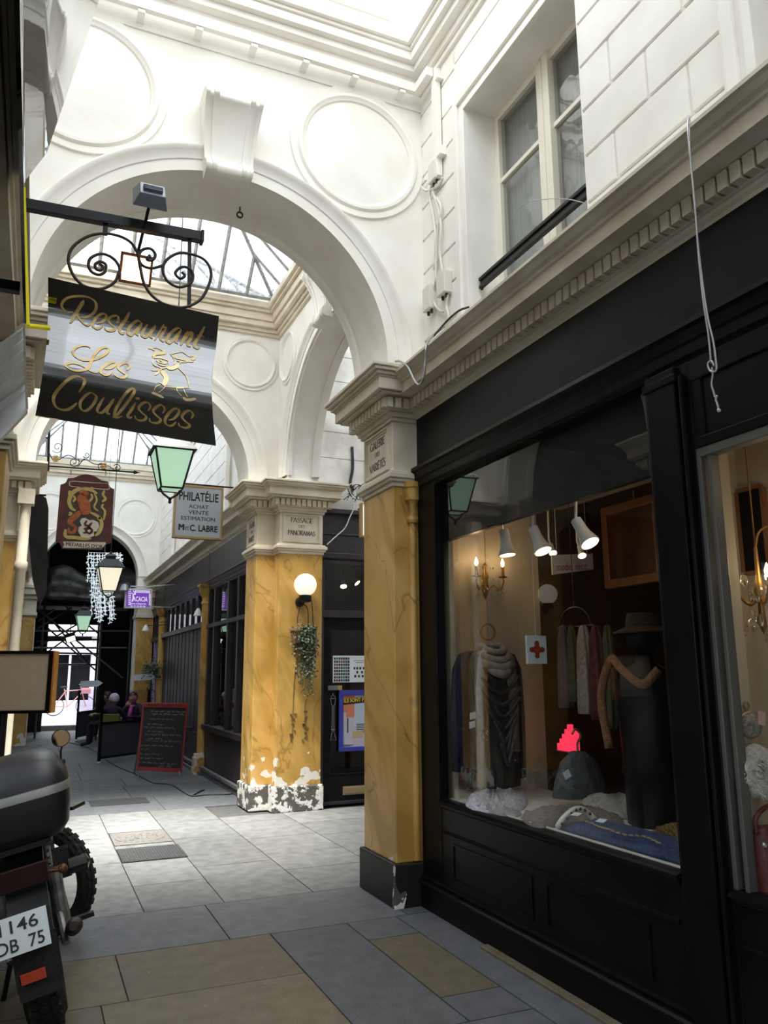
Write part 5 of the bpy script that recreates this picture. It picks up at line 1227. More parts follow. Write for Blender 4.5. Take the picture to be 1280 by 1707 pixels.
for sx in (-1, 1):
    mb = MB(); mb.bar((sx*.08, -.12, .70), (sx*.15, -.14, .69), .010); mb.ball((sx*.16, -.14, .69), .022, 12); part('indicator', mb, M['orange_lens'], smooth='auto')
    mb = MB(); mb.bar((sx*.10, .30, .62), (sx*.12, -.02, .33), .018); mb.lathe([(.032, 0), (.032, .3)], (sx*.12, .12, .36), 'z', 12); part('shock_absorber', mb, M['alloy'])
    mb = MB(); a, b = Vector((sx*.10, 1.30, .34)), Vector((sx*.10, 1.02, 1.02)); mb.bar(a, a.lerp(b, .5), .030, 12); mb.bar(a.lerp(b, .5), b, .02, 12); part('fork_leg', mb, M['alloy'], smooth='auto')
    mb = MB(); mb.tube(spline([(sx*.04, 1.02, 1.02), (sx*.16, .98, 1.07), (sx*.22, .95, 1.06), (sx*.26, .93, 1.05)], 5), .012, 8); mb.bar((sx*.18, .96, 1.06), (sx*.26, .93, 1.05), .018, 10); part('handlebar', mb, M['iron'])
    mb = MB(); top = Vector((sx*.262, .90, 1.195)); mb.tube([(sx*.24, .94, 1.05), (sx*.25, .92, 1.12), top-Vector((0, 0, .05))], .006, 6); mm = part('mirror', mb, M['iron'])
    mb = MB(); mb.lathe([(0, .03), (.038, .022), (.053, .006), (.053, -.004), (0, -.004)], top, 'y', 20); obj('mirror_shell', mb, M['bike_black'], mm, local=True, smooth='auto')
    mb = MB(); mb.lathe([(0, -.0045), (.047, -.0045), (.047, -.007), (0, -.007)], top, 'y', 20); obj('mirror_glass', mb, mat('warm_mirror_glass', (.30, .19, .11), .03, 1), mm, local=True)
mb = MB(); mb.box(-.13, .13, .38, .82, .30, .50); mb.lathe([(.0, -.15), (.12, -.15), (.13, -.10), (.13, .10), (.12, .15), (0, .15)], (0, .5, .40), 'x', 20)
for k in range(6): mb.box(-.11, .11, .66, .86, .50+k*.035, .52+k*.035)
part('engine', mb, M['alloy'])
mb = MB(); mb.tube(spline([(.07, .84, .62), (.11, .95, .50), (.13, .85, .32), (.14, .5, .26), (.15, .2, .32), (.155, .05, .36)], 5), .022, 8); mb.tube([(.155, .06, .36), (.16, .0, .38), (.17, -.22, .45), (.165, -.24, .455)], [.025, .036, .036, .02], 12); part('exhaust', mb, M['rust_iron'], smooth='auto')
mb = MB(); mb.tube([(.06, .05, .32), (.07, .45, .34)], .02); mb.tube([(-.06, .05, .32), (-.07, .45, .34)], .02); mb.tube([(.05, .4, .7), (.05, .85, .8)], .018); mb.tube([(0, .88, .55), (0, 1.08, .95)], .026); mb.tube([(0, .85, .3), (0, .9, .6)], .02); mb.tube([(.08, .3, .78), (.08, .3, .35)], .016); part('frame', mb, M['iron'])
for sx in (-1, 1):
    mb = MB(); mb.bar((sx*.12, .46, .30), (sx*.25, .44, .29), .012); mb.box(sx*.18, sx*.27, .42, .46, .285, .305); mb.bar((sx*.17, .46, .29), (sx*.19, .62, .22), .008); mb.lathe([(0, 0), (.02, 0), (.02, .03), (0, .03)], (sx*.19, .62, .21), n=8); part('footpeg', mb, M['iron'])
mb = MB(); mb.box(.09, .20, .96, 1.06, .40, .56); mb.lathe([(0, 0), (.045, 0), (.045, .10), (0, .12)], (.19, .93, .46), 'x', 14); mb.bar((.20, .98, .42), (.27, 1.04, .44), .014); part('side_radiator', mb, M['bike_black'])
mb = MB(); mb.bar((-.12, .45, .28), (-.23, .38, -.02), .013); mb.box(-.27, -.19, .34, .42, -.05, -.02); part('side_stand', mb, M['iron'])
mb = MB(); mb.prof([(1.02, .72), (1.2, .74), (1.52, .70), (1.66, .60), (1.62, .60), (1.5, .67), (1.2, .705), (1.02, .70)], 'x', -.06, .06); mb.v = [steer @ (Matrix.Translation((-.0, -1.35, -.30)) @ v) for v in mb.v]; part('front_mudguard', mb, M['bike_black'])
mb = MB(); mb.lathe([(0, -.06), (.07, -.05), (.09, .04), (.085, .06), (0, .065)], (.0, 1.14, .96), 'y', 18); part('headlamp', mb, M['bike_black'], smooth='auto')
# ------------------------------------------------------------------ carved names on the capitals (pen-stroke roman capitals)
def arc(cx, cy, rx, ry, a0, a1, n=8):
    return [(cx+rx*math.cos(math.radians(a0+(a1-a0)*i/n)), cy+ry*math.sin(math.radians(a0+(a1-a0)*i/n))) for i in range(n+1)]
SERIF = {'P': (.55, [[(.12,0),(.12,1)], [(.12,.97),(.3,1)]+arc(.3,.74,.24,.25,80,-90)+[(.12,.49)]]), 'A': (.78, [[(.04,0),(.38,1)], [(.36,1),(.74,0)], [(.18,.36),(.58,.36)]]), 'S': (.52, [arc(.27,.75,.19,.24,30,200)+arc(.25,.26,.22,.26,70,-150)]),
         'G': (.8, [arc(.45,.5,.4,.5,45,330)+[(.78,.1)], [(.76,.44),(.76,.08)]]), 'E': (.55, [[(.12,0),(.12,1)], [(.12,.98),(.5,.98)], [(.12,.52),(.42,.52)], [(.12,.02),(.52,.02)]]), 'D': (.78, [[(.12,0),(.12,1)], [(.12,.98),(.35,.98)]+arc(.32,.5,.42,.48,80,-80)+[(.12,.02)]]),
         'N': (.82, [[(.1,0),(.1,1)], [(.08,1),(.72,0)], [(.72,0),(.72,1)]]), 'O': (.88, [arc(.44,.5,.39,.5,90,450,16)]), 'R': (.65, [[(.12,0),(.12,1)], [(.12,.97),(.3,1)]+arc(.3,.76,.24,.23,80,-90)+[(.12,.53)], [(.3,.52),(.64,0)]]), 'M': (.95, [[(.12,0),(.18,1)], [(.17,1),(.48,.05)], [(.48,.05),(.8,1)], [(.79,1),(.86,0)]]),
         'L': (.52, [[(.12,0),(.12,1)], [(.12,.02),(.5,.02)]]), 'I': (.28, [[(.14,0),(.14,1)]]), 'V': (.75, [[(.04,1),(.38,0)], [(.37,0),(.72,1)]]), 'T': (.64, [[(.32,0),(.32,1)], [(.02,.98),(.62,.98)]])}
SERIF['É'] = (.55, SERIF['E'][1]+[[(.24,1.06),(.4,1.2)]])
def carve(mb, s, o, ex, ez, en, h, width):
    tot = sum(SERIF[c][0] for c in s)*h; k = width/tot; x = -width/2
    o, ex, ez, en = Vector(o), Vector(ex), Vector(ez), Vector(en)
    nib = Vector((math.cos(math.radians(25)), math.sin(math.radians(25))))
    for c in s:
        w, st = SERIF[c]
        for p in st:
            pts = [(x+a*h*k, b*h) for a, b in p]
            if len(pts) == 2: pts = [pts[0], ((pts[0][0]+pts[1][0])/2, (pts[0][1]+pts[1][1])/2), pts[1]]
            mb.ribbon(pts, lambda d, t: h*(.045+.11*abs(d.x*nib.y-d.y*nib.x)), o, ex, ez, en, .0015)
            for e in (pts[0], pts[-1]):
                if len(p) == 2: mb.ribbon([(e[0]-.09*h*k, e[1]), (e[0], e[1]), (e[0]+.09*h*k, e[1])], lambda d, t: h*.045, o, ex, ez, en, .0012)
        x += w*h*k
M['carved'] = mat('dark_inscription', (.06, .05, .04), .8)
mb = MB(); ex, ez, en = (1, 0, 0), (0, 0, 1), (0, -1, 0)
carve(mb, 'PASSAGE', (2.95, 9.399, 3.435), ex, ez, en, .058, .285); carve(mb, 'DES', (2.95, 9.399, 3.372), ex, ez, en, .032, .085); carve(mb, 'PANORAMAS', (2.95, 9.399, 3.275), ex, ez, en, .058, .355)
tag(obj('inscription', mb, M['carved'], pil_mid), 'dark carved capitals Passage des Panoramas')
def galerie(root, x, yc, dz):
    mb = MB(); ex, en = (0, -1, 0), (-1, 0, 0)
    carve(mb, 'GALERIE', (x-.001, yc, 3.365+dz), ex, ez, en, .062, .30); carve(mb, 'DES', (x-.001, yc, 3.295+dz), ex, ez, en, .034, .09); carve(mb, 'VARIÉTÉS', (x-.001, yc, 3.185+dz), ex, ez, en, .062, .32)
    tag(obj('inscription', mb, M['carved'], root), 'dark carved capitals Galerie des Variétés')
galerie(pil_near, 2.41, 5.68, 0); galerie(pil_mid, 2.44, 9.89, .055)
# chips on the corner of the near plinth
for nm, pts, fx in (('y', [(-.035,.0),(-.03,.06),(-.022,.10),(-.012,.15),(-.018,.21),(-.008,.28),(.0,.285),(.0,.0)], 0), ('x', [(0,0),(0,.285),(.010,.27),(.006,.2),(.012,.15),(.03,.12),(.05,.09),(.055,.10),(.085,.11),(.095,.085),(.085,.05),(.07,.0)], 1)):
    mb = MB()
    if fx: mb.poly([(2.379+a, 5.3495, b+.002) for a, b in pts], (0, -.002, 0))
    else: mb.poly([(2.3795, 5.349-a, b+.002) for a, b in pts], (-.002, 0, 0))
    tag(obj('chipped_patch', mb, M['plinth_peeled'], pil_near), 'chipped bare stone at the plinth corner')
# slim ochre engaged column between the near pillar and the shop
root = thing('engaged_column', (2.56, 5.352, .3), 'slim ochre column with moulded cap squeezed between pillar and black shop', 'column', None, 'structure')
mb = MB(); mb.lathe([(0, .3), (.028, .3), (.028, 2.70), (.045, 2.705), (.05, 2.73), (.04, 2.745), (.028, 2.76), (.028, 2.83), (.05, 2.87), (.06, 2.88), (.06, 2.97), (.07, 2.98), (.07, 3.02), (0, 3.02)], (2.565, 5.372, 0), n=14, a0=0); obj('shaft', mb, M['marble_near'], root, smooth='auto')

# ------------------------------------------------------------------ globe lamps
M['globe'] = mat('lit_opal_globe', (.85, .82, .76), .25, emit=(1, .88, .70), es=.75)
def globe_lamp(mirror, label):
    c = atY(509, 975, 9.262); x = -1.2 if mirror else c.x
    root = thing('globe_lamp', (x, 9.40, c.z-.16), label, 'wall lamp', 'globe lamps on the pillars')
    mb = MB(); mb.ball((x, c.y, c.z), .138, 28); obj('globe', mb, M['globe'], root, smooth=True)
    mb = MB(); mb.lathe([(0, -.19), (.06, -.19), (.075, -.17), (.075, -.11), (.05, -.10), (0, -.1)], (x, c.y, c.z-.02), n=16); mb.bar((x, c.y, c.z-.19), (x-.03, 9.40, c.z-.20), .022, 8); obj('holder', mb, M['iron'], root, smooth='auto')
    mb = MB(); mb.lathe([(0, -.002), (.055, -.002), (.06, -.02), (.03, -.035), (0, -.035)], (x-.03, 9.40, c.z-.20), 'y', 16); obj('wall_plate', mb, M['iron'], root, smooth='auto')
    lamp('globe_light', 'POINT', (x, c.y, c.z), 1.5, (1, .85, .62), size=.13).visible_camera = True
    return c
gc_ = globe_lamp(False, 'lit opal globe lamp on the ochre pillar with the hanging plant')
globe_lamp(True, 'lit opal globe lamp on the left pillar, seen reflected in the shop window')
# trailing plant in a pot
M['leaf'] = mottled('dusty_ivy_leaf', (.05, .075, .035), (.17, .19, .12), 30, .7); M['terracotta'] = mottled('terracotta', (.22, .10, .05), (.32, .16, .09), 12, .8)
pot = atY(494, 1060, 9.31)
root = thing('hanging_planter', pot, 'small terracotta pot of trailing ivy hanging under the globe lamp', 'hanging plant')
mb = MB(); mb.lathe([(0, -.09), (.05, -.09), (.075, .06), (.085, .06), (.085, .085), (.07, .085), (.06, .06), (0, .05)], pot, n=18); obj('pot', mb, M['terracotta'], root, smooth='auto')
mb = MB()
for s in ([(497,1048),(496,1030),(500,1013),(507,1008),(513,1016),(514,1035),(514,1050)], [(519,1000),(521,1020),(522,1045)]): mb.tube([atY(p.x, p.y, 9.31) for p in spline(s, 5)], .006, 5)
obj('hanger', mb, M['rust_iron'], root)
mb = MB(); stems = MB()
def leaf(mb, p, s):
    a = random.uniform(0, 2*pi); t = Vector((math.cos(a), -abs(math.sin(a))*.6-.1, random.uniform(-.9, .3))).normalized(); w = t.cross(Vector((random.uniform(-1,1), -1, random.uniform(-1,1)))).normalized(); n = t.cross(w)
    mb.add([p, p+t*s*.5+w*s*.4+n*s*.08, p+t*s, p+t*s*.5-w*s*.4+n*s*.08], [(0, 1, 2, 3)])
for k in range(22):
    x0 = 512+random.gauss(0, 8); L = random.choice((40, 60, 80, 95, 110))
    pts = [(x0+random.uniform(-3, 3)+j*.4*(512-x0)/6*.4, 1046+L*j/6) for j in range(7)]
    P = [atY(p.x, p.y, 9.30-.03*math.sin(k)) for p in spline(pts, 3)]; stems.tube(P, .0025, 4)
    for p in P:
        for _ in range(2 if p.z < pot.z-.25 else 4): leaf(mb, p+Vector((random.gauss(0, .018), random.gauss(-.01, .02), random.gauss(0, .012))), random.uniform(.022, .04))
for _ in range(420): leaf(mb, pot+Vector((random.gauss(.07, .06), random.gauss(-.03, .035), random.gauss(.0, .06))), random.uniform(.025, .045))
fo = obj('foliage', mb, M['leaf'], root); fo['kind'] = 'stuff'
obj('stems', stems, M['rust_iron'], root)
mb = MB()
M['dry'] = mottled('dry_stem', (.14, .07, .03), (.26, .15, .07), 20, .8)
for s in ([(494,1098),(490,1140),(488,1190),(487,1235)], [(511,1165),(508,1185),(512,1230)]): mb.tube([atY(p.x, p.y, 9.392) for p in spline(s, 6)], .004, 5)
for k in range(22):
    p = atY(random.choice((488, 509))+random.uniform(-4, 5), random.uniform(1180, 1236), 9.393); mb.obox(p, (random.uniform(.008, .022), 0, 0), (0, .004, 0), (0, 0, random.uniform(.004, .012)))
obj('dry_stems', mb, M['dry'], root)

# ------------------------------------------------------------------ posters on the stamp shop door
def sheet(px0, py0, px1, py1, y): a, b = atY(px0, py0, y), atY(px1, py1, y); return a.x, b.x, b.z, a.z
M['paper'] = mat('white_paper', (.62, .68, .72), .6); M['paper_blue'] = mat('blue_white_paper', (.45, .55, .62), .6)
x0, x1, z0, z1 = sheet(555, 1093, 612, 1137, 9.55)
root = thing('stamp_sheet', (x0, 9.55, z0), 'white sheet of small dark stamps stuck inside the shop door glass', 'poster')
mb = MB(); mb.box(x0, x1, 9.552, 9.555, z0, z1); obj('paper', mb, M['paper'], root)
cols = [mat('stamp_ink_%s' % n, c, .6) for n, c in (('black', (.02, .02, .025)), ('brown', (.16, .05, .03)), ('teal', (.04, .12, .14)))]
mb = MB(); W, H = x1-x0, z1-z0
for r in range(8):
    for c in range(7):
        a = x0+W*(.03+c*.066); b = z0+H*(.03+r*.117); mb.box(a, a+W*.052, 9.5500, 9.5525, b, b+H*.085, random.choice((0, 0, 0, 1, 2)))
for r, row_ in enumerate(((.60, .68, .77, .87), (.68, .82), (.62, .73, .84))):
    for c in row_: mb.box(x0+W*c, x0+W*(c+.055), 9.55, 9.5525, z0+H*(.48-r*.15), z0+H*(.57-r*.15))
for w, zz in ((.35, .80), (.2, .73)): mb.box(x0+W*(.77-w/2), x0+W*(.77+w/2), 9.551, 9.5525, z0+H*zz, z0+H*(zz+.015), 2)
obj('stamps', mb, cols, root)
M['frame_blue'] = mat('royal_blue_frame', (.035, .045, .30), .35)
x0, x1, z0, z1 = sheet(565, 1151, 645, 1249, 9.515)
root = thing('framed_poster', (x0, 9.515, z0), 'advertising poster in a bright blue frame on the stamp shop door', 'poster')
mb = MB()
for q_ in ((x0, x1, z0, z0+.05), (x0, x1, z1-.06, z1), (x0, x0+.05, z0, z1), (x1-.05, x1, z0, z1)): mb.box(q_[0], q_[1], 9.495, 9.53, q_[2], q_[3])
obj('frame', mb, M['frame_blue'], root, bevel=.005)
mb = MB(); W, H = x1-x0, z1-z0
P_ = lambda a, b, c, d, m, o=.001: mb.box(x0+W*a, x0+W*b, 9.515-o, 9.516, z0+H*c, z0+H*d, m)
P_(.04, .96, .04, .95, 0); P_(.04, .32, .55, .93, 1); P_(.04, .15, .40, .63, 0, .002); P_(.32, .62, .40, .93, 2, .0015); P_(.17, .19, .30, .54, 3, .003); P_(.55, .60, .55, .60, 3, .003); P_(.28, .50, .22, .32, 4, .003); P_(.36, .52, .30, .44, 3, .0025)
for k in range(4): P_(.36, .52, .32+k*.03, .335+k*.03, 0, .004)
P_(.62, .96, .44, .62, 5, .003); P_(.66, .96, .56, .575, 0, .004); P_(.60, .66, .20, .62, 5, .0028); P_(.08, .24, .085, .09, 3, .003); P_(.08, .3, .10, .105, 3, .003)
obj('print', mb, [mat('poster_lilac_grey', (.42, .40, .48), .5), mat('poster_salmon', (.50, .18, .09), .5), mat('poster_pale_blue', (.40, .48, .60), .5), M['ink'], mat('poster_sand', (.42, .33, .18), .5), mat('poster_red', (.50, .03, .02), .5)], root)
mb = MB(); text(mb, 'ILS SONT PARTOUT !', (x0+W*.5, 9.510, z0+H*.815), (1, 0, .05), (0, 0, 1), (0, -1, 0), .045, W*.80, .001, .03); tag(obj('lettering', mb, mat('poster_yellow', (.75, .50, .03), .5), root), 'yellow slanted letters Ils sont partout')
mb = MB(); mb.obox((x0+W*.5, 9.5125, z0+H*.835), Vector((W*.43, 0, .02)), (0, .0006, 0), (0, 0, .034)); obj('title_band', mb, M['ink'], root)
mb = MB()
def dec(pts, r=.004): mb.tube([atY(530+x/9.48, 1080+y/9.48, 9.523) for x, y in pts], r, 5)
dec([(195,800),(280,800),(260,910),(215,910),(195,800)]); dec([(205,780),(235,740),(275,780)]); dec([(235,740),(235,715)]); dec([(225,915),(220,1300)]); dec([(248,915),(250,1300)]); dec([(215,1300),(258,1300)]); dec([(222,1340),(195,1455),(290,1455),(255,1340)]); dec([(218,1320),(258,1320)]); dec([(205,1290),(268,1290)])
tag(obj('lamp_post_decal', mb, M['steel']), 'thin silver outline of a street lamp drawn on the dark door frame', 'decal')
x0, x1, z0, z1 = sheet(547, 1143, 570, 1150, 9.52); mb = MB(); mb.box(x0, x0+(x1-x0)*.72, 9.520, 9.528, z0, z1, 0); mb.box(x0+(x1-x0)*.72, x1, 9.520, 9.528, z0, z1, 1); tag(obj('door_notice', mb, [mat('grey_notice', (.16, .16, .16), .5), mat('yellow_notice', (.35, .30, .05), .5)]), 'small grey and yellow notice above the lamp post outline', 'notice')
x0, x1, z0, z1 = sheet(603, 838, 640, 897, 8.9)
root = thing('lit_sign', (x0, 8.9, z0), 'white illuminated sign box half hidden behind the near ochre pillar', 'sign')
mb = MB(); mb.box(x0+.012, x1, 8.9, 8.98, z0+.02, z1-.02); obj('panel', mb, mat('lit_white_panel', (.8, .8, .8), .4, emit=(1, .98, .95), es=.5), root)
mb = MB()
for q_ in ((x0, x1, z0, z0+.02), (x0, x1, z1-.02, z1), (x0, x0+.012, z0, z1)): mb.box(q_[0], q_[1], 8.89, 8.99, q_[2], q_[3])
obj('frame', mb, M['sign_gold_frame'], root); mb = MB(); mb.bar((x0+.2, 8.94, z1), (x0+.2, 9.52, z1+.05), .012); obj('bracket', mb, M['iron'], root)
for k, (px, py) in enumerate(((572, 972), (591, 967))):
    p = atY(px, py, 10.3); root = thing('spotlight', p, 'small halogen spotlight inside the stamp shop, '+('left' if k == 0 else 'right')+' one above the door', 'spotlight', 'spotlights in the stamp shop')
    mb = MB(); d = Vector((.5 if k else -.1, -.5, -.75)).normalized(); mb.tube([p-d*.05, p, p+d*.06], [.02, .035, .05], 12); obj('shade', mb, M['steel'], root, smooth='auto')
    mb = MB(); mb.tube([p+d*.061, p+d*.063], .045, 12); obj('lamp_face', mb, mat('halogen_face_%d' % k, (1, .9, .7), .4, emit=(1, .82, .6), es=3), root); mb = MB(); mb.bar(p, (p.x, p.y, 3.2), .006); obj('stem', mb, M['iron'], root)

# ------------------------------------------------------------------ things lying in the floor
root = thing('manhole_cover', (1.08, 8.63, 0), 'square stone manhole frame with a round worn cover in the sunlit paving', 'manhole')
M['worn_iron'] = mottled('worn_cast_iron', (.13, .12, .11), (.20, .19, .175), 30, .55, .4, metal=.3)
mb = MB(); mb.box(.82, 1.355, 8.32, 8.95, -.02, .002); obj('frame', mb, M['worn_iron'], root); mb = MB(); mb.lathe([(0, .006), (.20, .006), (.215, .009), (.235, .009), (.24, .002), (.24, -.01)], (1.085, 8.63, 0), n=40)
for k in range(30): a = random.uniform(0, 2*pi); r = random.uniform(.03, .19); mb.obox((1.085+r*math.cos(a), 8.63+r*math.sin(a), .007), (.007, 0, 0), (0, .007, 0), (0, 0, .002))
obj('cover', mb, M['worn_iron'], root)
mb = MB(); mb.box(.82, 1.375, 7.58, 8.15, -.02, .004)
M['dark_grate'] = mottled('dark_iron_plate', (.03, .03, .032), (.06, .06, .062), 40, .6, .5)
for i in range(22): mb.box(.83+i*.0247, .843+i*.0247, 7.59, 8.14, .003, .007)
tag(obj('drain_plate', mb, M['dark_grate']), 'dark ribbed iron plate set in the paving before the manhole cover', 'drain cover')
mb = MB(); mb.box(.76, 1.46, 10.80, 11.3, -.02, .003)
for i in range(20): mb.box(.77+i*.034, .79+i*.034, 10.81, 11.29, .002, .006)
tag(obj('floor_grate', mb, M['dark_grate']), 'dark iron grate in the shaded paving farther down', 'grate')
mb = MB(); pts = [(105,1235),(150,1248),(190,1275),(225,1290),(250,1303),(262,1306),(285,1308),(305,1320),(320,1327),(345,1325),(380,1324),(400,1322)]
mb.tube([atZ(p.x, p.y, .008) for p in spline(pts, 6)], .008, 6); mb.tube([atZ(p.x, p.y, .008) for p in spline([(322,1326),(332,1320),(340,1317)], 4)], .012, 6); mb.tube([atZ(p.x, p.y, .01) for p in spline([(400,1322),(406,1318),(402,1330),(408,1332)], 4)], .008, 6)
tag(obj('floor_cable', mb, M['ink'], smooth=True), 'black cable snaking over the paving behind the red chalkboard', 'cable')

# ------------------------------------------------------------------ chalkboard on a stand
M['red_paint'] = mat('red_board_frame', (.30, .012, .015), .4); M['slate'] = mottled('chalkboard_slate', (.012, .012, .013), (.022, .022, .023), 5, .6); M['chalk'] = mat('chalk_writing', (.36, .36, .35), .9)
TL, TR, BL, BR = atY(238, 1171, 13.62), atY(313, 1172, 13.62), atY(227, 1283, 13.42), atY(303, 1287, 13.42)
def cb(u, v, l=0): return TL.lerp(TR, u).lerp(BL.lerp(BR, u), v)+Vector((0, -.98, -.18))*l
root = thing('chalkboard', (1.9, 13.5, 0), 'tall red framed chalkboard menu standing in the arcade', 'chalkboard')
def pan(mb, u0, u1, v0, v1, th, m=0, l=0): mb.poly([cb(u0, v0, l), cb(u1, v0, l), cb(u1, v1, l), cb(u0, v1, l)], Vector((0, -.98, -.18))*th, m)
mb = MB(); pan(mb, .03, .97, .05, .96, .02); obj('slate', mb, M['slate'], root)
mb = MB(); pan(mb, 0, 1, 0, .065, .035); pan(mb, 0, 1, .945, 1, .035); pan(mb, 0, .035, 0, 1, .03); pan(mb, .965, 1, 0, 1, .03); obj('frame', mb, M['red_paint'], root)
mb = MB()
for u, v0 in ((.04, 1), (.93, 1)): a = cb(u, .98); mb.tube([a, Vector((a.x, a.y-.06, .05)), Vector((a.x, a.y-.1, .0))], .012, 6); mb.tube([cb(u, .1), Vector((a.x, a.y+.5, 0))], .012, 6)
obj('stand_legs', mb, M['steel'], root)
mb = MB()
rnd = random.Random(3)
for v, u0, u1, k in ((.125,.18,.95,2.2), (.17,.22,.93,2.2), (.245,.18,.7,1.8), (.32,.14,.5,2), (.37,.06,.75,1.6), (.43,.16,.5,2), (.475,.1,.9,1.6), (.535,.18,.5,2), (.565,.12,.9,1.2), (.635,.04,.75,1.6), (.695,.04,.24,1.5), (.76,.04,.45,1.6), (.82,.03,.55,1.6), (.89,.02,.88,1.6), (.925,.45,.75,1.5)):
    u = u0
    while u < u1:
        wl = rnd.uniform(.05, .16); e = min(u+wl, u1); n = max(3, int((e-u)/.012))
        trace(mb, [[(u+(e-u)*i/n, v+rnd.uniform(-.013, .013)) for i in range(n+1)]], 0, 0, 1, .0052*k*.6, lambda x, y, l: cb(x, y, .0215+l), 0, .6); u = e+.025
obj('chalk_writing', mb, M['chalk'], root)
mb = MB(); text(mb, 'RESTAURANT', cb(.5, .052, .037), (cb(1, 0)-cb(0, 0)).normalized(), (0, 0, 1), (0, -1, 0), .045, .55, .001, .01); obj('header_lettering', mb, M['ink'], root)

# ------------------------------------------------------------------ terrace screens
M['screen_grey'] = mottled('charcoal_screen_cloth', (.045, .050, .060), (.065, .070, .082), 40, .8); M['screen_glass'] = glass_pane('violet_screen_glass', (.90, .85, .95), 1.0)
def screen(label, a, b, h0, h1, lift=.07):
    a, b = Vector((*a, 0)), Vector((*b, 0)); d = (b-a).normalized(); n = Vector((-d.y, d.x, 0))
    root = thing('terrace_screen', a, label, 'screen', 'glazed terrace screens')
    def w(mb, s0, s1, z0, z1, t): c = a+d*((s0+s1)/2)+Vector((0, 0, (z0+z1)/2)); mb.obox(c, d*((s1-s0)/2), n*t, (0, 0, (z1-z0)/2))
    L = (b-a).length
    mb = MB(); w(mb, .03, L-.03, lift+.03, h0, .012); obj('lower_panel', mb, M['screen_grey'], root)
    mb = MB(); w(mb, .03, L-.03, h0, h1, .004); obj('glass', mb, M['screen_glass'], root)
    mb = MB()
    for s in (0, L): w(mb, s-.02, s+.02, 0.02, h1, .02)
    w(mb, 0, L, lift, lift+.04, .02); w(mb, 0, L, h0-.02, h0+.02, .02); obj('frame', mb, M['iron'], root)
    for s in (0.0, L):
        mb = MB(); c = a+d*s; mb.lathe([(0, 0), (.03, 0), (.03, .03), (0, .04)], c, n=10); obj('foot', mb, M['white'], root)
screen('charcoal terrace screen with violet glass in front of two seated people', (1.20, 15.85), (2.13, 16.65), .70, 1.28)
screen('farther charcoal terrace screen in front of the scaffold', (1.06, 21.3), (1.62, 22.6), .66, 1.2)

# ------------------------------------------------------------------ people at the terrace
M['skin'] = mottled('skin', (.50, .27, .19), (.56, .32, .23), 20, .5); M['white_hair'] = mottled('white_hair', (.55, .53, .50), (.72, .70, .67), 40, .7); M['dark_hair'] = mat('dark_hair', (.015, .010, .008), .5); M['dark_cloth2'] = mat('dark_jacket', (.018, .014, .018), .8); M['plum'] = mat('plum_jumper', (.05, .018, .05), .8); M['pink'] = mat('pink_scarf', (.60, .16, .42), .7); M['jeans_dark'] = mat('dark_trousers', (.012, .013, .018), .8)
def skin_mesh(name, J, E, R, mats, parent, pick):
    me = bpy.data.meshes.new(name); off = origin_of(parent)
    names = list(J); me.from_pydata([tuple(Vector(J[k])-off) for k in names], [(names.index(a), names.index(b)) for a, b in E], [])
    o = bpy.data.objects.new(name, me); COL.objects.link(o)
    md = o.modifiers.new('skin', 'SKIN'); md.use_smooth_shade = True
    for i, k in enumerate(names):
        r = R[k]; me.skin_vertices[0].data[i].radius = r if isinstance(r, tuple) else (r, r)
    me.skin_vertices[0].data[0].use_root = True
    sb = o.modifiers.new('sub', 'SUBSURF'); sb.levels = 1; sb.render_levels = 2
    bpy.context.view_layer.update()
    dg = bpy.context.evaluated_depsgraph_get(); m2 = bpy.data.meshes.new_from_object(o.evaluated_get(dg))
    bpy.data.objects.remove(o)
    for q in mats: m2.materials.append(q)
    for p in m2.polygons: p.use_smooth = True; p.material_index = pick(p.center+off)
    ob = bpy.data.objects.new(name, m2); COL.objects.link(ob); ob.parent = parent; return ob
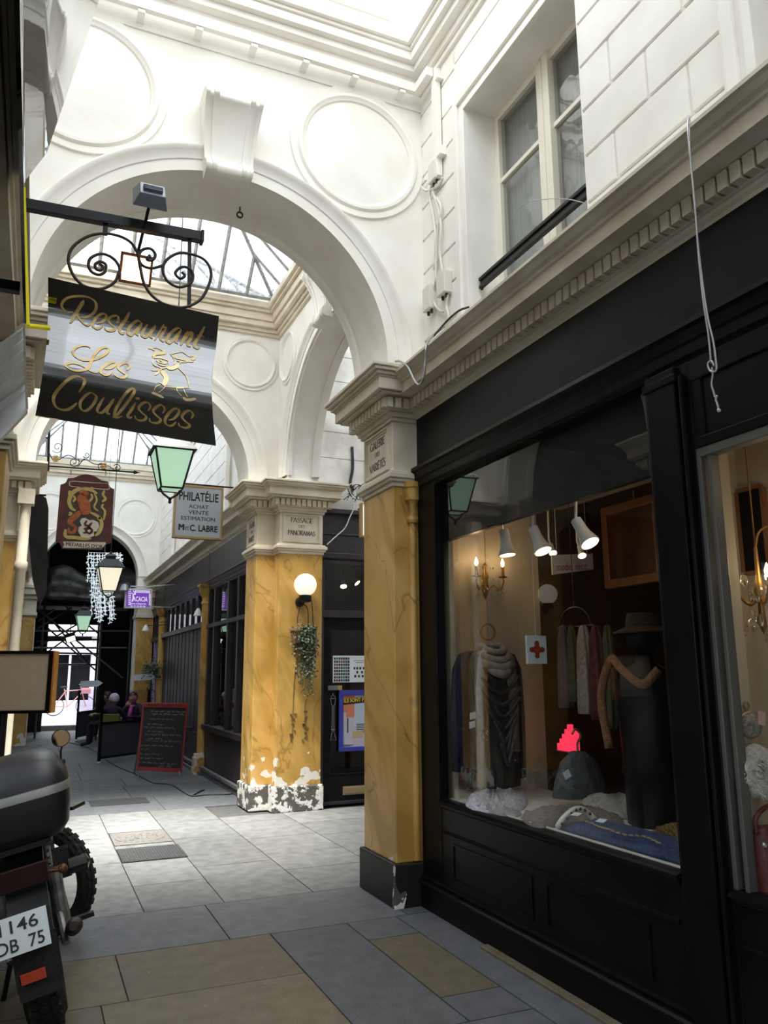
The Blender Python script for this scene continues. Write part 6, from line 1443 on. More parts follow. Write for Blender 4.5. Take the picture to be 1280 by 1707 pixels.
def seated(label, x, y, face, top, hair, lean=0.0, hand_up=None, hairlong=False):
    """person sitting at a table; face = heading angle, seat at .45 m"""
    root = thing('person', (x, y, 0), label, 'person')
    f = Vector((math.sin(face), math.cos(face), 0)); s = Vector((f.y, -f.x, 0)); b = Vector((x, y, 0))
    P = lambda fw, sd, z: b+f*fw+s*sd+Vector((0, 0, z))
    S = .86
    J = {'pel': P(0, 0, .50), 'wst': P(.02+lean*.3, 0, .66*S+.08), 'chs': P(.03+lean*.7, 0, .88*S+.04), 'nk0': P(.03+lean, 0, 1.06*S), 'nk': P(.05+lean*1.1, 0, 1.13*S)}
    E = [('pel','wst'),('wst','chs'),('chs','nk0'),('nk0','nk')]
    R = {'pel': (.15,.12), 'wst': (.125,.10), 'chs': (.15,.11), 'nk0': (.075,.07), 'nk': .05}
    for k, sg in (('l', -1), ('r', 1)):
        J.update({'sh'+k: P(.03+lean*.95, sg*.15, 1.02*S), 'el'+k: P(.12+lean, sg*.24, .80*S), 'wr'+k: P(.34, sg*.12, .80*S), 'hip'+k: P(.02, sg*.09, .50), 'kn'+k: P(.42, sg*.11, .50), 'an'+k: P(.42, sg*.11, .09), 'to'+k: P(.58, sg*.12, .045)})
        if hand_up == k:
            J['el'+k] = P(.28+lean, sg*.20, .80*S); J['wr'+k] = P(.17+lean, sg*.10, 1.07*S)
        E += [('nk0','sh'+k),('sh'+k,'el'+k),('el'+k,'wr'+k),('pel','hip'+k),('hip'+k,'kn'+k),('kn'+k,'an'+k),('an'+k,'to'+k)]
        R.update({'sh'+k: .062, 'el'+k: .048, 'wr'+k: .032, 'hip'+k: .085, 'kn'+k: .062, 'an'+k: .045, 'to'+k: .038})
    skin_mesh('body', J, E, R, [top, M['jeans_dark']], root, lambda c: 1 if c.z < .53 else 0)
    hc = J['nk']+f*.03+Vector((0, 0, .105))
    mb = MB(); mb.ball(hc, .098, 20, 0, (.88, 1.0, 1.18)); mb.ball(hc+f*.095-Vector((0, 0, .02)), .018, 8, 0, (1, 1, 1.5)); mb.bar(J['nk']-Vector((0,0,.05)), hc, .045, 10)
    for sg in (-1, 1): mb.ball(hc+s*sg*.088, .022, 8, 0, (.6, 1, 1.3)); mb.ball(hc+f*.086+s*sg*.035+Vector((0, 0, .015)), .012, 8)
    mb.obox(hc+f*.09-Vector((0, 0, .06)), s*.022, f*.006, (0, 0, .006))
    obj('head', mb, M['skin'], root, smooth=True)
    mb = MB()
    rows_ = []
    for i in range(9):
        t = pi/2-i*(pi*.62)/8; r_ = []
        for j in range(20):
            a = 2*pi*j/20; d = f*math.cos(a)+s*math.sin(a); tt = t if math.cos(a) < .3 else max(t, .45)
            r_.append(hc+(d*math.cos(tt)*.110*(.95 if abs(math.sin(a)) > .7 else 1))+Vector((0, 0, .015+.118*math.sin(tt))))
        rows_.append(r_)
    mb.grid(rows_, False, True); obj('hair', mb, hair, root, smooth=True)
    for k, sg in (('l', -1), ('r', 1)):
        w = J['wr'+k]; d = (w-J['el'+k]).normalized(); up = Vector((0, 0, 1)) if abs(d.z) < .8 else f; sd = d.cross(up).normalized()
        mb = MB(); mb.tube([w-d*.02, w+d*.03, w+d*.075], [.026, .036, .032], 8)
        for i_ in range(4):
            o_ = sd*(.026-.0175*i_); L = (.055, .066, .062, .048)[i_]; mb.tube([w+d*.065+o_, w+d*(.065+L*.6)+o_*1.05, w+d*(.065+L)+o_-up*.02*(1 if hand_up != k else -0)], [.009, .0085, .007], 6)
        mb.tube([w+d*.02+sd*.03, w+d*.05+sd*.055, w+d*.075+sd*.058], [.011, .010, .008], 6); obj('hand', mb, M['skin'], root, smooth=True)
    return root, J, f, s
seated('white-haired person in a dark jacket seated with back to the camera behind the screen', 1.50, 17.15, .35, M['dark_cloth2'], M['white_hair'])
rt, J, f, s = seated('dark-haired person in plum with a pink scarf, seated with a raised hand at the face', 2.04, 18.15, pi+.55, M['plum'], M['dark_hair'], .03, 'r')
mb = MB(); a = J['nk0']; mb.tube([a+f*.05-s*.06, a+f*.10, a+f*.12+s*.02-Vector((0, 0, .14)), a+f*.13+s*.03-Vector((0, 0, .30))], [.03, .04, .045, .06], 10); tag(obj('scarf', mb, M['pink'], rt, smooth=True), 'pink scarf')
rt3, J3, f3, s3 = seated('person in dark clothes on the green chair, only a leg and black shoe showing', 1.64, 19.3, -1.2, M['dark_cloth2'], M['dark_hair'])
M['green_chair'] = mat('lime_green_chair', (.16, .24, .03), .5)
def chair(x, y, face, label):
    root = thing('chair', (x, y, 0), label, 'chair', 'terrace chairs'); f = Vector((math.sin(face), math.cos(face), 0)); s = Vector((f.y, -f.x, 0)); b = Vector((x, y, 0))
    mb = MB(); mb.obox(b+Vector((0, 0, .44)), f*.2, s*.2, (0, 0, .015)); obj('seat', mb, M['green_chair'], root, bevel=.01)
    mb = MB(); mb.obox(b-f*.2+Vector((0, 0, .68)), f*.012, s*.19, (0, 0, .13)); obj('backrest', mb, M['green_chair'], root, bevel=.01)
    for a_, c_ in ((-1,-1),(-1,1),(1,-1),(1,1)):
        mb = MB(); top = .80 if a_ < 0 else .43; mb.bar(b+f*.185*a_+s*.18*c_, b+f*.185*a_+s*.18*c_+Vector((0, 0, top)), .013, 8); obj('leg', mb, M['steel'], root)
chair(1.50, 17.15-.03, .35, 'lime green chair under the white-haired person'); chair(2.06, 18.2, pi+.55, 'lime green chair under the person in plum'); chair(1.66, 19.3, -1.2, 'lime green chair beyond the end of the terrace screen')
root = thing('cafe_table', (1.78, 17.45, 0), 'small dark cafe table between the two seated people', 'table')
mb = MB(); mb.lathe([(0, .69), (.24, .69), (.24, .72), (0, .72)], (1.80, 17.70, 0), n=24); obj('tabletop', mb, M['iron'], root); mb = MB(); mb.bar((1.80, 17.70, 0.02), (1.80, 17.70, .69), .025, 10); mb.lathe([(0, 0), (.16, 0), (.15, .025), (0, .03)], (1.80, 17.70, 0), n=20); obj('pedestal', mb, M['iron'], root)
# small arrow signs, wreath
for (px, py, yy, lb, wl) in ((240, 1129, 18.45, 'pale blue arrow sign beside the leafy wreath', 1), (151, 1140, 21.2, 'pale blue arrow sign on the far screen', 0)):
    p = atY(px, py, yy); root = thing('arrow_sign', p, lb, 'sign', 'pale arrow signs'); k = yy/1250
    mb = MB(); mb.poly([p+Vector((a*k, 0, b*k)) for a, b in ((-14, -5), (10, -4), (17, 1), (10, 5), (-14, 4))], (0, .02, 0)); obj('plate', mb, mat('pale_blue_plate_%d' % wl, (.70, .76, .86), .5), root)
    mb = MB(); mb.bar(p+Vector((.1, .02, 0)), (2.60, yy+.02, p.z) if wl else (p.x+.25, yy+.02, p.z), .01); obj('arm', mb, M['iron'], root)
    if not wl: mb = MB(); mb.bar((p.x+.2, yy+.02, p.z), (p.x+.2, yy+.02, 0), .015); obj('post', mb, M['iron'], root)
p = atY(253, 1117, 18.55); root = thing('wreath_plant', p, 'bushy plant trailing down a post at the far restaurant door', 'plant')
mb = MB()
for _ in range(340): leaf(mb, p+Vector((random.gauss(0, .10), random.gauss(-.02, .07), random.gauss(0, .10))), random.uniform(.04, .07))
for _ in range(200): leaf(mb, p+Vector((random.gauss(-.03, .035), random.gauss(-.02, .03), -random.uniform(.1, .85))), random.uniform(.03, .05))
fo = obj('foliage', mb, M['leaf'], root); fo['kind'] = 'stuff'; mb = MB(); mb.bar((p.x-.03, p.y, 0), p, .012); obj('post', mb, M['iron'], root)

# ------------------------------------------------------------------ icicle light curtain
M['led_wire'] = mat('white_light_string', (.55, .60, .62), .4, emit=(.75, .85, .9), es=.5)
root = thing('icicle_lights', atY(175, 922, 13.6), 'tangled curtain of white icicle lights beside the warm lantern', 'string lights')
rnd = random.Random(5)
Yi = 13.6; p0, p1 = atY(147, 921, Yi), atY(201, 923, Yi)
mb = MB(); mb.bar(p0, p1, .008); mb.bar((p0+p1)/2, ((p0+p1)/2).xy.to_3d()+Vector((0, 0, 7.7)), .004); obj('carrier', mb, M['steel'], root)
def strand(px, py0, py1, dx):
    mb = MB(); n = 9; pts = [atY(px+dx*j/n+rnd.uniform(-1.2, 1.2), py0+(py1-py0)*j/n, Yi+rnd.uniform(-.06, .06)) for j in range(n+1)]
    mb.tube(pts, .006, 5)
    for q_ in pts[1:]:
        for _ in range(3): v = Vector((rnd.uniform(-1, 1), rnd.uniform(-1, 1), rnd.uniform(-.8, .2))).normalized(); mb.bar(q_, q_+v*.035, .007, 5)
    obj('strand', mb, M['led_wire'], root)
for i in range(12): strand(147+i*4.9, 921, 968 if i < 6 else 945, 0)
for i in range(12): strand(152+i*3.1, 965, 1032+rnd.uniform(-15, 6), 4+rnd.uniform(-3, 3))

# ------------------------------------------------------------------ scaffold, tarpaulin, far floodlight, bicycle
root = thing('scaffold', (1.2, 22.5, 0), 'dark steel scaffold filling the passage beyond the third arch', 'scaffold')
def tube_px(a, b, ya, yb=None, r=.026): mb = MB(); mb.bar(atY(a[0], a[1], ya), atY(b[0], b[1], yb or ya), r, 8); obj('tube', mb, M['scaf'], root)
M['scaf'] = mat('scaffold_steel', (.10, .10, .10), .5, .5)
for px in (66, 164, 214): a = atY(px, 1120, 22.5); mb = MB(); mb.bar((a.x, 22.5, 0), (a.x, 22.5, 5.3), .03, 8); obj('standard', mb, M['scaf'], root)
for px in (66, 160): a = atY(px, 1120, 24.2); mb = MB(); mb.bar((a.x, 24.2, 0), (a.x, 24.2, 5.3), .03, 8); obj('standard', mb, M['scaf'], root)
for a, b, ya in (((55,1008),(222,1013),22.4), ((55,1000),(222,1004),22.6), ((55,1052),(220,1052),22.5), ((55,1080),(212,1080),22.5), ((60,1068),(170,1066),24.2), ((58,1088),(168,1090),24.2), ((60,1108),(168,1108),24.2)): tube_px(a, b, ya)
for a, b, ya, yb in (((62,1015),(205,1130),22.4,22.4), ((60,1080),(165,1020),22.6,24), ((75,1020),(150,1110),24,24), ((62,1048),(120,1012),22.5,22.5), ((66,1035),(160,1118),24.2,24.2), ((150,1036),(64,1098),23.5,24.2), ((90,1016),(64,1034),22.5,23), ((110,1012),(164,1056),22.6,22.6)): tube_px(a, b, ya, yb, .022)
mb = MB(); a, b = atY(55, 1006, 22.4), atY(222, 1010, 22.4); mb.box(a.x, b.x, 22.4, 24.2, a.z-.02, a.z+.03); obj('deck', mb, M['dark_boards'], root)
M['tarp'] = mottled('black_tarpaulin', (.012, .013, .014), (.05, .052, .055), 1.6, .35, .8, bscale=3)
mb = MB(); A, Bq = atY(76, 950, 21.6), atY(235, 1003, 21.6); rows_ = []
for i in range(13):
    rows_.append([(A.x+(Bq.x-A.x)*i/12, 21.6+.06*math.sin(i*1.9+j*.8)+.03*math.sin(j*2.3), A.z+.15*math.sin(i*.8)*(1-j/8)+(Bq.z-A.z)*j/8) for j in range(9)])
mb.grid(rows_); tp = obj('tarpaulin', mb, M['tarp'], smooth=True); tp.modifiers.new('solid', 'SOLIDIFY').thickness = .01; tag(tp, 'crumpled black tarpaulin hung across the scaffold under the third arch', 'tarpaulin')
p = atY(117, 1063, 21.8); root = thing('floodlight', p, 'small floodlight with a pale lit face hanging in the far passage', 'floodlight')
mb = MB(); d = Vector((.25, -.75, -.6)).normalized(); mb.obox(p, Vector((.12, 0, .04)), d*.06, d.cross(Vector((.12, 0, .04)).normalized())*.10); obj('housing', mb, M['iron'], root); mb = MB(); mb.obox(p+d*.062, Vector((.10, 0, .033)), d*.002, d.cross(Vector((.12, 0, .04)).normalized())*.08); obj('lamp_face', mb, mat('pale_flood_face', (.9, .85, .6), .4, emit=(1, .95, .7), es=1.2), root); mb = MB(); mb.bar(p, p+Vector((0, .2, .75)), .01); obj('stem', mb, M['iron'], root)
root = thing('bicycle', (1.22, 31.0, .14), 'pale pink bicycle standing in the bright street at the end', 'bicycle')
M['bike_pink'] = mat('pale_pink_bicycle', (.55, .25, .25), .4)
bx, bz, by = 1.26, .14+.33, 31.0
for k, cx in enumerate((bx-.52, bx+.52)):
    mb = MB(); ringx(mb, (cx, bz, by), [(.33, .012), (.305, .012), (.305, -.012), (.33, -.012)], 'y', 0, 2*pi, 32)
    for i in range(12): mb.bar((cx, by, bz), (cx+.31*math.cos(i*pi/6), by, bz+.31*math.sin(i*pi/6)), .002, 4)
    obj('wheel', mb, M['iron'], root)
mb = MB()
for a, b in (((-.52, 0), (-.18, .5)), ((-.52, 0), (-.08, -.03)), ((-.08, -.03), (-.22, .6)), ((-.08, -.03), (.36, .45)), ((-.19, .52), (.34, .55)), ((.33, .62), (.52, 0))): mb.bar((bx+a[0], by, bz+a[1]), (bx+b[0], by, bz+b[1]), .018, 8)
obj('frame', mb, M['bike_pink'], root); mb = MB(); mb.tube([(bx+.33, by, bz+.62), (bx+.36, by, bz+.72), (bx+.28, by-.22, bz+.74)], .012); mb.tube([(bx+.36, by, bz+.72), (bx+.28, by+.22, bz+.74)], .012); obj('handlebar', mb, M['steel'], root); mb = MB(); mb.ball((bx-.24, by, bz+.66), .11, 12, 0, (1.2, .7, .35)); obj('saddle', mb, M['iron'], root, smooth=True)
mb = MB(); mb.box(bx+.36, bx+.66, by-.14, by+.14, bz+.42, bz+.62); obj('basket', mb, M['bike_pink'], root)
lamp('street_daylight', 'AREA', (1.0, 28.5, 6.5), 500, (.95, .97, 1), (1.0, 31, 1.0), 5, 3)
# white wall lamps on the far shops
for k, (px, py, yy) in enumerate(((243, 1047, 17.9), (338, 1021, 13.75))):
    p = atY(px, py, yy); p.x = min(p.x, 2.5); root = thing('wall_lamp', p, 'small white shaded lamp on the '+('farther' if k == 0 else 'nearer')+' slim ochre column', 'wall lamp', 'white lamps along the far shops')
    mb = MB(); mb.tube([p+Vector((0, 0, .07)), p, p-Vector((.0, 0, .06))], [.02, .06, .08], 12); obj('shade', mb, M['white'], root, smooth='auto'); mb = MB(); mb.bar(p+Vector((0, 0, .05)), (2.60, yy, p.z+.08), .008); obj('arm', mb, M['iron'], root)
# goods behind the far shop window
for k, (px, py0, py1, w, c) in enumerate(((392, 1180, 1215, .16, (.5, .5, .48)), (372, 1185, 1215, .18, (.4, .4, .4)), (398, 1148, 1172, .14, (.55, .52, .5)))):
    a, b = atX(px, py0, 2.95), atX(px, py1, 2.95); mb = MB(); mb.box(2.88, 3.02, a.y-w, a.y+w, max(b.z, .777), a.z); tag(obj('storage_box', mb, mat('pale_box_%d' % k, c, .6), bevel=.01), ('low pale box at the front of the far shop window', 'second pale box beside it in the far shop window', 'pale box stacked highest in the far shop window')[k], 'box', 'boxes in the far shop window')
mb = MB(); mb.box(2.8, 3.3, 10.2, 13.3, .6, .775); tag(obj('window_shelf', mb, M['shop_brown']), 'dark shelf inside the far shop window', 'shelf')
# ------------------------------------------------------------------ inside the black shop
M['cream_wall'] = mat('cream_display_wall', (.44, .37, .26), .7); M['platform'] = mottled('white_display_platform', (.50, .48, .43), (.60, .57, .52), 5, .6); M['dark_wood'] = mottled('dark_polished_wood', (.045, .018, .008), (.09, .038, .016), 4, .35, stretch=(1, 1, .2)); M['warm_wood'] = mottled('carved_walnut', (.16, .065, .022), (.26, .11, .04), 6, .4, stretch=(1, 1, .2))
for nm, q_, lb in (('wall_shop_side', (2.74, 6.2, 5.32, 5.37, 0, 3.1), 'dark brown side wall of the clothes shop'), ('wall_shop_back', (6.1, 6.2, -1.5, 5.4, 0, 3.1), 'dark brown back wall of the clothes shop'), ('ceiling_shop', (2.7, 6.2, -1.5, 5.37, 2.98, 3.1), 'dark ceiling of the clothes shop'), ('floor_shop', (2.74, 6.2, -1.5, 5.37, -.01, .018), 'dark floor of the clothes shop')):
    t = MB(); t.box(*q_); struct(nm, t, M['shop_brown'], lb, nm.split('_')[0])
t = MB(); t.box(2.71, 3.62, 5.275, 5.32, .7, 2.96); t.box(2.705, 2.74, 5.06, 5.30, .7, 2.96); t.box(2.76, 2.78, 5.262, 5.278, .8, 2.4)
struct('wall_display', t, M['cream_wall'], 'cream side wall of the window display', 'wall')
t = MB(); t.box(2.70, 3.9, 2.85, 5.32, 2.90, 2.975)
struct('ceiling', t, mat('display_ceiling', (.42, .36, .28), .7), 'dim ceiling over the window display', 'ceiling')
t = MB(); t.box(2.66, 3.55, 2.62, 5.275, .60, .735); t.box(2.664, 2.68, 2.86, 5.04, .70, .752)
tag(obj('display_platform', t, M['platform'], bevel=.004), 'white platform of the big display window', 'platform')
t = MB(); t.box(2.66, 3.49, -1.4, 2.555, .60, .742); tag(obj('display_platform', t, M['platform'], bevel=.004), 'white platform of the right hand display window', 'platform')
t = MB(); t.box(2.67, 2.80, 2.56, 2.60, .742, 2.96); tag(obj('display_partition', t, M['cream_wall']), 'tall tan board dividing the two display windows', 'partition')
t = MB(); t.box(3.5, 3.55, .4, 3.15, .748, 2.96); t.box(3.0, 3.5, 3.15, 3.2, .748, 2.96); t.box(2.7, 3.5, .4, 2.6, 2.85, 2.9)
struct('wall_display_right', t, M['cream_wall'], 'warm cream walls of the right display window', 'wall')
lamp('display_light_right', 'POINT', (3.25, 1.9, 2.55), 2.0, (1, .72, .42), size=.06)
lamp('display_light_left', 'POINT', (3.1, 4.75, 2.75), 1.3, (1, .80, .55), size=.08)
lamp('display_light_mid', 'POINT', (3.1, 3.6, 2.75), 1.3, (1, .85, .65), size=.08)
lamp('shop_back_light', 'POINT', (4.6, 3.9, 2.6), 1.2, (1, .68, .4), size=.1)
# crystal wall sconce
M['antique_gold'] = mat('antique_gilt', (.30, .17, .05), .35, .8); M['flame'] = mat('lit_candle_bulb', (1, .8, .5), .3, emit=(1, .72, .38), es=14); M['crystal'] = mat('cut_crystal', (.9, .85, .75), .05, 0, 1, trans=.9)
yw = 5.275; c = atY(815, 968, 5.2)
root = thing('wall_sconce', (c.x, yw, c.z-.14), 'gilt two-candle wall sconce with crystal drops on the cream display wall', 'wall lamp')
mb = MB(); mb.lathe([(0, -.14), (.012, -.11), (.03, -.06), (.02, 0), (.028, .04), (.012, .08), (.02, .12), (0, .15)], (c.x, yw-.02, c.z), n=12); mb.ball((c.x, yw-.005, c.z-.02), .03, 10, 0, (1, .4, 1.6)); obj('stem', mb, M['antique_gold'], root, smooth='auto')
for sx in (-1, 1):
    mb = MB(); mb.tube([(p.x, p.y, p.z) for p in spline([(c.x, yw-.03, c.z-.09), (c.x+sx*.05, yw-.06, c.z-.03), (c.x+sx*.09, yw-.08, c.z-.07), (c.x+sx*.12, yw-.09, c.z-.01), (c.x+sx*.115, yw-.09, c.z+.02)], 5)], .006, 6); mb.lathe([(0, 0), (.03, .005), (.034, .012), (.012, .01), (0, .01)], (c.x+sx*.115, yw-.09, c.z+.02), n=12); obj('arm', mb, M['antique_gold'], root, smooth='auto')
    mb = MB(); mb.lathe([(0, 0), (.012, 0), (.012, .075), (0, .075)], (c.x+sx*.115, yw-.09, c.z+.03), n=10); obj('candle', mb, M['antique_gold'], root)
    mb = MB(); mb.lathe([(0, 0), (.012, .012), (.014, .03), (.006, .055), (0, .068)], (c.x+sx*.115, yw-.09, c.z+.106), n=10); obj('bulb', mb, M['flame'], root, smooth=True)
    lamp('sconce_bulb', 'POINT', (c.x+sx*.115, yw-.11, c.z+.145), .9, (1, .68, .36), size=.02)
mb = MB()
for k in range(26): a = random.uniform(0, 2*pi); r = random.uniform(.01, .13); mb.ball((c.x+r*math.cos(a), yw-.05-random.random()*.05, c.z-.10+random.uniform(-.05, .22)*(.4 if r > .06 else 1)), random.uniform(.005, .009), 6, 0, (1, 1, 1.8))
obj('crystals', mb, M['crystal'], root)
# track spotlights
M['spot_face'] = mat('lit_spot_face', (1, .85, .6), .3, emit=(1, .75, .45), es=3.5)
def spot(px, py, x, d, label, ceil=2.90, k=1.0):
    p = atX(px, py, x); d = Vector(d).normalized(); root = thing('spotlight', p, label, 'spotlight', 'spotlights over the window display')
    mb = MB(); mb.tube([p-d*.10*k, p-d*.095*k, p-d*.02*k, p+d*.02*k, p+d*.085*k, p+d*.09*k], [.012, .034*k, .036*k, .042*k, .062*k, .062*k], 16); obj('shade', mb, M['white'], root, smooth='auto')
    mb = MB(); mb.tube([p+d*.0905*k, p+d*.092*k], .055*k, 16); obj('lamp_face', mb, M['spot_face'], root)
    mb = MB(); mb.tube([p-d*.04*k, p-d*.05*k+Vector((0, .03, .06)), Vector((p.x, p.y+.03, ceil))], .009, 6); obj('stem', mb, M['white'], root)
spot(843, 905, 3.0, (.05, -.12, -1), 'white spotlight pointing straight down, leftmost over the display')
spot(897, 900, 3.0, (.10, -.42, -.9), 'white spotlight tilted forward in the middle over the display')
spot(972, 887, 3.0, (.10, -.5, -.8), 'white spotlight tilted forward, rightmost over the display')
spot(920, 915, 3.75, (-.2, -.5, -.7), 'smaller lit spotlight deeper in the shop above the hanging sign', 2.98, .55)
spot(968, 919, 3.75, (-.2, -.5, -.7), 'smaller lit spotlight deeper in the shop at the right end of the hanging sign', 2.98, .55)
mb = MB(); mb.box(2.97, 3.03, 3.2, 5.2, 2.875, 2.90); tag(obj('light_track', mb, M['white']), 'white ceiling track carrying the spotlights', 'track')
# hanging sign
a, b = atY(921, 958, 5.0), atY(988, 930, 5.0)
root = thing('hanging_sign', a, 'white hanging sign with red handwriting reading mode, déco', 'sign')
mb = MB(); mb.poly([a, b+Vector((0, 0, -.09)), b+Vector((0, 0, .035)), a+Vector((0, 0, .15))], (0, .01, 0)); obj('board', mb, mat('white_sign_card', (.62, .58, .52), .6), root)
mb = MB(); text(mb, 'mode, déco..', (a+b)/2+Vector((0, -.004, -.03)), (1, 0, .07), (0, 0, 1), (0, -1, 0), .055, .31, .001, .0); tag(obj('lettering', mb, mat('red_marker', (.35, .03, .02), .6), root), 'red words mode, déco')
mb = MB(); mb.bar(a+Vector((.05, .005, .14)), (a.x+.05, 5.005, 2.98), .002, 4); mb.bar(b+Vector((-.05, .005, .03)), (b.x-.05, 5.005, 2.98), .002, 4); obj('thread', mb, M['wire'], root)
# draped dress with scarf and cardigan on a hanger
def drape(mb, c, zs, n=48, fold=.012, nf=11, ph=0.0, a0=0, a1=2*pi):
    rows_ = []
    for z, rx, ry, dx in zs:
        r_ = []
        for j in range(n):
            a = a0+(a1-a0)*j/n; k = 1+fold/max(rx, .02)*math.sin(nf*a+ph+z*2)
            r_.append((c.x+dx+rx*k*math.cos(a), c.y+ry*k*math.sin(a), z))
        rows_.append(r_)
    return mb.grid(rows_, False, True, caps=True)
M['dress'] = mottled('teal_brown_print_dress', (.010, .020, .026), (.045, .040, .030), 14, .45, .5, stretch=(1, 1, .6), bscale=30); M['cardigan'] = mottled('navy_cardigan', (.008, .010, .022), (.016, .018, .034), 40, .9, .3); M['grey_scarf'] = mottled('grey_gauze_scarf', (.20, .18, .19), (.30, .27, .28), 20, .9, .4); M['taupe'] = mottled('taupe_gauze_scarf', (.16, .125, .10), (.25, .20, .165), 20, .9, .4); M['bamboo'] = mat('bamboo_ring', (.25, .12, .04), .4)
D = atY(817, 1180, 4.92)
root = thing('dress', (D.x, D.y, .80), 'dark teal draped dress with grey cowl scarf and navy cardigan hanging in the window', 'dress')
zt, zb = atY(817, 1082, 4.92).z, atY(817, 1312, 4.92).z
mb = MB(); H = zt-zb
drape(mb, D, [(zb, .20, .09, .01), (zb+.02*H, .205, .09, .01), (zb+.3*H, .19, .09, .01), (zb+.55*H, .175, .085, .01), (zb+.75*H, .18, .085, 0), (zb+.92*H, .20, .07, 0), (zb+.98*H, .14, .05, 0), (zt+.0, .05, .035, 0)], 60, .010, 13); obj('skirt', mb, M['dress'], root, smooth=True)
mb = MB()
for k in range(9):
    t = k/8; z = zt-.10-t*.62*H; w = .05+.11*math.sin(pi*min(t+.15, 1)); mb.tube([(D.x+.02+p.x, D.y-.095-.01*k % 3, z+p.y) for p in spline([(-w, .05), (-w*.5, -.025), (0, -.05-.04*t), (w*.5, -.02), (w, .06)], 6)], [.006]+[.014]*23+[.006], 6)
obj('cowl_drape', mb, M['dress'], root, smooth=True)
for sx, x0 in ((-1, -.235), (1, .225)):
    mb = MB(); C = D+Vector((x0, .02, 0)); drape(mb, C, [(zb+(.05 if sx > 0 else .12)*H, .05, .06, 0), (zb+.5*H, .055, .06, 0), (zb+.85*H, .06, .06, -sx*.02), (zb+.96*H, .05, .05, -sx*.06), (zb+.985*H, .02, .03, -sx*.10)], 20, .006, 5); obj('cardigan_front', mb, M['cardigan'], root, smooth=True)
for dx, z1, m_ in ((-.125, .42, 'grey_scarf'), (.135, .25, 'taupe')):
    mb = MB(); C = D+Vector((dx, -.09, 0)); drape(mb, C, [(zb+z1*H, .03, .012, 0), (zb+.7*H, .038, .015, 0), (zb+.93*H, .045, .02, -dx*.25), (zt+.01, .03, .02, -dx*.5)], 16, .008, 5); obj('scarf_end', mb, M[m_], root, smooth=True)
    mb = MB()
    for k in range(14): p = Vector((C.x+random.uniform(-.035, .035), C.y-.015, zb+z1*H-.01-random.random()*.12)); mb.ball(p, .005, 6)
    obj('beads', mb, M['crystal'], root)
mb = MB()
for k, (r, z, w) in enumerate(((.085, .02, .024), (.10, -.035, .028), (.088, -.085, .030), (.06, -.13, .03))):
    mb.tube([(D.x+r*math.cos(a), D.y-.055+.07*math.sin(a)-.02*k, zt+z-.045*max(0, -math.sin(a))) for a in [2*pi*i/22 for i in range(22)]], w, 8, closed=True)
obj('cowl_scarf', mb, M['taupe'], root, smooth=True)
mb = MB(); ringx(mb, (D.x, zt+.12, D.y), [(.062, .007), (.05, .007), (.05, -.007), (.062, -.007)], 'y', 0, 2*pi, 28); mb.bar((D.x, D.y, zt+.18), (D.x, D.y, 2.9), .002, 4); tag(obj('ring_hanger', mb, M['bamboo'], root, smooth='auto'), 'brown bamboo ring hanger')
for px, py in ((787, 1208), (788, 1193)):
    p = atY(px, py, 4.80); mb = MB(); mb.obox(p, (.022, 0, .004), (0, .001, 0), (0, 0, .022)); obj('price_tag', mb, M['paper'], root)
# hanging card
p = atY(895, 1083, 4.4)
root = thing('picture_card', p, 'pale blue card with a red four-lobed motif hanging beside the dress', 'card')
mb = MB(); mb.box(p.x-.075, p.x+.075, 4.4, 4.42, p.z-.09, p.z+.09); obj('card', mb, M['paper_blue'], root, bevel=.002)
mb = MB()
for k in range(4): mb.lathe([(0, 0), (.018, 0), (.018, .003), (0, .003)], (p.x+.04*math.cos(k*pi/2), 4.397, p.z+.04*math.sin(k*pi/2)), 'y', 12)
mb.prof([(p.x-.042, p.z), (p.x, p.z-.042), (p.x+.042, p.z), (p.x, p.z+.042)], 'y', 4.397, 4.4); obj('motif', mb, M['red_paint'], root)
mb = MB(); mb.bar((p.x, 4.41, p.z+.09), (p.x, 4.41, 2.9), .0015, 4); obj('thread', mb, M['wire'], root)
# scarves on a round hanger
h = atX(958, 1040, 3.3)
root = thing('scarf_hanger', (h.x, h.y, h.z+.2), 'arched hanger carrying a row of dark and beige scarves in the shop', 'hanger')
mb = MB(); mb.tube([(h.x, h.y+.17*math.cos(a), h.z-.02+.13*math.sin(a)) for a in [pi*i/16 for i in range(17)]], .007, 6); mb.bar((h.x, h.y-.2, h.z-.02), (h.x, h.y+.2, h.z-.02), .008); mb.bar((h.x, h.y, h.z+.11), (h.x, h.y, 2.98), .003); obj('arch', mb, M['iron'], root)
SCM = {'mauve': mottled('mauve_scarf', (.07, .045, .055), (.12, .08, .09), 20, .9, .4), 'beige': mottled('beige_net_scarf', (.22, .17, .12), (.34, .27, .20), 40, .9, .5), 'maroon': mottled('maroon_scarf', (.06, .015, .012), (.11, .03, .025), 20, .9, .4), 'olive': mottled('olive_scarf', (.05, .05, .02), (.09, .085, .04), 20, .9, .4)}
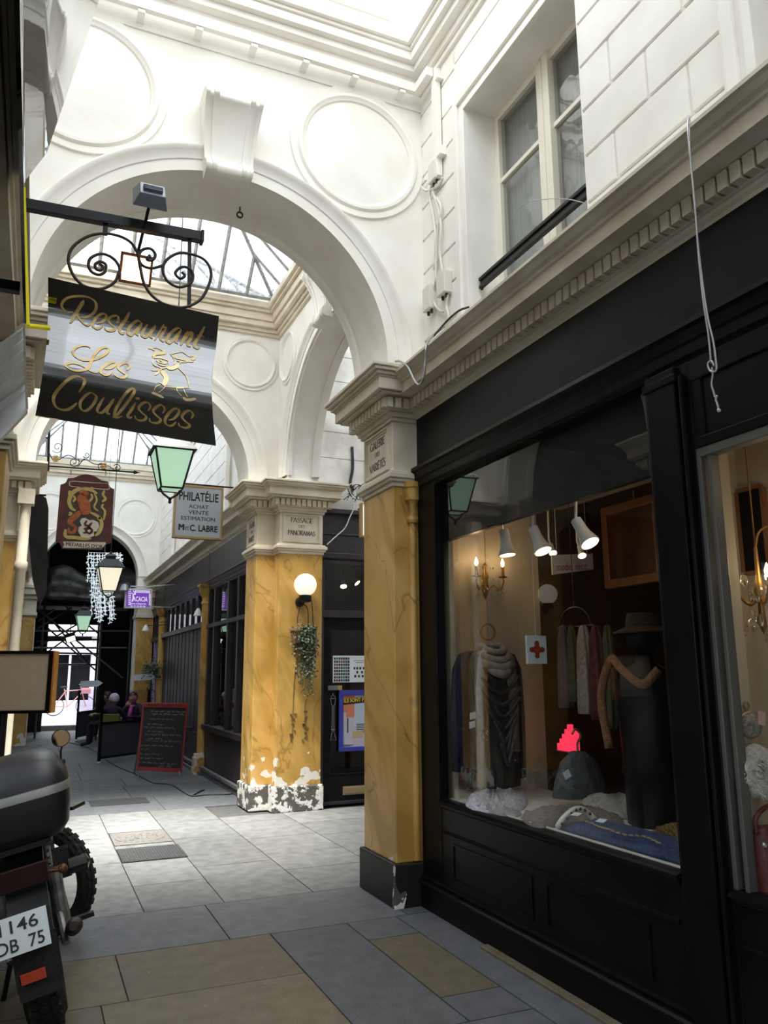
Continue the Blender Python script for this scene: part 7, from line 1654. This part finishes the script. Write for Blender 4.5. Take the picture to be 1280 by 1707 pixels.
for k, (px, m_, zb_, w) in enumerate(((938, 'mauve', 1180, .05), (952, 'olive', 1170, .04), (972, 'beige', 1190, .06), (993, 'maroon', 1200, .06), (1012, 'olive', 1215, .04))):
    q0 = atX(px, 1045, 3.28); q1 = atX(px+4, zb_, 3.26)
    o = thing('scarf', (q0.x, q0.y, q1.z), dict(mauve='mauve gauze scarf at the left end of the arched hanger', beige='beige net scarf knotted over the middle of the arched hanger', maroon='maroon scarf right of the beige net scarf')[m_] if m_ != 'olive' else ('olive scarf between the mauve and the beige one' if k == 1 else 'thin olive scarf at the right end of the arched hanger'), 'scarf', 'scarves on the arched hanger')
    mb = MB(); C = Vector((q0.x, q0.y, 0)); drape(mb, C, [(q1.z, w*.9, w*1.0, 0), (q1.z+.1, w*.8, w*1.1, 0), ((q0.z+q1.z)/2, w*.7, w*1.0, 0), (q0.z-.08, w*.6, w*.8, 0), (q0.z, w*.35, w*.4, 0), (q0.z+.012, .01, .01, 0)], 28, .008, 7, k); obj('cloth', mb, SCM[m_], o, smooth=True)
# dark mannequin bust with a fur-trimmed wrap and hat
h = atX(1072, 1060, 3.3)
root = thing('mannequin', (h.x, h.y, .735), 'black dressed mannequin bust with a dark hat and russet wrap', 'mannequin')
mb = MB(); drape(mb, h, [(.735, .14, .17, 0), (1.1, .15, .18, 0), (1.45, .16, .21, 0), (1.58, .12, .19, 0), (1.64, .05, .07, 0), (1.70, .04, .05, 0)], 28, .004, 6); obj('body', mb, M['black2'], root, smooth=True)
mb = MB(); mb.ball((h.x, h.y, 1.79), .10, 18, 0, (1, 1, 1.1)); obj('head', mb, M['black2'], root, smooth=True)
mb = MB(); mb.lathe([(0, .10), (.085, .10), (.10, .02), (.17, -.01), (.17, -.02), (.10, -.015), (0, -.01)], (h.x, h.y, 1.83), n=28); obj('hat', mb, mat('dark_brown_felt', (.03, .015, .008), .9), root, smooth='auto')
mb = MB(); mb.tube([(p.x, p.y, p.z) for p in spline([(h.x-.17, h.y+.16, 1.15), (h.x-.18, h.y+.19, 1.45), (h.x-.14, h.y+.13, 1.66), (h.x-.17, h.y, 1.60), (h.x-.17, h.y-.16, 1.52), (h.x-.1, h.y-.22, 1.6)], 6)], .026, 8); obj('wrap', mb, mottled('russet_fur', (.16, .07, .03), (.28, .13, .06), 60, .9, .6), root, smooth=True)
# furniture deeper in the shop
root = thing('cabinet', (5.2, 4.6, 0), 'carved walnut cabinet with turned post and mirror deep in the shop', 'cabinet')
a = atX(1040, 1000, 5.0)
mb = MB(); mb.lathe([(0, 0.02), (.07, .02), (.07, 1.2), (.05, 1.25), (.08, 1.35), (.05, 1.5), (.09, 1.62), (.05, 1.7), (.05, 2.35), (.09, 2.42), (.09, 2.5), (0, 2.55)], (a.x, a.y, 0), n=14); obj('turned_post', mb, M['warm_wood'], root, smooth='auto')
mb = MB(); mb.box(5.05, 5.5, 3.4, a.y-.05, .02, 1.0); mb.box(5.02, 5.5, 3.4, a.y-.05, 1.75, 1.83); mb.box(5.3, 5.45, 3.4, a.y-.05, 1.0, 2.4); mb.box(5.0, 5.5, 3.4, a.y, 2.35, 2.5); obj('carcase', mb, M['warm_wood'], root, bevel=.01)
mb = MB(); mb.box(5.29, 5.30, 3.5, a.y-.15, 1.9, 2.3); obj('mirror', mb, mat('old_mirror', (.6, .58, .55), .05, 1), root)
mb = MB()
for k in range(3): mb.tube([(5.15, a.y-.3-k*.3+x, 1.95+y) for x, y in spiral(0, .08, .1, .02, -pi/2, 3*pi, 24)], .008, 5)
mb.bar((5.15, a.y-.1, 1.84), (5.15, 3.5, 1.84), .01); mb.bar((5.15, a.y-.1, 2.18), (5.15, 3.5, 2.18), .01); obj('scroll_gallery', mb, M['steel'], root)
pc = atX(1058, 905, 4.2); root = thing('framed_picture', (4.2, pc.y, pc.z-.35), 'large tilted wooden picture frame hung high inside the shop', 'picture')
mb = MB(); w, hh = .33, .33
for (s0, s1, r0, r1) in ((-w, w, -hh, -hh+.07), (-w, w, hh-.07, hh), (-w, -w+.07, -hh, hh), (w-.07, w, -hh, hh)): mb.box(4.15, 4.24, pc.y+s0, pc.y+s1, pc.z+r0, pc.z+r1)
obj('frame', mb, M['warm_wood'], root, bevel=.008); mb = MB(); mb.box(4.21, 4.23, pc.y-w+.05, pc.y+w-.05, pc.z-hh+.05, pc.z+hh-.05); obj('canvas', mb, M['dark_wood'], root); mb = MB(); mb.bar((4.22, pc.y, pc.z+hh), (4.22, pc.y, 2.98), .004); obj('wire', mb, M['wire'], root)
root = thing('counter', (4.6, 4.6, 0), 'dark wooden counter behind the window display', 'counter'); mb = MB(); mb.box(4.3, 4.9, 3.5, 5.25, .80, .85); obj('worktop', mb, M['warm_wood'], root); mb = MB(); mb.box(4.36, 4.85, 3.55, 5.2, .02, .80); obj('body', mb, M['dark_wood'], root)
M['pink_glow'] = mat('bright_pink_pleats', (.80, .05, .09), .6, emit=(1, .04, .10), es=.9)
rd = atX(947, 1238, 3.6); root = thing('pleated_lamp', (rd.x, rd.y, rd.z-.1), 'glowing pink-red pleated paper lamp deep in the window', 'lamp')
for k in range(7):
    mb = MB(); x = rd.y+.10-k*.033; hgt = .05+.035*(k if k < 5 else 3); mb.obox((rd.x, x, rd.z-.06+hgt/2), (.02, 0, 0), (0, .013, 0), (0, 0, hgt/2)); obj('pleat', mb, M['pink_glow'], root, bevel=.004)
mb = MB(); mb.box(rd.x-.06, rd.x+.06, rd.y-.14, rd.y+.14, rd.z-.09, rd.z-.06); mb.bar((rd.x, rd.y, rd.z-.09), (rd.x, rd.y, .02), .02); obj('base', mb, M['iron'], root)
# folded things on the platform
ZP = .7385
def heap(name, pts, h, m_, label, cat, bump=.02, seed=1, nf=9):
    """crumpled cloth: outline pts on the platform, puffed up to height h"""
    r_ = random.Random(seed); P = spline([Vector((*p, 0)) for p in pts], 5, True); c = sum(P, Vector((0, 0, 0)))/len(P); rows_ = []
    for i, t in enumerate((1, .99, .92, .8, .65, .48, .3, .12)):
        row_ = []
        for j, p in enumerate(P):
            z = ZP+(0 if i == 0 else h*(1-(t*.96)**3)+bump*math.sin(j*nf/len(P)*2*pi+i*1.3+r_.uniform(-.5, .5))*(1 if i > 1 else .3)+r_.uniform(-.3, .3)*bump)
            q_ = c+(p-c)*(t+r_.uniform(-.02, .02)*(i > 1)); row_.append((q_.x, q_.y, max(z, ZP)))
        rows_.append(row_)
    mb = MB(); mb.grid(rows_, False, True, caps=True); o = obj(name, mb, m_, smooth=True); tag(o, label, cat); return o
G = lambda px, py, z=.76: tuple(atZ(px, py, z).xy)
heap('lace_top', [G(776,1340), G(790,1322), (3.02, 5.12), G(850,1322), G(880,1330), G(860,1350), G(820,1352)], .07, mottled('white_ruffled_lace', (.42, .42, .48), (.72, .72, .78), 50, .9, .9), 'white ruffled lace top folded at the left of the display platform', 'top', .03, 2, 17)
heap('grey_cloth', [G(782,1341), G(800,1347), G(845,1357), G(870,1352), G(850,1343), G(810,1338)], .035, mottled('grey_felt', (.16, .15, .15), (.22, .21, .21), 40, .9), 'flat grey cloth lying in front of the white lace top', 'cloth', .006, 3)
knit = mottled('taupe_knit', (.15, .12, .10), (.25, .21, .18), 70, .95, .8)
heap('knitted_cardigan', [G(868,1362), G(880,1352), G(930,1350), G(985,1350), G(1025,1357), G(1040,1366), G(1030,1372), G(960,1366), G(900,1376)], .06, knit, 'crumpled taupe knitted cardigan lying behind the jeans', 'cardigan', .02, 4, 13)
heap('grey_shawl', [(3.12, 4.29), (3.3, 4.31), (3.5, 4.25), (3.5, 4.0), (3.35, 3.93), (3.15, 4.02)], .09, mottled('pale_grey_shawl', (.25, .24, .23), (.38, .36, .34), 30, .9, .5), 'pale grey shawl heaped behind the taupe cardigan', 'shawl', .03, 8, 9)
p = Vector((3.30, 4.45, .80)); root = thing('jersey', (p.x, p.y, .80), 'grey top on a wooden hanger lying propped on the platform with a white price tag', 'top')
mb = MB(); drape(mb, p, [(.80, .20, .13, 0), (.9, .18, .11, .0), (1.02, .13, .07, .0), (1.08, .04, .04, 0)], 30, .01, 8); obj('cloth', mb, mottled('charcoal_jersey', (.05, .055, .06), (.09, .095, .10), 30, .9, .4), root, smooth=True)
mb = MB(); mb.tube(spline([(p.x, p.y, 1.07), (p.x, p.y-.0, 1.13), (p.x+.03, p.y, 1.18), (p.x-.01, p.y, 1.22), (p.x-.04, p.y, 1.19)], 5), .008, 6); obj('hanger_hook', mb, M['bamboo'], root, smooth=True)
q_ = atY(945, 1291, 4.25); mb = MB(); mb.obox(q_, (.022, 0, .010), (0, .001, 0), (-.010, 0, .022)); obj('price_tag', mb, M['paper'], root)
root = thing('jeans', (*G(1000, 1400), ZP), 'folded blue jeans with a white studded belt along the window edge', 'jeans')
den = mottled('blue_denim', (.012, .024, .075), (.035, .058, .14), 50, .9, .3)
def along(px0, py0, px1, py1): a, b = Vector((*G(px0, py0, ZP), 0)), Vector((*G(px1, py1, ZP), 0)); return a, b
a, b = Vector((2.70, 3.88, 0)), Vector((2.72, 2.88, 0)); rows_ = []
for i in range(15):
    t = i/14; c = a.lerp(b, t)+Vector((.13+.05*t, 0, 0)); w = .12+.05*t; hh = .075*(min(1, .35+t*4))*(1-.25*t)
    rows_.append([(c.x+w*math.cos(2*pi*j/20), c.y, ZP+hh*max(0, math.sin(2*pi*j/20))*(1+.10*math.sin(3*j+i))) for j in range(20)])
mb = MB(); mb.grid(rows_, False, True, caps=True); obj('denim', mb, den, root, smooth=True)
mb = MB(); mb.tube([(2.83+.13*math.cos(t), 3.86+.03*math.sin(t*2), ZP+.018+.085*max(0, math.sin(t))) for t in [pi*i/18 for i in range(19)]], .016, 8); bt = obj('belt', mb, mat('white_leather_belt', (.62, .60, .56), .4), root, smooth=True)
mb = MB()
for i in range(2, 17, 2): t = pi*i/18; mb.ball((2.83+.132*math.cos(t), 3.842+.03*math.sin(t*2), ZP+.005+.098*math.sin(t)), .009, 8)
obj('studs', mb, M['ink'], bt)
mb = MB()
for i in range(18): t = i/17; mb.obox((2.745+.02*math.sin(t*9), 3.75-.62*t, ZP+.068+.004*math.sin(i)), (.004, 0, 0), (0, .014, 0), (0, 0, .003))
obj('stitching', mb, mat('tan_stitching', (.30, .20, .09), .8), root)
for px, py in ((962, 1383), (1003, 1379)): q_ = atX(px, py, 2.76); mb = MB(); mb.obox((q_.x, q_.y, ZP+.095), (.022, .01, .004), (-.008, .022, 0), (0, 0, .001)); obj('price_tag', mb, M['paper'], root)
heap('sequin_belt', [(3.02, 3.5), (3.12, 3.52), (3.2, 3.3), (3.15, 3.1), (3.05, 3.12), (3.02, 3.3)], .075, mottled('gold_sequins', (.10, .06, .015), (.62, .42, .14), 90, .3, 1, metal=.6), 'glittering gold sequinned belt coiled behind the jeans', 'belt', .02, 6)
heap('hair_scrunchie', [(2.86, 3.02), (2.96, 3.0), (2.98, 2.90), (2.90, 2.86), (2.83, 2.92)], .10, mottled('white_satin', (.55, .56, .62), (.75, .76, .80), 20, .5, .6), 'white satin scrunchie at the right end of the jeans', 'scrunchie', .03, 9)
heap('floral_scarf', [(3.04, 3.05), (3.2, 3.07), (3.22, 2.9), (3.06, 2.88)], .09, mottled('purple_green_print', (.08, .03, .10), (.06, .14, .09), 30, .8, .5), 'purple and green patterned scarf behind the white scrunchie', 'scarf', .03, 11)
root = thing('stool', (3.7, 3.9, 0), 'white wooden stool standing behind the display platform', 'stool')
mb = MB(); mb.box(3.6, 3.95, 3.3, 3.75, 1.02, 1.06); obj('seat', mb, M['platform'], root, bevel=.006)
for x, y in ((3.63, 3.33), (3.92, 3.33), (3.63, 3.72), (3.92, 3.72)): mb = MB(); mb.box(x-.02, x+.02, y-.02, y+.02, .02, 1.02); obj('leg', mb, M['platform'], root)
mb = MB(); mb.box(3.62, 3.93, 3.32, 3.73, 1.06, 1.20); tag(obj('folded_garment', mb, mottled('pale_blue_fabric', (.30, .36, .44), (.42, .47, .54), 20, .8, .4), bevel=.03), 'pale blue folded garment on the white stool', 'garment')

# ------------------------------------------------------------------ right display window
c = atX(1266, 985, 3.02); root = thing('chandelier', (c.x, c.y, c.z-.2), 'small crystal chandelier glowing behind the tan board at the right edge', 'chandelier')
mb = MB(); mb.lathe([(0, -.2), (.018, -.16), (.012, -.05), (.026, 0), (.012, .06), (.008, .2), (0, .22)], c, n=14)
for k in range(5):
    a = 2*pi*k/5+.4; d = Vector((math.cos(a), math.sin(a), 0)); mb.tube(spline([c+Vector((0, 0, -.03)), c+d*.06+Vector((0, 0, -.06)), c+d*.12+Vector((0, 0, .0)), c+d*.125+Vector((0, 0, .05))], 5), .006, 6)
mb.tube(spline([c+Vector((0, 0, .2)), c+Vector((0, -.03, .27)), c+Vector((.02, -.09, .29)), c+Vector((.05, -.15, .22))], 5), .005, 6); mb.bar(c+Vector((0, 0, .2)), (c.x, c.y, 2.85), .004); obj('branches', mb, M['antique_gold'], root, smooth='auto')
for k in range(5):
    a = 2*pi*k/5+.4; q_ = c+Vector((math.cos(a)*.125, math.sin(a)*.125, .055)); mb = MB(); mb.lathe([(0, 0), (.012, .01), (.013, .025), (.005, .05), (0, .06)], q_, n=10); obj('bulb', mb, M['flame'], root, smooth=True)
mb = MB()
for k in range(34): a = random.uniform(0, 2*pi); r = random.uniform(.02, .13); mb.ball(c+Vector((r*math.cos(a), r*math.sin(a), random.uniform(-.26, .05))), random.uniform(.008, .018), 8, 0, (1, 1, 1.7))
obj('crystals', mb, M['crystal'], root)
lamp('chandelier_bulbs', 'POINT', c+Vector((0, -.16, .12)), 2.0, (1, .7, .4), size=.05)
a, b = atX(1228, 825, 3.6), atX(1278, 945, 3.6)
root = thing('dark_picture', (3.48, (a.y+b.y)/2, b.z), 'tall black picture hung on the cream wall of the right window', 'picture'); mb = MB(); a, b = atX(1229, 822, 3.47), atX(1279, 948, 3.47); mb.box(3.475, 3.499, b.y, a.y, b.z, a.z); obj('canvas', mb, M['black2'], root); mb = MB(); mb.box(3.465, 3.499, b.y-.02, b.y, b.z, a.z); mb.box(3.465, 3.499, a.y, a.y+.02, b.z, a.z); mb.box(3.465, 3.499, b.y, a.y, a.z, a.z+.02); mb.box(3.465, 3.499, b.y, a.y, b.z-.02, b.z); obj('frame', mb, M['warm_wood'], root)
p = Vector((2.86, 2.545, 0)); q_ = atY(1250, 1205, 2.535); p.x = min(q_.x, 2.86); root = thing('coin_purse', (p.x, 2.53, q_.z-.08), 'small grey clasp coin purse hanging on the tan board', 'purse')
mb = MB(); mb.ball((p.x, 2.53, q_.z-.01), .058, 20, 0, (1.0, .45, .92)); obj('pouch', mb, mottled('grey_brocade', (.16, .14, .12), (.40, .36, .30), 60, .5, .6), root, smooth=True); mb = MB(); mb.tube([(p.x+.055*math.cos(a), 2.53, q_.z+.012+.03*math.sin(a)) for a in [pi*i/12 for i in range(13)]], .005, 6); ringx(mb, (p.x, q_.z+.07, 2.545), [(.018, .003), (.012, .003), (.012, -.003), (.018, -.003)], 'y', 0, 2*pi, 16); obj('clasp', mb, M['brass'], root)
mb = MB(); mb.obox((p.x+.03, 2.50, q_.z+.02), (.02, 0, -.004), (0, .001, 0), (.004, 0, .028)); obj('price_tag', mb, mat('pink_price_tag', (.55, .38, .32), .7), root)
q_ = atY(1262, 1287, 2.50); q_.x = min(q_.x, 2.88); root = thing('fur_collar', (q_.x, 2.5, q_.z-.1), 'fluffy white fur collar pinned below the coin purse', 'fur collar')
mb = MB(); rf = random.Random(2)
for k in range(9):
    a = 2*pi*k/9; mb.ball((q_.x+.052*math.cos(a), 2.50+rf.uniform(-.01, .01), q_.z+.065*math.sin(a)), .042+.008*rf.random(), 14)
fc = obj('fur', mb, mottled('white_fur', (.70, .65, .56), (.88, .84, .76), 60, .95, 1.0), root, smooth=True); mb = MB()
for k in range(900):
    v = rf.choice(mb.v) if False else None; a = rf.uniform(0, 2*pi); o_ = Vector((q_.x+.052*math.cos(a), 2.50, q_.z+.065*math.sin(a))); d = Vector((rf.gauss(0, 1), -abs(rf.gauss(0, 1)), rf.gauss(0, 1))).normalized(); s_ = o_+d*.042; t_ = d.orthogonal().normalized()*.0016; mb.add([s_-t_, s_+t_, s_+d*.016+Vector((0, 0, -.004))], [(0, 1, 2)])
fu = obj('fur_hairs', mb, M['white_hair'], root); fu['kind'] = 'stuff'
mb = MB(); mb.obox((q_.x+.05, 2.44, q_.z-.05), (.03, 0, -.004), (0, .001, 0), (.004, 0, .022)); obj('price_tag', mb, M['paper'], root)
q_ = atZ(1268, 1478, .745); hb = Vector((2.80, 2.47, .745))
root = thing('handbag', hb, 'dark red leather handbag with flap standing on the right platform', 'handbag'); red = mottled('oxblood_leather', (.075, .010, .008), (.11, .018, .014), 30, .35, .2)
mb = MB(); mb.grid(shell([(.745, .14, -.05, .05), (.75, .15, -.06, .06), (.85, .15, -.06, .06), (.95, .145, -.05, .05), (.985, .13, -.03, .03)], 24), False, True, caps=True); mb.v = [Vector((hb.x+v.x*.95, hb.y+v.y, v.z)) for v in mb.v]; obj('body', mb, red, root, smooth='auto')
mb = MB(); mb.tube(spline([(hb.x-.13, hb.y, .96), (hb.x-.13, hb.y, 1.02), (hb.x-.06, hb.y-.0, 1.06), (hb.x+.03, hb.y, 1.05), (hb.x+.12, hb.y, 1.0)], 5), .010, 8); obj('strap', mb, red, root, smooth=True)
mb = MB(); mb.ball((hb.x-.145, hb.y-.045, .93), .012, 8); obj('buckle', mb, M['chrome'], root)
mb = MB(); mb.box(2.668, 2.735, 2.27, 2.335, .743, .82); tag(obj('small_box', mb, mat('pale_green_box', (.50, .54, .42), .6), bevel=.003), 'small pale box standing in front of the red handbag', 'box')
mb = MB(); mb.tube([(2.95, 2.40, 1.05), (3.0, 2.42, 1.35), (3.08, 2.48, 1.62), (3.12, 2.5, 1.75)], [.05, .045, .035, .03], 12); mb.bar((2.95, 2.40, 1.05), (2.95, 2.40, .742), .012); tag(obj('sleeve_form', mb, M['dark_wood'], smooth=True), 'slim brown sleeve form rising behind the tan board', 'display form')
